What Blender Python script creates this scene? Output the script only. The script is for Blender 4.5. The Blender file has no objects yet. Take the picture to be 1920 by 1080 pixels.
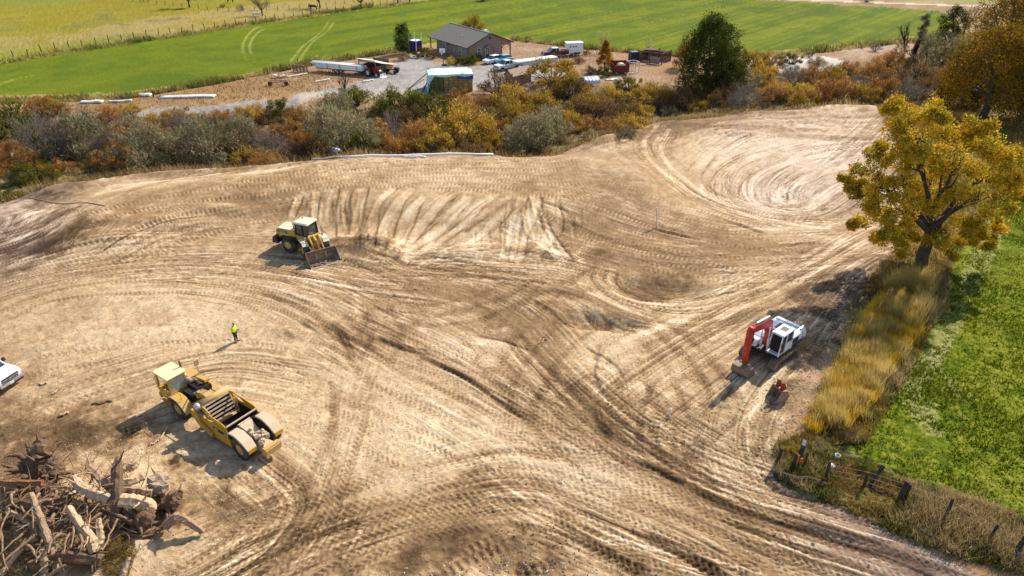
import bpy, bmesh, math, random
import numpy as np
from mathutils import Matrix, Vector
random.seed(7); rng = np.random.default_rng(7)
SC = bpy.context.scene; COL = SC.collection
R = math.radians
# ------------------------------------------------------------------ camera, sky, sun, exposure
CAM_H = 31.0; PITCH = R(30); FPX = 1280.0
cam = bpy.data.objects.new('camera', bpy.data.cameras.new('camera')); COL.objects.link(cam)
cam.location = (0, 0, CAM_H); cam.rotation_euler = (R(90) - PITCH, 0, 0)
cam.data.sensor_width = 36; cam.data.lens = 24; cam.data.clip_end = 6000
SC.camera = cam
SUN_EL = R(40); SUN_AZ = R(41)
w = bpy.data.worlds.new('World'); SC.world = w; w.use_nodes = True
sky = w.node_tree.nodes.new('ShaderNodeTexSky'); sky.sky_type = 'NISHITA'; sky.sun_disc = False
sky.sun_elevation = SUN_EL; sky.sun_rotation = SUN_AZ
bg = w.node_tree.nodes['Background']; bg.inputs[1].default_value = 0.125
w.node_tree.links.new(sky.outputs[0], bg.inputs[0])
sun = bpy.data.objects.new('sun', bpy.data.lights.new('sun', 'SUN')); COL.objects.link(sun)
sun.data.energy = 4.4; sun.data.angle = R(0.5); sun.data.color = (1, .905, .755)
sd = Vector((math.sin(SUN_AZ)*math.cos(SUN_EL), math.cos(SUN_AZ)*math.cos(SUN_EL), math.sin(SUN_EL)))
sun.rotation_euler = sd.to_track_quat('Z', 'Y').to_euler()
SC.view_settings.view_transform = 'Standard'; SC.view_settings.look = 'None'
SC.view_settings.exposure = 0.63; SC.view_settings.gamma = 1
SC.view_settings.use_curve_mapping = False

# ------------------------------------------------------------------ ground plan <-> survey sketch
sp, cp = math.sin(PITCH), math.cos(PITCH)
def P(px, py, z=0.0):                       # plan position of a traced point lying at height z
    v = (py-540)/FPX; t = (CAM_H-z)/(sp+v*cp)
    return (t*(px-960)/FPX, t*(cp-v*sp))
def Pn(a, z=0.0):
    a = np.asarray(a, float); v = (a[:, 1]-540)/FPX; t = (CAM_H-z)/(sp+v*cp)
    return np.stack([t*(a[:, 0]-960)/FPX, t*(cp-v*sp)], 1)
def plan_to_trace(X, Y):                    # inverse, used for reading traced outlines on the plan
    t = Y*cp + CAM_H*sp; yy = (Y*sp - CAM_H*cp)
    return 960+FPX*X/t, 540-FPX*yy/t
def inpoly(x, y, poly):
    p = np.asarray(poly, float); ins = np.zeros(x.shape, bool); j = len(p)-1
    for i in range(len(p)):
        c = ((p[i, 1] > y) != (p[j, 1] > y))
        with np.errstate(all='ignore'):
            xi = (p[j, 0]-p[i, 0])*(y-p[i, 1])/(p[j, 1]-p[i, 1]+1e-12)+p[i, 0]
        ins ^= c & (x < xi); j = i
    return ins
# ------------------------------------------------------------------ earthwork survey grid (5 cm cells)
DX = .05; GX0, GX1, GY0, GY1 = -88., 88., 18., 122.
NW, NH = int((GX1-GX0)/DX), int((GY1-GY0)/DX)
gx = (GX0+DX*(np.arange(NW)+.5)).astype(np.float32); gy = (GY0+DX*(np.arange(NH)+.5)).astype(np.float32)
def fnoise(nh, nw, d, beta, lo, hi, seed, ax=1., ay=1.):
    r = np.random.default_rng(seed)
    F = np.fft.rfft2(r.standard_normal((nh, nw)).astype(np.float32))
    fy = np.fft.fftfreq(nh, d)[:, None]*ay; fx = np.fft.rfftfreq(nw, d)[None, :]*ax
    f = np.sqrt(fx*fx+fy*fy); f[0, 0] = 1
    F *= f**(-beta)*np.exp(-(f/hi)**2)*(1-np.exp(-(f/lo)**2)); F[0, 0] = 0
    o = np.fft.irfft2(F, (nh, nw)).astype(np.float32)
    return o/o.std()
def blur(a, s, d):
    F = np.fft.rfft2(a); fy = np.fft.fftfreq(a.shape[0], d)[:, None]; fx = np.fft.rfftfreq(a.shape[1], d)[None, :]
    return np.fft.irfft2(F*np.exp(-2*(math.pi*s)**2*(fx*fx+fy*fy)), a.shape).astype(np.float32)
NA = fnoise(NH, NW, DX, 1.2, .02, 1.0, 1)
NB = fnoise(NH, NW, DX, .8, .3, 6., 2)
NC = fnoise(NH, NW, DX, 1.0, .05, 3., 3)
ND = fnoise(NH, NW, DX, 1.3, .03, 2., 4)
# coarse (0.5 m) plan for masses
CD = .5; cxs = np.arange(-110, 110, CD)+.25; cys = np.arange(10, 200, CD)+.25
CX, CY = np.meshgrid(cxs, cys); CPX, CPY = plan_to_trace(CX, CY)
WASH = [(-900, 215), (0, 215), (120, 222), (420, 206), (560, 196), (700, 190), (880, 190), (960, 170), (1080, 160), (1190, 165), (1290, 150),
        (1430, 132), (1700, 105), (1760, 60), (2400, 60), (2400, 235), (1920, 215), (1700, 200), (1640, 190), (1440, 199), (1250, 218), (1110, 252),
        (1010, 290), (900, 282), (700, 285), (600, 291), (400, 309), (180, 325), (40, 355), (0, 372), (-900, 420)]
TERR = [(120, 470), (105, 430), (150, 385), (300, 350), (480, 330), (640, 298), (1000, 298), (1150, 300), (1250, 330), (1180, 410), (1080, 425), (960, 425),
        (850, 415), (700, 405), (600, 400), (520, 385), (430, 402), (280, 440), (180, 470)]
HOLE1 = [(1150, 545), (1160, 520), (1230, 525), (1330, 540), (1300, 560), (1200, 562)]
HOLE2 = [(1060, 592), (1100, 588), (1160, 600), (1200, 612), (1160, 620), (1110, 618), (1070, 610)]
STEPR = [(1560, 520), (1640, 480), (1720, 490), (1760, 560), (1700, 640), (1640, 760), (1560, 840), (1480, 880), (1530, 930), (1700, 1000), (2300, 1200), (2300, 300), (1800, 300), (1700, 480)]
RIM = [(1210, 330), (1260, 250), (1420, 215), (1650, 215), (1680, 400), (1560, 420), (1420, 415)]
SHOVE = [(620, 470), (680, 455), (740, 470), (860, 490), (960, 470), (1080, 490), (1090, 480), (960, 460), (860, 462), (760, 480), (700, 500), (650, 495)]
def cm(poly, s, z=0): return blur(inpoly(CPX, CPY, poly).astype(np.float32), s, CD)
macro = (-2.0*cm(WASH, 2.0) + 1.35*cm(TERR, 2.3) - .62*cm(HOLE1, .6) - .85*cm(HOLE2, .4) + .35*cm(STEPR, .8)
         - .5*cm(RIM, 2.) + .5*cm(SHOVE, .6))
lowr = fnoise(len(cys), len(cxs), CD, 1.6, .01, .15, 9)*.12
siteb = cm([(0, 372), (600, 291), (1010, 290), (1440, 199), (1640, 190), (1660, 480), (1450, 880), (1920, 1200), (-900, 1400), (-900, 450)], 1.5)
macro = macro + lowr*siteb
# spoil lips along the pit edge
def cblob(px, py, rx, ry, h, a=0):
    x0, y0 = P(px, py); dx, dy = CX-x0, CY-y0; c, s = math.cos(a), math.sin(a)
    return h*np.exp(-((dx*c+dy*s)/rx)**2-((-dx*s+dy*c)/ry)**2)
for b in [(1130, 262, 3, 1.2, .8, .6), (1180, 250, 3, 1.2, .7, .5), (1250, 232, 4, 1.2, .6, .2), (1400, 207, 6, 1.2, .6, .1), (1560, 197, 7, 1.3, .7, .05),
          (930, 288, 3, 1, .4), (850, 285, 2, 1, .8), (500, 320, 9, 1.0, .5, .1), (300, 328, 8, 1, .6, .15), (120, 350, 6, 1.2, .7, .2), (20, 420, 4, 1.5, .8, .5),
          (705, 462, 2.2, 1.5, .9), (690, 470, 4, 1.6, .5), (640, 455, 1.5, 1, .6), (230, 460, 7, 1.6, .4, .1), (330, 430, 7, 1.4, .5, .15), (450, 405, 6, 1.2, .6, .1),
          (1640, 505, 3.5, 2, .7, .6), (1590, 530, 3, 1.6, .6, .5), (1700, 520, 2.5, 2, .6), (620, 610, 1.5, .8, .25), (545, 625, 1.4, .6, .25, -.4), (1395, 245, 3, 1, .35),
          (60, 1000, 7, 4, .7), (160, 960, 5, 3, .4), (1500, 720, 1.4, .9, .3), (1420, 590, 2.2, 1.2, .45, .5)]:
    macro = macro + cblob(*b)
def bil(A, x, y, x0, y0, d):
    u = np.clip((x-x0)/d-.5, 0, A.shape[1]-1.001); v = np.clip((y-y0)/d-.5, 0, A.shape[0]-1.001)
    i = u.astype(int); j = v.astype(int); a = u-i; b = v-j
    return (A[j, i]*(1-a)+A[j, i+1]*a)*(1-b)+(A[j+1, i]*(1-a)+A[j+1, i+1]*a)*b
def mz(x, y):                                # smooth ground level
    x = np.asarray(x, float); y = np.asarray(y, float)
    return bil(macro, x, y, -110, 10, CD)
# fine relief H and soil tone T
GX, GY = np.meshgrid(gx, gy); PX, PY = plan_to_trace(GX, GY); PX = PX.astype(np.float32); PY = PY.astype(np.float32)
H = NB*.012 + NC*.02 + NA*.03
T = .47 + NA*.045 + NC*.03
# ---- dry / moist ground; dark blobs round the excavator also paint the tree's shadow
def tb(px, py, rx, ry, d, a=0):
    global T
    x0, x1 = max(px-rx*2.4, -900), px+rx*2.4
    m = (np.abs(PX-px) < (rx+ry)*2.2) & (np.abs(PY-py) < (rx*abs(math.sin(a))+ry)*2.4)
    dx, dy = PX[m]-px, PY[m]-py; c, s = math.cos(a), math.sin(a)
    q = ((dx*c+dy*s)/rx)**2+((-dx*s+dy*c)/ry)**2 + NA[m]*.35+NC[m]*.22
    T[m] += d*.72*np.clip(1.25-q, 0, 1)
for b in [(330, 610, 330, 85, .16), (700, 790, 260, 150, .17), (760, 840, 150, 70, .1), (1010, 860, 260, 60, .16, .3), (1180, 930, 260, 70, .08, .35), (420, 520, 260, 60, .08),
          (1440, 310, 180, 95, .2), (1560, 260, 130, 60, .14), (1360, 270, 90, 40, .1), (1480, 380, 110, 45, .12), (1480, 430, 70, 22, .15), (880, 655, 90, 28, .18, .2),
          (1140, 670, 80, 60, .2), (1240, 700, 60, 40, .12), (1320, 560, 160, 30, .16, -.45), (1290, 720, 50, 40, .12), (600, 300, 120, 10, .16), (500, 330, 60, 9, .3, -.15), (820, 316, 100, 8, .08),
          (330, 360, 60, 8, .15, -.2), (250, 352, 60, 14, .18, -.2), (75, 415, 45, 16, .35, -.35), (115, 430, 50, 10, .42, -.35), (35, 450, 60, 12, .35, -.35), (90, 455, 70, 7, .35, -.4), (130, 355, 40, 12, -.1),
          (110, 375, 60, 12, -.22), (60, 440, 120, 60, -.3), (0, 480, 110, 40, -.3), (110, 470, 60, 30, -.16),
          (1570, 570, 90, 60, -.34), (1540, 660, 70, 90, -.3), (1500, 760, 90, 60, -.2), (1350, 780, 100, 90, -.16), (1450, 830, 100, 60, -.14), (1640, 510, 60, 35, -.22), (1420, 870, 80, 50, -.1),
          (930, 1030, 230, 55, -.3, -.1), (760, 1060, 120, 25, -.18, -.3), (1020, 1070, 160, 25, -.25), (160, 880, 260, 120, -.24), (330, 930, 140, 90, -.26), (100, 1010, 240, 100, -.26), (470, 900, 80, 60, -.18), (270, 830, 160, 60, -.18), (60, 820, 120, 60, -.12),
          (1110, 605, 60, 12, -.24), (1190, 545, 100, 18, -.15), (1240, 540, 60, 20, -.12), (980, 470, 110, 20, -.2), (870, 465, 60, 14, -.2), (700, 470, 55, 22, -.2), (1080, 480, 90, 14, -.12), (520, 392, 90, 12, -.16), (250, 440, 110, 24, -.12),
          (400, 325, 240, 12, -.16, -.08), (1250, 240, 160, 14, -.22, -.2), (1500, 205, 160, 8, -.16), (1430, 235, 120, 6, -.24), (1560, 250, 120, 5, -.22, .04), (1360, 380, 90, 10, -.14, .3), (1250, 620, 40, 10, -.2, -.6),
          (640, 625, 26, 10, -.2, .8), (660, 660, 24, 30, -.16), (540, 628, 14, 5, -.2, .5), (350, 576, 14, 4, -.3), (1120, 1005, 110, 20, -.3, .5), (1350, 1075, 60, 20, -.3, .4),
          (1090, 1005, 60, 12, .2, .5), (1280, 800, 80, 100, -.12), (1190, 800, 70, 80, -.1, .8), (700, 620, 80, 40, -.1), (800, 560, 160, 40, -.07), (1000, 560, 100, 60, -.08), (1200, 450, 220, 60, -.06), (650, 900, 24, 50, -.1), (620, 830, 16, 60, -.1)]:
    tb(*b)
# ---- wheel and crawler marks
def catmull(p, step=.04):
    p = np.asarray(p, float); q = np.vstack([2*p[0]-p[1], p, 2*p[-1]-p[-2]]); out = []
    for i in range(1, len(q)-2):
        n = max(2, int(np.linalg.norm(q[i+1]-q[i])/step)); t = np.linspace(0, 1, n, endpoint=False)[:, None]
        out.append(.5*((2*q[i])+(-q[i-1]+q[i+1])*t+(2*q[i-1]-5*q[i]+4*q[i+1]-q[i+2])*t*t+(-q[i-1]+3*q[i]-3*q[i+1]+q[i+2])*t**3))
    return np.vstack(out)
class Curve:
    def __init__(s, pts, z=0.):
        s.p = catmull(Pn(pts, z)); d = np.gradient(s.p, axis=0); L = np.linalg.norm(d, axis=1)+1e-9
        s.n = np.stack([-d[:, 1]/L, d[:, 0]/L], 1); s.s = np.cumsum(L); s.L = s.s[-1]
Hf = H.reshape(-1); Tf = T.reshape(-1)
def mark(c, off, wd, kind, dep, tone, s0=0, s1=None, wob=.0, fade=1.0, press=.6):
    s1 = c.L if s1 is None else s1
    m = (c.s >= s0) & (c.s <= s1)
    if m.sum() < 8: return
    p, n, s = c.p[m], c.n[m], c.s[m]
    ph = rng.uniform(0, 50)
    o = off + wob*np.sin(s*.35+ph)+wob*.5*np.sin(s*.9+ph*2)
    t = np.arange(-wd/2, wd/2+.001, .04); tt = t[None, :]; ss = s[:, None]
    X = p[:, 0, None]+n[:, 0, None]*(o[:, None]+tt); Y = p[:, 1, None]+n[:, 1, None]*(o[:, None]+tt)
    ix = ((X-GX0)/DX).astype(int); iy = ((Y-GY0)/DX).astype(int)
    ok = (ix >= 0) & (ix < NW) & (iy >= 0) & (iy < NH)
    e = np.abs(tt)/(wd/2)
    a = np.clip((1-e)*4, 0, 1)*np.clip((ss-s0)/fade, 0, 1)*np.clip((s1-ss)/fade, 0, 1)
    # broken contact: patches where the mark is faint
    a = a*np.clip(.75+.5*np.sin(ss*.7+ph)*np.sin(ss*.23+ph*3), .15, 1)
    if kind == 'tire':
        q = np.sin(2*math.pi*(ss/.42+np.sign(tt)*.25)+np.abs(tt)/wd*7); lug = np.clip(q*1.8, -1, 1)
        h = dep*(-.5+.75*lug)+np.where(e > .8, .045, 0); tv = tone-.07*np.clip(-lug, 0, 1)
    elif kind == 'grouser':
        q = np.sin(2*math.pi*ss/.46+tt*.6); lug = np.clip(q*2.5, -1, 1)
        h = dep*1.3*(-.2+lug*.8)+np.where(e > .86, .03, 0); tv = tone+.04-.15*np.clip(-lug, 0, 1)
    elif kind == 'rut':
        h = -dep*np.clip(1.4-e*1.6, -.55, 1)+0*ss; tv = tone+0*ss+0*tt
    elif kind == 'ridge':
        h = dep*(1-e**2)+0*ss; tv = tone+0*ss+0*tt
    else:                                   # smooth scraped lane
        h = -dep*.3+np.where(e > .8, dep*.6, 0)+0*ss; tv = tone+0*ss+0*tt
    idx = (iy*NW+ix)[ok]; a = (a+0*h)[ok]; h = h[ok]; tv = (tv+0*h.mean())[ok] if np.shape(tv) == ok.shape else np.broadcast_to(tv, ok.shape)[ok]
    b = a*press
    Hf[idx] = Hf[idx]*(1-b)+h*a
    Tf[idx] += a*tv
def veh(pts, kind='tire', w=.55, g=2.0, dep=.045, tone=-.04, z=0, n=1, spread=0., offs=None, **k):
    c = Curve(pts, z)
    for i in range(n):
        o = (offs[i] if offs else (rng.uniform(-spread, spread) if n > 1 else 0))
        for sgn in (-1, 1):
            mark(c, o+sgn*g/2, w, kind, dep*rng.uniform(.7, 1.2), tone+rng.uniform(-.05, .05), wob=.12, **k)
def streaks(pts, n, spread, wr=(.08, .3), dep=.03, tone=.08, z=0, lr=(3, 14)):
    c = Curve(pts, z)
    for i in range(n):
        L = rng.uniform(*lr); s0 = rng.uniform(-L*.5, max(.1, c.L-L*.5))
        kk = 'rut' if rng.random() < .5 else 'ridge'
        mark(c, rng.normal(0, spread*.5), rng.uniform(*wr), kk, dep*rng.uniform(.4, 1.3), rng.normal(0, tone), s0, s0+L, wob=rng.uniform(0, .2), press=.3)
FL = [  # (traced line, number of streaks, half width of the lane in metres, z)
 ([(-60, 500), (60, 460), (150, 395), (300, 350), (480, 325), (800, 302), (1000, 300), (1230, 250), (1640, 205)], 240, 6, 0),
 ([(180, 470), (300, 425), (450, 395), (620, 372)], 70, 4, 1),
 ([(1660, 240), (1500, 235), (1400, 250), (1340, 280), (1300, 320), (1310, 350), (1360, 375), (1450, 400), (1600, 400)], 170, 5, -.3),
 ([(1660, 260), (1530, 280), (1430, 315), (1400, 350), (1430, 385), (1520, 395), (1600, 350)], 200, 5, -.4),
 ([(1640, 220), (1560, 290), (1480, 340), (1470, 375), (1540, 390)], 110, 4, -.4),
 ([(1040, 385), (1200, 420), (1380, 455), (1600, 450)], 200, 7, .6),
 ([(960, 420), (1120, 470), (1300, 500), (1560, 480)], 200, 6, 0),
 ([(1230, 240), (1215, 280), (1290, 345), (1400, 395), (1600, 430)], 90, 4, 0),
 ([(-80, 560), (150, 515), (400, 490), (620, 520), (760, 590)], 240, 7, 0),
 ([(-80, 620), (100, 560), (300, 535), (500, 560), (700, 660)], 150, 5, 0),
 ([(500, 480), (700, 510), (900, 540), (1010, 600), (1100, 700)], 190, 6, 0),
 ([(700, 500), (900, 500), (1080, 520), (1250, 580), (1400, 560)], 150, 5, 0),
 ([(1660, 440), (1480, 540), (1300, 640), (1120, 760)], 170, 5, 0),
 ([(620, 610), (760, 680), (950, 790), (1150, 900), (1450, 990), (1800, 1110)], 260, 6, 0),
 ([(960, 620), (1080, 740), (1260, 880), (1500, 980), (1900, 1090)], 200, 4, 0),
 ([(360, 1110), (560, 1010), (800, 930), (1000, 900), (1250, 990), (1450, 1100)], 160, 4, 0),
 ([(480, 860), (560, 930), (520, 1020), (400, 1110)], 80, 2.5, 0),
 ([(700, 680), (660, 800), (620, 930), (520, 1080)], 80, 3, 0),
 ([(1600, 500), (1500, 640), (1400, 780), (1420, 900), (1560, 990)], 45, 4, 0),
 ([(-60, 470), (40, 450), (150, 410)], 90, 4, 0),
 ([(0, 820), (200, 740), (420, 680), (600, 700)], 100, 6, 0)]
H0, T0 = H.copy(), T.copy()
for pts, n, spd, z in FL: streaks(pts, n, spd, z=z, lr=(3, 16))
# crisp parallel scratches and blade edges, in bundles of two to five
for pts, n, spd, z in FL:
    c = Curve(pts, z)
    for i in range(int(n*.62)):
        o0 = rng.normal(0, spd*.55); L = rng.uniform(5, 26); s0 = rng.uniform(-L*.4, max(.1, c.L-L*.6)); gap = rng.uniform(.16, .5); wb = rng.uniform(0, .15); st_ = rng.bit_generator.state
        for j in range(rng.integers(2, 6)):
            wd = rng.uniform(.08, .15); dk_ = rng.random() < .6
            mark(c, o0+j*gap, wd, 'rut' if dk_ else 'ridge', .035, -.13 if dk_ else .10, s0+rng.uniform(0, 1), s0+L-rng.uniform(0, 2), wob=0, press=.2)
# rolled-smooth ground keeps fewer scratches; elsewhere they come and go
def eb(px, py, rx, ry, a=0):
    dx, dy = PX-px, PY-py; c, s = math.cos(a), math.sin(a)
    return np.exp(-(((dx*c+dy*s)/rx)**2+((-dx*s+dy*c)/ry)**2)**2)
SM = np.zeros_like(T)
for b in [(300, 610, 330, 70), (660, 800, 210, 130), (1000, 850, 230, 70, .3), (780, 720, 140, 60, .2), (1200, 930, 220, 50, .35), (150, 750, 200, 60), (1140, 670, 70, 50), (700, 900, 160, 60), (300, 870, 200, 60)]: SM = np.maximum(SM, eb(*b))
MK = np.clip(.78+.42*NA+.25*NC, .12, 1.15)*(1-.72*SM)
H[:] = H0+(H-H0)*np.clip(MK+.1, 0, 1.1); T[:] = T0+(T-T0)*MK
del H0, T0
# slide marks down the face of the bench
for pts in [[(650, 362), (636, 400), (645, 445)], [(680, 358), (668, 400), (655, 440)], [(740, 358), (700, 400), (688, 468)], [(775, 362), (735, 395), (708, 460)], [(800, 372), (765, 405), (735, 465)],
            [(850, 372), (790, 410), (728, 478)], [(880, 372), (825, 415), (750, 470)], [(930, 372), (850, 420), (750, 480)], [(960, 390), (870, 445), (770, 490)], [(960, 372), (915, 395), (860, 420)],
            [(985, 372), (962, 420), (948, 476)], [(1010, 372), (985, 420), (965, 478)], [(1030, 378), (1040, 420), (1000, 470)], [(1000, 372), (1030, 430), (1060, 480)], [(990, 390), (1010, 430), (1050, 470)],
            [(600, 362), (590, 400), (598, 430)], [(620, 360), (612, 400), (620, 440)], [(560, 370), (548, 400)], [(905, 376), (860, 400), (800, 440)]]:
    c = Curve(pts, .8); wd = rng.uniform(.8, 1.5)
    mark(c, 0, wd, 'flat', .22, .17, wob=.2, fade=.6)
    mark(c, wd*.55, .4, 'rut', .2, -.12, wob=.2, fade=.6); mark(c, -wd*.6, .35, 'ridge', .14, -.05, wob=.2, fade=.6)
streaks([(660, 362), (650, 400), (660, 450)], 30, 5, z=.8, lr=(2, 7), dep=.08); streaks([(900, 372), (820, 420), (740, 480)], 120, 7, z=.8, lr=(3, 9), dep=.08)
streaks([(1000, 372), (1000, 420), (1010, 480)], 70, 6, z=.8, lr=(2, 8), dep=.08)
# bright loop scrapes
for pts in [[(1660, 238), (1500, 235), (1390, 252), (1335, 285), (1300, 325)], [(1640, 262), (1500, 270), (1400, 300), (1350, 335), (1352, 360)], [(1640, 285), (1520, 295), (1430, 325), (1400, 360), (1430, 385), (1500, 400)],
            [(1400, 228), (1520, 222), (1650, 226)], [(1640, 310), (1560, 320), (1480, 350), (1460, 380), (1490, 395)], [(1600, 340), (1540, 370), (1520, 400)]]:
    c = Curve(pts, -.4)
    mark(c, 0, 1.6, 'flat', .08, .1, wob=.2); mark(c, .9, .4, 'rut', .09, -.14, wob=.1); mark(c, -.95, .3, 'ridge', .06, -.1)
for pts in [[(1235, 232), (1208, 268), (1225, 305), (1290, 348), (1390, 392), (1480, 425)], [(1255, 238), (1240, 272), (1262, 312), (1335, 360), (1440, 402), (1560, 430)],
            [(1640, 420), (1560, 465), (1490, 505), (1430, 545)], [(1650, 438), (1580, 478), (1520, 512), (1440, 560), (1330, 605)], [(1300, 588), (1240, 615), (1190, 635), (1160, 650)]]:
    mark(Curve(pts, 0), 0, .8, 'flat', .07, .2, wob=.1)
# crawler rows on the bench
for i, pts in enumerate([[(440, 333), (560, 318), (700, 303), (830, 296), (960, 295), (1080, 298)], [(440, 340), (600, 322), (740, 309), (860, 304), (1000, 306), (1100, 304)], [(470, 348), (620, 331), (760, 318), (880, 314), (1000, 317), (1110, 312)],
            [(480, 357), (640, 340), (780, 327), (900, 324), (1010, 330), (1120, 322)], [(600, 352), (740, 338), (860, 334), (1000, 341), (1100, 338), (1160, 320)], [(700, 350), (820, 344), (930, 349), (1030, 355), (1110, 350), (1180, 332)],
            [(800, 354), (900, 356), (1000, 362), (1080, 366), (1140, 352)], [(125, 452), (145, 412), (250, 380), (370, 358), (480, 342)], [(140, 462), (175, 420), (300, 388), (430, 366), (520, 356)],
            [(175, 468), (240, 428), (340, 400), (450, 380)], [(290, 462), (340, 434), (430, 408), (510, 390)]]):
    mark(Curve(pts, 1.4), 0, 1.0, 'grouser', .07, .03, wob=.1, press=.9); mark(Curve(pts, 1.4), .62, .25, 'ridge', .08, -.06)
GR = [[(1080, 392), (1180, 412), (1300, 442), (1450, 462), (1560, 460)], [(1000, 405), (1120, 440), (1240, 462), (1380, 478), (1520, 482)], [(1130, 350), (1260, 378), (1400, 412), (1540, 440)], [(1080, 440), (1180, 462), (1300, 490), (1440, 515)],
      [(1150, 372), (1290, 408), (1420, 438), (1560, 452)], [(1180, 484), (1290, 500), (1400, 530)], [(1135, 485), (1140, 520), (1180, 548), (1280, 560), (1350, 548)], [(1110, 500), (1125, 540), (1190, 568), (1290, 575)],
      [(1180, 470), (1280, 482), (1400, 505), (1500, 520)], [(1200, 500), (1330, 520), (1440, 545)], [(1240, 780), (1290, 830), (1330, 870)], [(960, 1075), (1060, 1040), (870, 1010)][:2]]
for pts in GR:
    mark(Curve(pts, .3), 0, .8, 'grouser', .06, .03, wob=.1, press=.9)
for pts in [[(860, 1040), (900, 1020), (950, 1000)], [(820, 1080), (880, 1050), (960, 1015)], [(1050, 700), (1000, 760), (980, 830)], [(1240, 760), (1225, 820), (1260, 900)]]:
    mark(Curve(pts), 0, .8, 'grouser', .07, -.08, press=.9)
# wheel tracks
TR = [
 ([(640, 600), (700, 640), (800, 670), (900, 720), (1000, 795), (1120, 850), (1300, 915), (1450, 960), (1600, 1010), (1900, 1110)], 2, 1.4, -.05),
 ([(700, 640), (850, 700), (980, 790), (1100, 870), (1250, 930), (1400, 1000), (1550, 1090)], 3, 2.2, -.03),
 ([(980, 620), (1040, 690), (1130, 780), (1250, 870), (1380, 945), (1560, 1005), (1800, 1090)], 3, 1.8, -.06),
 ([(930, 660), (1010, 740), (1110, 830), (1250, 905), (1420, 970), (1600, 1030), (1780, 1110)], 2, 1.6, -.05),
 ([(1180, 690), (1220, 790), (1300, 865), (1420, 920), (1500, 955), (1700, 1020), (1920, 1100)], 2, 1.4, -.06),
 ([(600, 740), (760, 800), (900, 860), (1050, 900), (1200, 960), (1350, 1030), (1450, 1100)], 2, 2.2, -.03),
 ([(340, 1110), (480, 1025), (640, 955), (800, 905), (960, 882), (1060, 890)], 2, 1.6, -.03),
 ([(450, 1110), (600, 1015), (760, 955), (920, 930), (1040, 948), (1150, 1005), (1270, 1100)], 3, 1.6, -.04),
 ([(560, 1110), (700, 1010), (840, 965), (960, 960), (1050, 975)], 1, 1, -.06),
 ([(500, 870), (552, 905), (560, 960), (520, 1025), (420, 1110)], 2, .9, -.07),
 ([(690, 700), (680, 800), (640, 900), (610, 980), (530, 1060)], 2, 1.5, -.04),
 ([(700, 560), (720, 640), (700, 700)], 1, 1, -.03),
 ([(480, 540), (580, 590), (680, 640), (760, 700), (900, 760)], 2, 1.6, -.03),
 ([(0, 600), (100, 560), (240, 545), (430, 548), (600, 596), (690, 645)], 2, 1.8, -.02),
 ([(0, 560), (150, 520), (320, 500), (480, 500), (620, 520), (710, 560), (750, 620), (720, 690)], 2, 1.6, -.03),
 ([(300, 500), (340, 540), (460, 560), (560, 600), (660, 680)], 1, 1, -.02),
 ([(520, 480), (640, 500), (700, 545), (705, 590), (690, 640)], 2, 1.0, .0),
 ([(600, 500), (700, 520), (765, 560), (765, 600), (700, 640)], 1, 1, .02),
 ([(700, 500), (820, 520), (920, 550), (960, 600), (950, 650)], 2, 1.2, .0),
 ([(640, 560), (760, 590), (880, 580), (1000, 530), (1100, 480)], 2, 1.2, -.04),
 ([(1100, 480), (1000, 560), (930, 640), (890, 700)], 2, 1.2, -.02),
 ([(960, 555), (1060, 560), (1180, 610), (1250, 655), (1300, 720), (1320, 780)], 3, 1.6, -.04),
 ([(1620, 450), (1490, 540), (1350, 620), (1200, 690), (1060, 790)], 3, 1.6, .0),
 ([(1600, 470), (1440, 570), (1270, 680), (1140, 760), (1040, 860)], 2, 1.6, .0),
 ([(1350, 500), (1200, 560), (1080, 600), (960, 560), (860, 500)], 1, 1, -.04),
 ([(1530, 700), (1440, 790), (1390, 870), (1400, 930), (1470, 970)], 2, 1.2, -.05),
 ([(1000, 800), (1020, 720), (1080, 640), (1150, 600)], 2, 1.4, -.04),
 ([(1200, 700), (1170, 780), (1180, 860), (1260, 930)], 1, 1, -.05),
 ([(40, 700), (200, 672), (320, 660), (440, 655), (600, 690)], 1, 1, -.02),
 ([(20, 800), (120, 750), (260, 700)], 1, 1, -.03),
 ([(280, 900), (420, 880), (520, 880)], 1, 1, -.04),
 ([(1660, 215), (1500, 216), (1380, 230), (1290, 260), (1200, 300)], 2, 1.4, -.03)]
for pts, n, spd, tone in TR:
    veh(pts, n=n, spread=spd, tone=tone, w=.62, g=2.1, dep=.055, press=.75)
for pts in [[(-20, 470), (50, 445), (110, 425), (150, 415)], [(-20, 490), (60, 462), (130, 438)], [(10, 430), (60, 415), (100, 400)], [(0, 510), (70, 485), (130, 462)], [(200, 352), (300, 345), (420, 330)], [(500, 332), (560, 325), (620, 318)],
            [(1150, 508), (1140, 530), (1170, 556), (1260, 568), (1340, 560)], [(1090, 515), (1105, 545), (1160, 575)], [(880, 640), (940, 650), (1000, 670)], [(1080, 660), (1140, 690), (1160, 720)]]:
    mark(Curve(pts), 0, rng.uniform(.5, 1.1), 'flat', .06, .2, wob=.25, press=.5); mark(Curve(pts), .75, .35, 'rut', .14, -.14, wob=.2, press=.4)
for k in range(7):
    o_ = k*.55; mark(Curve([(1135, 500), (1128, 525), (1165, 552), (1260, 566), (1350, 556), (1440, 530)]), o_-1.5, .22, 'rut' if k % 2 else 'ridge', .10, -.12 if k % 2 else .08, wob=.1, press=.3)
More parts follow.
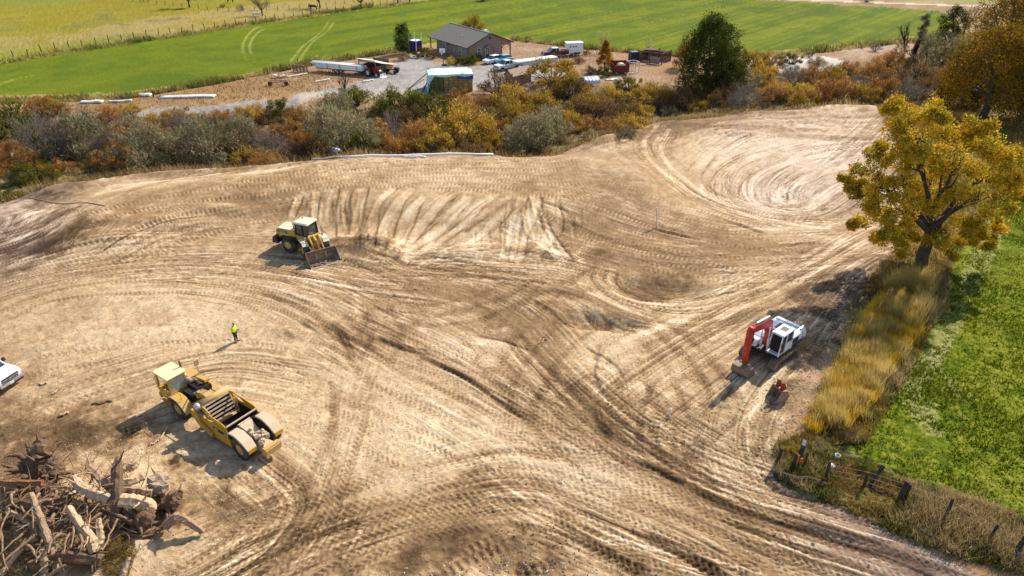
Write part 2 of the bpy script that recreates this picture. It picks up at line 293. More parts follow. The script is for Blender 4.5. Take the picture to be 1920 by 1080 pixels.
# deep dark ruts
for pts in [[(1290, 912), (1350, 942), (1430, 975), (1520, 1000), (1640, 1042), (1800, 1100)], [(1440, 958), (1560, 1002), (1700, 1052), (1880, 1120)], [(700, 632), (760, 655), (820, 668)], [(780, 672), (860, 705), (930, 748), (990, 790)],
            [(990, 560), (1050, 600), (1090, 620)], [(1155, 602), (1180, 620), (1192, 634)], [(560, 600), (590, 625), (600, 640)], [(630, 622), (650, 660), (655, 680)], [(1010, 392), (1060, 410), (1080, 440)], [(1300, 392), (1370, 418), (1440, 440)],
            [(1220, 430), (1290, 445), (1320, 450)], [(1060, 420), (1110, 440), (1150, 452)], [(0, 480), (60, 462), (120, 430)], [(0, 500), (60, 482), (130, 460)], [(1110, 760), (1120, 800), (1150, 830)], [(960, 1072), (1040, 1082)], [(1130, 640), (1110, 700), (1130, 740)],
            [(1420, 905), (1480, 930), (1560, 948)], [(1180, 860), (1280, 910), (1300, 918)]]:
    mark(Curve(pts), 0, .55, 'rut', .16, -.16, wob=.1, press=.3); mark(Curve(pts), .5, .35, 'ridge', .09, -.08, wob=.1, press=.3)
for pts in [[(1025, 975), (1080, 1005), (1140, 1040), (1230, 1090)], [(1190, 1000), (1260, 1030), (1340, 1075), (1380, 1100)]]:
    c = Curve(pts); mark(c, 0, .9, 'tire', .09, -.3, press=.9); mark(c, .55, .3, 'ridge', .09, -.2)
# clods
K = np.clip(fnoise(NH, NW, DX, .2, .4, 3.2, 21)-1.55, 0, 1.2)
rough = np.clip(blur(np.clip(.42-T, 0, 1)[::4, ::4], 1.0, DX*4), 0, .3)/.2
rough = np.repeat(np.repeat(rough, 4, 0), 4, 1)[:NH, :NW]
H += K*(.03+.02*rough); T -= K*.05
T[:] = .507+(T-.47)*1.0+NB*.028
# ------------------------------------------------------------------ ground mesh, split into its regions
REG = {
 'road': [(100, 214), (250, 205), (420, 196), (545, 186), (552, 176), (640, 165), (700, 145), (716, 132), (745, 112), (790, 100), (815, 118), (860, 124), (930, 118), (1010, 120), (1060, 135), (1040, 150), (940, 160), (900, 172), (800, 176), (720, 180), (640, 176),
          (600, 182), (555, 192), (430, 204), (260, 214), (120, 224)],
 'green_field': [(-1500, 290), (-100, 200), (0, 187), (130, 182), (240, 179), (330, 165), (400, 155), (480, 140), (560, 122), (690, 103), (770, 92), (860, 80), (950, 71), (1040, 82), (1130, 92), (1250, 100), (1330, 108), (1430, 103), (1500, 97), (1640, 82), (1760, 68), (1800, 40), (1762, 21), (1600, 10), (1440, 1),
          (1300, -8), (900, -12), (800, 0), (700, 13), (600, 28), (480, 44), (370, 60), (250, 79), (120, 97), (0, 118), (-100, 133), (-1500, 330)],
 'hay_meadow': [(1885, 345), (1850, 420), (1800, 470), (1755, 540), (1722, 620), (1690, 690), (1650, 760), (1600, 820), (1590, 850), (1690, 895), (1800, 935), (1930, 975), (2700, 1200), (2700, 200), (1940, 200), (1910, 250)],
 'pasture': [(-1500, 330), (-100, 133), (0, 118), (120, 97), (250, 79), (370, 60), (480, 44), (600, 28), (700, 13), (800, 0), (900, -12), (900, -150), (-3000, -150), (-3000, 300)],
 'bank_ground': WASH,
 'verge': [(1640, 190), (1700, 200), (1920, 215), (2400, 235), (2700, 200), (1940, 200), (1910, 250), (1885, 345), (1850, 420), (1800, 470), (1755, 540), (1722, 620), (1690, 690), (1650, 760), (1600, 820), (1590, 850), (1690, 895), (1800, 935), (1930, 975), (2700, 1200), (2700, 1400),
           (1980, 1110), (1850, 1060), (1720, 1020), (1600, 965), (1500, 925), (1450, 900), (1446, 850), (1470, 835), (1520, 800), (1530, 770), (1575, 660), (1600, 570), (1640, 530), (1690, 505), (1680, 440), (1700, 400), (1700, 330), (1690, 260)],
}
ORDER = ['dirt_ground', 'green_field', 'pasture', 'bank_ground', 'verge', 'hay_meadow', 'road', 'farmyard', 'far_ground']
ys = np.concatenate([np.arange(1240, 190, -1.5), np.arange(190, -64, -2.0)])
v = (ys-540)/FPX; Yr = (CAM_H/(sp+v*cp))*(cp-v*sp)
Yr = np.concatenate([[-60, 0, 12], Yr, Yr[-1]*np.array([1.03, 1.07, 1.12, 1.2, 1.35, 1.6, 2.2, 4, 8, 16])])
uu = np.concatenate([[-14, -4, -1.8, -1.2], np.linspace(-.96, .96, 1090), [1.2, 1.8, 4, 14]])
dep = np.maximum(Yr, 18)*cp+CAM_H*sp
VX = dep[:, None]*uu[None, :]; VY = np.repeat(Yr[:, None], len(uu), 1)
FX, FY = plan_to_trace(VX, np.maximum(VY, 5))
# wavering of region borders
wob = np.zeros_like(VX)
for k, (a, b, c) in enumerate([(.9, .4, 1), (.33, .21, 2), (1.9, 1.1, .5), (3.7, 2.9, .3)]):
    wob += c*np.sin(VX*a+k)*np.cos(VY*b+VX*b*.5+k*2)
scale = FPX/dep[:, None]/14
rw = rng.standard_normal(VX.shape)
reg = np.full(VX.shape, 7)                   # farmyard by default beyond the wash
qx, qy = FX+(wob*2.2+rw*2)*scale, FY+(wob*1.6+rw*1.6)*scale
sitepoly = [(-3000, 800), (-900, 420), (0, 372), (40, 355), (180, 325), (400, 309), (600, 291), (700, 285), (900, 282), (1010, 290), (1110, 252), (1250, 218), (1440, 199), (1640, 190), (1700, 330), (1690, 505), (1600, 570), (1446, 850), (1720, 1020), (2700, 1500), (2700, 3000), (-3000, 3000)]
reg[inpoly(qx, qy, sitepoly)] = 0
reg[(VY < 22)] = 0
for nm in ['road', 'bank_ground', 'green_field', 'pasture', 'verge', 'hay_meadow']:
    reg[inpoly(qx, qy, REG[nm])] = ORDER.index(nm)
reg[(reg == 7) & ((FY < 66) | (VY > 235))] = 8
reg[(VX < -95) & (reg == 7)] = 3
# heights
insite = (VX > GX0+1) & (VX < GX1-1) & (VY > GY0+1) & (VY < GY1-1)
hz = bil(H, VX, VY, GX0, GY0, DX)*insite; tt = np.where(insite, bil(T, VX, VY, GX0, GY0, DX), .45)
z0 = np.where((np.abs(VX) < 109) & (VY > 11) & (VY < 199), mz(VX, VY), 0)
n1 = bil(ND, (VX*.7) % 170-85, (VY*.7) % 100+19, GX0, GY0, DX); n2 = bil(NB, (VX*1.0) % 170-85, (VY*1.0) % 100+19, GX0, GY0, DX)
n3 = bil(NA, (VX*.35) % 170-85, (VY*.35) % 100+19, GX0, GY0, DX)
rk = {0: 1, 1: .15, 2: .6, 3: 1.4, 4: 1.5, 5: .5, 6: .25, 7: .7, 8: .7}
zz = z0+hz*np.vectorize(rk.get)(reg)
zz += np.where(reg == 3, n1*.12+n2*.07, 0)+np.where(reg == 4, n1*.07+n2*.05, 0)+np.where(reg == 5, n2*.02, 0)+np.where(reg == 2, n2*.04, 0)
zz += np.where(reg == 8, .3*np.sin(VX*.05)*np.sin(VY*.04), 0)
# colours
def ramp(t, stops):
    xs = [s[0] for s in stops]; return np.stack([np.interp(t, xs, [s[1][k] for s in stops]) for k in range(3)], -1)
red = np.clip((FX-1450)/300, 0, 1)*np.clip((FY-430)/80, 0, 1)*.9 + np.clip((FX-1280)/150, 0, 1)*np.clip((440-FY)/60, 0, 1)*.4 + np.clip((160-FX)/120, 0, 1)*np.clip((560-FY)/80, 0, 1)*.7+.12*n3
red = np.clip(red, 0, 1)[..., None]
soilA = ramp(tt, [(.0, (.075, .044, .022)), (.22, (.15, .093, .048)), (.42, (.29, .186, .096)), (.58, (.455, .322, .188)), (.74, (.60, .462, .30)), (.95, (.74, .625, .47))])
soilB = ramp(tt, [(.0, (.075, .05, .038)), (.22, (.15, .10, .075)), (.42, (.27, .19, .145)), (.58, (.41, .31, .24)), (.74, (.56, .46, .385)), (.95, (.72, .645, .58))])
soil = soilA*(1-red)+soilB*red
def mixn(a, b, f): return np.asarray(a)*(1-f[..., None])+np.asarray(b)*f[..., None]
sg = lambda x: 1/(1+np.exp(-x))
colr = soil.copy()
# green field: mowing swaths run up to the right
ang = R(49); sw = VX*math.sin(ang)-VY*math.cos(ang); al = VX*math.cos(ang)+VY*math.sin(ang)
band = .5*np.sin(sw*.42+.6*np.sin(al*.02)+n3*.35)+.4*np.sin(sw*.95+1.7+n3*.3)+.28*np.sin(sw*2.1)
st = sg(band*2.0*np.clip((FX-300)/500, .25, 1)+n1*.55+n3*.7)
g = mixn((.07, .108, .001), (.18, .20, .002), st); g = mixn(g, (.25, .29, .06), np.clip((np.sin(sw*.95-1.3)-.9)*7, 0, 1)*np.clip((FX-700)/300, 0, .8)*sg(n1*2-.3))
g = mixn(g, (.045, .095, .008), sg((n3+n1*.4)*2.2-2.4)*.7)
yel = np.clip((qy-175)/12, 0, 1)*(FX < 600); g = mixn(g, (.33, .30, .08), yel*.7)
edge = inpoly(FX, FY, [(-100, 205), (0, 180), (240, 172), (400, 150), (480, 134), (560, 116), (690, 98), (770, 86), (860, 74), (860, 90), (690, 112), (560, 132), (400, 165), (240, 190), (-100, 215)])
edge |= inpoly(FX, FY, [(1250, 96), (1430, 98), (1500, 91), (1640, 76), (1750, 62), (1780, 80), (1500, 112), (1250, 112)])
g = mixn(g, (.36, .27, .11), edge*sg(n2*1.5+n1*2+.6))
tl = np.zeros(VX.shape)
for pts in [[(462, 112), (455, 85), (470, 60), (490, 48)], [(480, 115), (468, 88), (480, 64), (500, 52)], [(545, 115), (570, 85), (600, 62), (620, 35)], [(560, 115), (585, 80), (612, 60), (628, 38)], [(580, 115), (598, 102)], [(596, 117), (615, 100)], [(0, 158), (30, 148), (70, 140)]]:
    c = catmull(Pn(pts), .5)
    for q in c[::1]: pass
    mk = np.zeros(VX.shape, bool); rows = np.where((Yr > c[:, 1].min()-2) & (Yr < c[:, 1].max()+2))[0]
    sub = (slice(rows[0], rows[-1]+1), slice(0, None)); dm = np.full(VX[sub].shape, 9.)
    cols = (VX[sub] > c[:, 0].min()-2) & (VX[sub] < c[:, 0].max()+2)
    xx, yy2 = VX[sub][cols], VY[sub][cols]; dd = np.full(xx.shape, 9.)
    for q in c: dd = np.minimum(dd, np.hypot(xx-q[0], yy2-q[1]))
    dm[cols] = dd; tl[sub] = np.maximum(tl[sub], np.clip(1-dm/.5, 0, 1)*sg(n1[sub]*1.5+1))
g = mixn(g, (.40, .40, .12), tl*.75)
# near meadow
m = sg(n1*.8+n2*.35-.1); hm = mixn((.07, .11, .001), (.155, .175, .003), m)
pal = sg((n1*.8+n2*1.4)*1.6-2.6+np.clip((FY-700)/200, 0, 1.3)); hm = mixn(hm, (.25, .24, .05), pal*.6)
for pts, wd in [([(1905, 250), (1850, 430), (1800, 560), (1740, 680), (1700, 760)], .6), ([(1885, 420), (1840, 520), (1790, 620), (1750, 700)], .3)]:
    c = catmull(Pn(pts), .5); dd = np.full(VX.shape, 99.)
    for q in c: dd = np.minimum(dd, np.hypot(VX-q[0], VY-q[1])) if False else dd
    rows = (Yr > c[:, 1].min()-4) & (Yr < c[:, 1].max()+4); xc = np.interp(VY[rows], c[::-1, 1], c[::-1, 0])
    dd[rows] = np.abs(VX[rows]-xc); hm = mixn(hm, (.30, .28, .12), np.clip(1.4-dd/wd+n2*.6, 0, 1)*.6)
pa = mixn((.20, .175, .014), (.27, .22, .03), sg(n3+n1)); tan = inpoly(qx, qy, [(-100, 75), (130, 62), (280, 35), (400, 18), (900, -30), (900, 10), (600, 30), (480, 44), (300, 70), (150, 80), (0, 100)])
pa = mixn(pa, (.34, .25, .10), tan*sg(n1+1)); pa = mixn(pa, (.13, .12, .04), sg(n1*2.2+n2-3.2)*.8)
pa = mixn(pa, (.17, .21, .035), np.clip((FX < 260)*sg((FY-70)/8+n1*1.5-1)*.5+(qy < 12)*(FX < 150)*.5, 0, 1))
wa = mixn((.085, .06, .035), (.24, .165, .075), sg(n1*1.4+n2)); wa = mixn(wa, (.13, .12, .04), sg(n3*2+n1*1.2-2.)*.7)
ve = mixn((.12, .085, .045), (.30, .23, .09), sg(n1*1.5+n2)); ve = mixn(ve, (.09, .12, .02), sg(n3*2+n2*.8-.8)*.6)
ye = mixn((.27, .165, .105), (.42, .31, .22), sg(n1*1.4+n2*.4)); ye = mixn(ye, (.27, .15, .045), sg(n3*2.2+n1*1.2-.8)*.75)
ro = mixn((.235, .215, .20), (.335, .31, .285), sg(n1*1.3+n2*.8)); ro = mixn(ro, (.46, .39, .28), sg((FY-172)/4+n1)*(FX > 560)*.7)
fa = mixn((.23, .15, .08), (.34, .26, .14), sg(n1+n3)); fr = np.abs(FY-(2+(FX-1560)*.034)) < 1.3
fa = mixn(fa, (.55, .44, .32), (fr & (FX > 1480)).astype(float)); fa = mixn(fa, (.20, .26, .06), ((FY < -1+(FX-1640)*.02) & (FX > 1650))*.8)
for k, c in {1: g, 5: hm, 2: pa, 3: wa, 4: ve, 7: ye, 6: ro, 8: fa}.items():
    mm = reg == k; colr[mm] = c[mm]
mm = (reg == 7) & inpoly(FX, FY, [(1440, 110), (1540, 105), (1620, 118), (1560, 130), (1450, 138)]); colr[mm] = (.55, .49, .42)
colr = np.clip(colr*(1+n2[..., None]*.05), .01, .92)

def node_mat(name, rough=.9):
    m = bpy.data.materials.new(name); m.use_nodes = True; nt = m.node_tree; b = nt.nodes['Principled BSDF']; b.inputs['Roughness'].default_value = rough
    return m, nt, b
def N(nt, t, **k):
    n = nt.nodes.new(t)
    for a, v_ in k.items(): setattr(n, a, v_)
    return n
def ground_mat(name, nsc, amp, bsc, bstr, asc=None):
    m, nt, b = node_mat(name, .95); b.inputs['Specular IOR Level'].default_value = .04
    at = N(nt, 'ShaderNodeAttribute', attribute_name='Col'); tc = N(nt, 'ShaderNodeTexCoord')
    n = N(nt, 'ShaderNodeTexNoise'); n.inputs['Scale'].default_value = nsc; n.inputs['Detail'].default_value = 6; n.inputs['Roughness'].default_value = .7
    mp = N(nt, 'ShaderNodeMapRange'); mp.inputs[1].default_value = .25; mp.inputs[2].default_value = .75; mp.inputs[3].default_value = 1-amp; mp.inputs[4].default_value = 1+amp
    mx = N(nt, 'ShaderNodeVectorMath', operation='SCALE')
    bp = N(nt, 'ShaderNodeBump'); bp.inputs['Distance'].default_value = bstr; bp.inputs['Strength'].default_value = .8
    n2_ = N(nt, 'ShaderNodeTexNoise'); n2_.inputs['Scale'].default_value = bsc; n2_.inputs['Detail'].default_value = 8; n2_.inputs['Roughness'].default_value = .65
    L = nt.links.new
    L(tc.outputs['Object'], n.inputs[0]); L(tc.outputs['Object'], n2_.inputs[0]); L(n.outputs[0], mp.inputs[0]); L(at.outputs['Color'], mx.inputs[0]); L(mp.outputs[0], mx.inputs['Scale'])
    L(mx.outputs[0], b.inputs['Base Color']); L(n2_.outputs[0], bp.inputs['Height']); L(bp.outputs[0], b.inputs['Normal'])
    return m
gm = {0: ground_mat('soil', 9, .26, 9, .07), 1: ground_mat('mown_grass', 2.2, .42, 3, .12), 5: ground_mat('meadow_turf', 5, .38, 9, .06), 3: ground_mat('litter', 4, .5, 5, .08), 7: ground_mat('yard_earth', 2.5, .35, 3, .06), 6: ground_mat('gravel', 3, .15, 8, .02)}
gm[2] = ground_mat('dry_pasture', 1.8, .35, 2, .12); gm[4] = gm[3]; gm[8] = gm[7]
nr, nc = VX.shape
co = np.stack([VX, VY, zz], -1).reshape(-1, 3).astype(np.float32); cc = np.concatenate([colr, np.ones((nr, nc, 1))], -1).reshape(-1, 4).astype(np.float32)
ii = (np.arange(nr-1)[:, None]*nc+np.arange(nc-1)[None, :]); quads = np.stack([ii, ii+1, ii+nc+1, ii+nc], -1).reshape(-1, 4)
fr_ = np.stack([reg[:-1, :-1], reg[1:, :-1], reg[:-1, 1:], reg[1:, 1:]], -1).reshape(-1, 4)
freg = np.where(fr_[:, 1] == fr_[:, 2], fr_[:, 1], fr_[:, 0])
def np_mesh(name, verts, faces, smooth=True):
    """faces: (n,k) int array"""
    me = bpy.data.meshes.new(name); n, k = faces.shape
    me.vertices.add(len(verts)); me.vertices.foreach_set('co', np.ascontiguousarray(verts, np.float32).ravel())
    me.loops.add(n*k); me.loops.foreach_set('vertex_index', np.ascontiguousarray(faces, np.int32).ravel())
    me.polygons.add(n); me.polygons.foreach_set('loop_start', np.arange(n, dtype=np.int32)*k)
    me.update(calc_edges=True)
    me.polygons.foreach_set('use_smooth', np.full(n, smooth)); return me
def set_col(me, c):
    a = me.color_attributes.new('Col', 'FLOAT_COLOR', 'POINT'); a.data.foreach_set('color', np.ascontiguousarray(c, np.float32).ravel())
for k, nm in enumerate(ORDER):
    q = quads[freg == k]
    if not len(q): continue
    used, inv = np.unique(q, return_inverse=True)
    me = np_mesh(nm, co[used], inv.reshape(q.shape)); set_col(me, cc[used]); me.materials.append(gm[k])
    o = bpy.data.objects.new(nm, me); COL.objects.link(o); o['kind'] = 'structure'
Zg = zz
def gz(x, y):                                # ground height incl. fine relief
    x = np.atleast_1d(np.asarray(x, float)); y = np.atleast_1d(np.asarray(y, float))
    z = np.where((np.abs(x) < 109) & (y > 11) & (y < 199), mz(x, y), 0)
    f = (np.abs(x) < 86) & (y > 20) & (y < 120)
    z = z+np.where(f, bil(H, np.clip(x, -86, 86), np.clip(y, 20, 120), GX0, GY0, DX), 0)
    return z
def gz1(x, y): return float(gz(x, y)[0])
# ------------------------------------------------------------------ materials
MATS = {}
def mat(name, col, rough=.6, metal=0., var=.15, dirt=0., dcol=(.42, .31, .2), scale=6., spec=.4, trans=0., bump=0., up=0.):
    if name in MATS: return MATS[name]
    m, nt, b = node_mat(name, rough); L = nt.links.new
    b.inputs['Metallic'].default_value = metal; b.inputs['Specular IOR Level'].default_value = spec
    tc = N(nt, 'ShaderNodeTexCoord'); n = N(nt, 'ShaderNodeTexNoise'); n.inputs['Scale'].default_value = scale; n.inputs['Detail'].default_value = 5; n.inputs['Roughness'].default_value = .7
    L(tc.outputs['Object'], n.inputs[0])
    r = N(nt, 'ShaderNodeMapRange'); r.inputs[1].default_value = .3; r.inputs[2].default_value = .7; r.inputs[3].default_value = 1-var; r.inputs[4].default_value = 1+var
    sc = N(nt, 'ShaderNodeVectorMath', operation='SCALE'); sc.inputs[0].default_value = col; L(n.outputs[0], r.inputs[0]); L(r.outputs[0], sc.inputs['Scale'])
    out = sc.outputs[0]
    if dirt:
        n2_ = N(nt, 'ShaderNodeTexNoise'); n2_.inputs['Scale'].default_value = scale*.35; n2_.inputs['Detail'].default_value = 7; n2_.inputs['Roughness'].default_value = .75; L(tc.outputs['Object'], n2_.inputs[0])
        r2 = N(nt, 'ShaderNodeMapRange'); r2.inputs[1].default_value = .62-dirt*.35; r2.inputs[2].default_value = .82-dirt*.35; L(n2_.outputs[0], r2.inputs[0])
        f = r2.outputs[0]
        if up:
            g_ = N(nt, 'ShaderNodeNewGeometry'); s_ = N(nt, 'ShaderNodeSeparateXYZ'); L(g_.outputs['Normal'], s_.inputs[0])
            mm_ = N(nt, 'ShaderNodeMath', operation='MULTIPLY_ADD'); L(s_.outputs[2], mm_.inputs[0]); mm_.inputs[1].default_value = up; L(f, mm_.inputs[2]); mm_.use_clamp = True; f = mm_.outputs[0]
        mx = N(nt, 'ShaderNodeMix', data_type='RGBA'); L(f, mx.inputs[0]); L(out, mx.inputs[6]); mx.inputs[7].default_value = (*dcol, 1); out = mx.outputs[2]
    L(out, b.inputs['Base Color'])
    if bump:
        bp = N(nt, 'ShaderNodeBump'); bp.inputs['Distance'].default_value = bump; L(n.outputs[0], bp.inputs['Height']); L(bp.outputs[0], b.inputs['Normal'])
    MATS[name] = m; return m
def leaf_mat(name, rough=.7, tl=.35, hue=.25):
    m = bpy.data.materials.new(name); m.use_nodes = True; nt = m.node_tree; L = nt.links.new
    for n_ in list(nt.nodes): nt.nodes.remove(n_)
    out = N(nt, 'ShaderNodeOutputMaterial'); at = N(nt, 'ShaderNodeAttribute', attribute_name='Col'); oi = N(nt, 'ShaderNodeObjectInfo')
    r = N(nt, 'ShaderNodeMapRange'); r.inputs[3].default_value = 1-hue; r.inputs[4].default_value = 1+hue; L(oi.outputs['Random'], r.inputs[0])
    s = N(nt, 'ShaderNodeVectorMath', operation='SCALE'); L(at.outputs['Color'], s.inputs[0]); L(r.outputs[0], s.inputs['Scale'])
    d = N(nt, 'ShaderNodeBsdfDiffuse'); t = N(nt, 'ShaderNodeBsdfTranslucent'); mx = N(nt, 'ShaderNodeMixShader'); mx.inputs[0].default_value = tl
    L(s.outputs[0], d.inputs[0]); L(s.outputs[0], t.inputs[0]); L(d.outputs[0], mx.inputs[1]); L(t.outputs[0], mx.inputs[2]); L(mx.outputs[0], out.inputs[0])
    MATS[name] = m; return m
LEAF = leaf_mat('leaf'); GRASS = leaf_mat('grass_blade', tl=.45, hue=0)
WRM = 1; BARK = mat('bark', (.10, .075, .055), .9, var=.4, scale=9); TWIG = mat('twig', (.17, .14, .115), .9, var=.3)
GTWIG = mat('grey_twig', (.25, .205, .165), .9, var=.3); DTWIG = mat('dark_twig', (.07, .05, .04), .9, var=.3)
YEL = mat('machine_yellow', (.60, .33, .018), .45, var=.12, dirt=.35, dcol=(.42, .30, .17), scale=3, up=.12); YELD = mat('dusty_yellow', (.54, .31, .045), .6, dirt=.5, dcol=(.44, .31, .18), scale=4, up=.16)
CREAM = mat('cream_paint', (.70, .62, .45), .5, dirt=.2, scale=4); BLK = mat('black_steel', (.025, .025, .028), .55, dirt=.25, dcol=(.16, .12, .08)); DARK = mat('dark_cavity', (.012, .011, .012), .8)
TYRE = mat('tyre', (.035, .033, .032), .85, dirt=.45, dcol=(.17, .13, .09), scale=5); RIMY = mat('rim_yellow', (.55, .36, .08), .6, dirt=.4); GLASS = mat('tinted_glass', (.03, .05, .055), .08, var=.02, spec=.8)
STEEL = mat('worn_steel', (.26, .20, .15), .5, metal=.3, var=.35, dirt=.6, dcol=(.22, .14, .08)); CHROME = mat('chrome', (.7, .7, .7), .2, metal=1., var=.05)
RED = mat('boom_red', (.50, .022, .018), .45, var=.25, dirt=.32, dcol=(.36, .17, .11), scale=3); REDD = mat('worn_red', (.30, .035, .02), .6, dirt=.4, dcol=(.2, .12, .07), scale=5)
WHT = mat('machine_white', (.74, .75, .77), .4, var=.08, dirt=.34, dcol=(.55, .48, .4), scale=3); TRK = mat('track_steel', (.12, .09, .07), .7, metal=.2, dirt=.7, dcol=(.26, .18, .11), var=.3, scale=7)
RUST = mat('rusty_iron', (.16, .07, .035), .85, var=.4); PWHT = mat('car_white', (.80, .81, .82), .25, var=.02, spec=.6); PVC = mat('white_pipe', (.80, .79, .76), .5, var=.06, dirt=.1)
MAROON = mat('maroon_paint', (.13, .012, .02), .3, var=.05, spec=.6); SKYB = mat('sky_blue_paint', (.16, .42, .62), .35, var=.05, spec=.6); TRED = mat('tractor_red', (.40, .012, .03), .35, var=.1)
WOOD = mat('weathered_wood', (.27, .22, .18), .9, var=.35, scale=5); WOODB = mat('brown_wood', (.17, .10, .06), .9, var=.3, scale=5); WOODD = mat('dark_timber', (.05, .035, .028), .9, var=.4, scale=4)
ALU = mat('aluminium', (.62, .64, .66), .4, metal=.4, var=.08); GALV = mat('galvanised', (.55, .56, .57), .45, metal=.5, var=.15)
# ------------------------------------------------------------------ mesh builder
class MB:
    def __init__(s): s.v = []; s.f = []; s.M = Matrix.Identity(4)
    def add(s, vs, fs):
        b = len(s.v); s.v += [tuple(s.M @ Vector(q)) for q in vs]; s.f += [tuple(b+i for i in f) for f in fs]; return s
    def box(s, c, d, rz=0, ry=0, rx=0, tp=(1, 1)):
        x, y, z = d[0]/2, d[1]/2, d[2]/2
        vs = [Vector((a*x*(tp[0] if k > 0 else 1), b*y*(tp[1] if k > 0 else 1), k*z)) for k in (-1, 1) for a, b in ((-1, -1), (1, -1), (1, 1), (-1, 1))]
        Rm = Matrix.Rotation(rz, 4, 'Z') @ Matrix.Rotation(ry, 4, 'Y') @ Matrix.Rotation(rx, 4, 'X')
        return s.add([Rm @ q + Vector(c) for q in vs], [(3, 2, 1, 0), (4, 5, 6, 7), (0, 1, 5, 4), (1, 2, 6, 5), (2, 3, 7, 6), (3, 0, 4, 7)])
    def prism(s, prof, y0, y1):              # profile in XZ (counter-clockwise seen from -Y)
        n = len(prof); vs = [(x, y0, z) for x, z in prof]+[(x, y1, z) for x, z in prof]
        return s.add(vs, [tuple(range(n)), tuple(range(2*n-1, n-1, -1))]+[(i, i+n, (i+1) % n+n, (i+1) % n) for i in range(n)])
    def beam(s, a, b, w, h):
        a, b = Vector(a), Vector(b); d = (b-a); L = d.length; q = d.to_track_quat('X', 'Z').to_matrix().to_4x4()
        vs = []
        for x in (0, L):
            for yy, zz_ in ((-w/2, -h/2), (w/2, -h/2), (w/2, h/2), (-w/2, h/2)): vs.append(a+(q @ Vector((x, yy, zz_))))
        return s.add(vs, [(3, 2, 1, 0), (4, 5, 6, 7), (0, 1, 5, 4), (1, 2, 6, 5), (2, 3, 7, 6), (3, 0, 4, 7)])
    def tube(s, pts, rs, n=8, caps=True):
        pts = [Vector(p_) for p_ in pts]; rs = rs if hasattr(rs, '__len__') else [rs]*len(pts); vs = []; fs = []; up = Vector((.13, .21, .97)); 
        for i, p_ in enumerate(pts):
            d = (pts[min(i+1, len(pts)-1)]-pts[max(i-1, 0)]).normalized(); a = d.cross(up)
            if a.length < .2: a = d.cross(Vector((1, 0, 0)))
            a.normalize(); b = a.cross(d)
            for k in range(n):
                t = 2*math.pi*k/n; vs.append(p_+(a*math.cos(t)+b*math.sin(t))*rs[i])
        for i in range(len(pts)-1):
            for k in range(n): fs.append((i*n+k, i*n+(k+1) % n, (i+1)*n+(k+1) % n, (i+1)*n+k))
        if caps: fs += [tuple(range(n-1, -1, -1)), tuple((len(pts)-1)*n+k for k in range(n))]
        return s.add(vs, fs)
    def lathe(s, prof, c, ax='y', n=20, caps=True):      # profile [(r, t)] around an axis through c
        vs = []; fs = []; m = len(prof)
        for r, t in prof:
            for k in range(n):
                a = 2*math.pi*k/n; u, v_ = r*math.cos(a), r*math.sin(a)
                q = {'y': (u, t, v_), 'x': (t, u, v_), 'z': (u, v_, t)}[ax]; vs.append(Vector(c)+Vector(q))
        for i in range(m-1):
            for k in range(n): fs.append((i*n+k, i*n+(k+1) % n, (i+1)*n+(k+1) % n, (i+1)*n+k))
        if caps: fs += [tuple(range(n-1, -1, -1)), tuple((m-1)*n+k for k in range(n))]
        return s.add(vs, fs)
    def loft(s, rings, caps=True):
        n = len(rings[0]); vs = [q for r in rings for q in r]; fs = []
        for i in range(len(rings)-1):
            for k in range(n): fs.append((i*n+k, i*n+(k+1) % n, (i+1)*n+(k+1) % n, (i+1)*n+k))
        if caps: fs += [tuple(range(n-1, -1, -1)), tuple((len(rings)-1)*n+k for k in range(n))]
        return s.add(vs, fs)
    def build(s, name, m, parent=None, smooth=False, bevel=0.):
        me = bpy.data.meshes.new(name); me.from_pydata(s.v, [], s.f)
        bm = bmesh.new(); bm.from_mesh(me); bmesh.ops.recalc_face_normals(bm, faces=bm.faces)
        if bevel: 
            es = [e for e in bm.edges if len(e.link_faces) == 2 and e.calc_face_angle(0) > .6]
            bmesh.ops.bevel(bm, geom=es, offset=bevel, segments=2, affect='EDGES', clamp_overlap=True)
        bm.to_mesh(me); bm.free()
        if smooth: me.polygons.foreach_set('use_smooth', [True]*len(me.polygons))
        me.materials.append(m); o = bpy.data.objects.new(name, me); COL.objects.link(o)
        if parent: o.parent = parent
        return o
def tag(o, label, cat, group=None, kind=None):
    o['label'] = label; o['category'] = cat
    if group: o['group'] = group
    if kind: o['kind'] = kind
    return o
def thing(name, label, cat, loc, rz=0, group=None):
    o = bpy.data.objects.new(name, None); COL.objects.link(o); o.empty_display_size = .3
    o.location = loc; o.rotation_euler = (0, 0, rz); return tag(o, label, cat, group)
def G(px, py, dz=0):                         # point on the ground under a traced point
    z = 0.
    for _ in range(4): x, y = P(px, py, z); z = gz1(x, y)
    return Vector((x, y, z+dz))
def text(name, s, size, M, m, parent, ext=.004):
    cu = bpy.data.curves.new('t', 'FONT'); cu.body = s; cu.size = size; cu.extrude = ext; cu.align_x = 'CENTER'; cu.align_y = 'CENTER'; cu.offset = size*.02
    t = bpy.data.objects.new('t', cu); COL.objects.link(t); dg = bpy.context.evaluated_depsgraph_get()
    me = bpy.data.meshes.new_from_object(t.evaluated_get(dg)); bpy.data.objects.remove(t); me.materials.clear(); me.materials.append(m)
    o = bpy.data.objects.new(name, me); COL.objects.link(o); o.parent = parent; o.matrix_local = M; return o
def ring(x, hw, z0, z1, r=.12, tw=1.):       # rounded rectangle section across a vehicle
    out = []
    for cx_, cz, a0 in ((hw-r, z0+r, -90), (hw*tw-r, z1-r, 0), (-hw*tw+r, z1-r, 90), (-hw+r, z0+r, 180)):
        for k in range(4):
            a = R(a0+k*30); out.append((x, cx_+r*math.cos(a), cz+r*math.sin(a)))
    return out
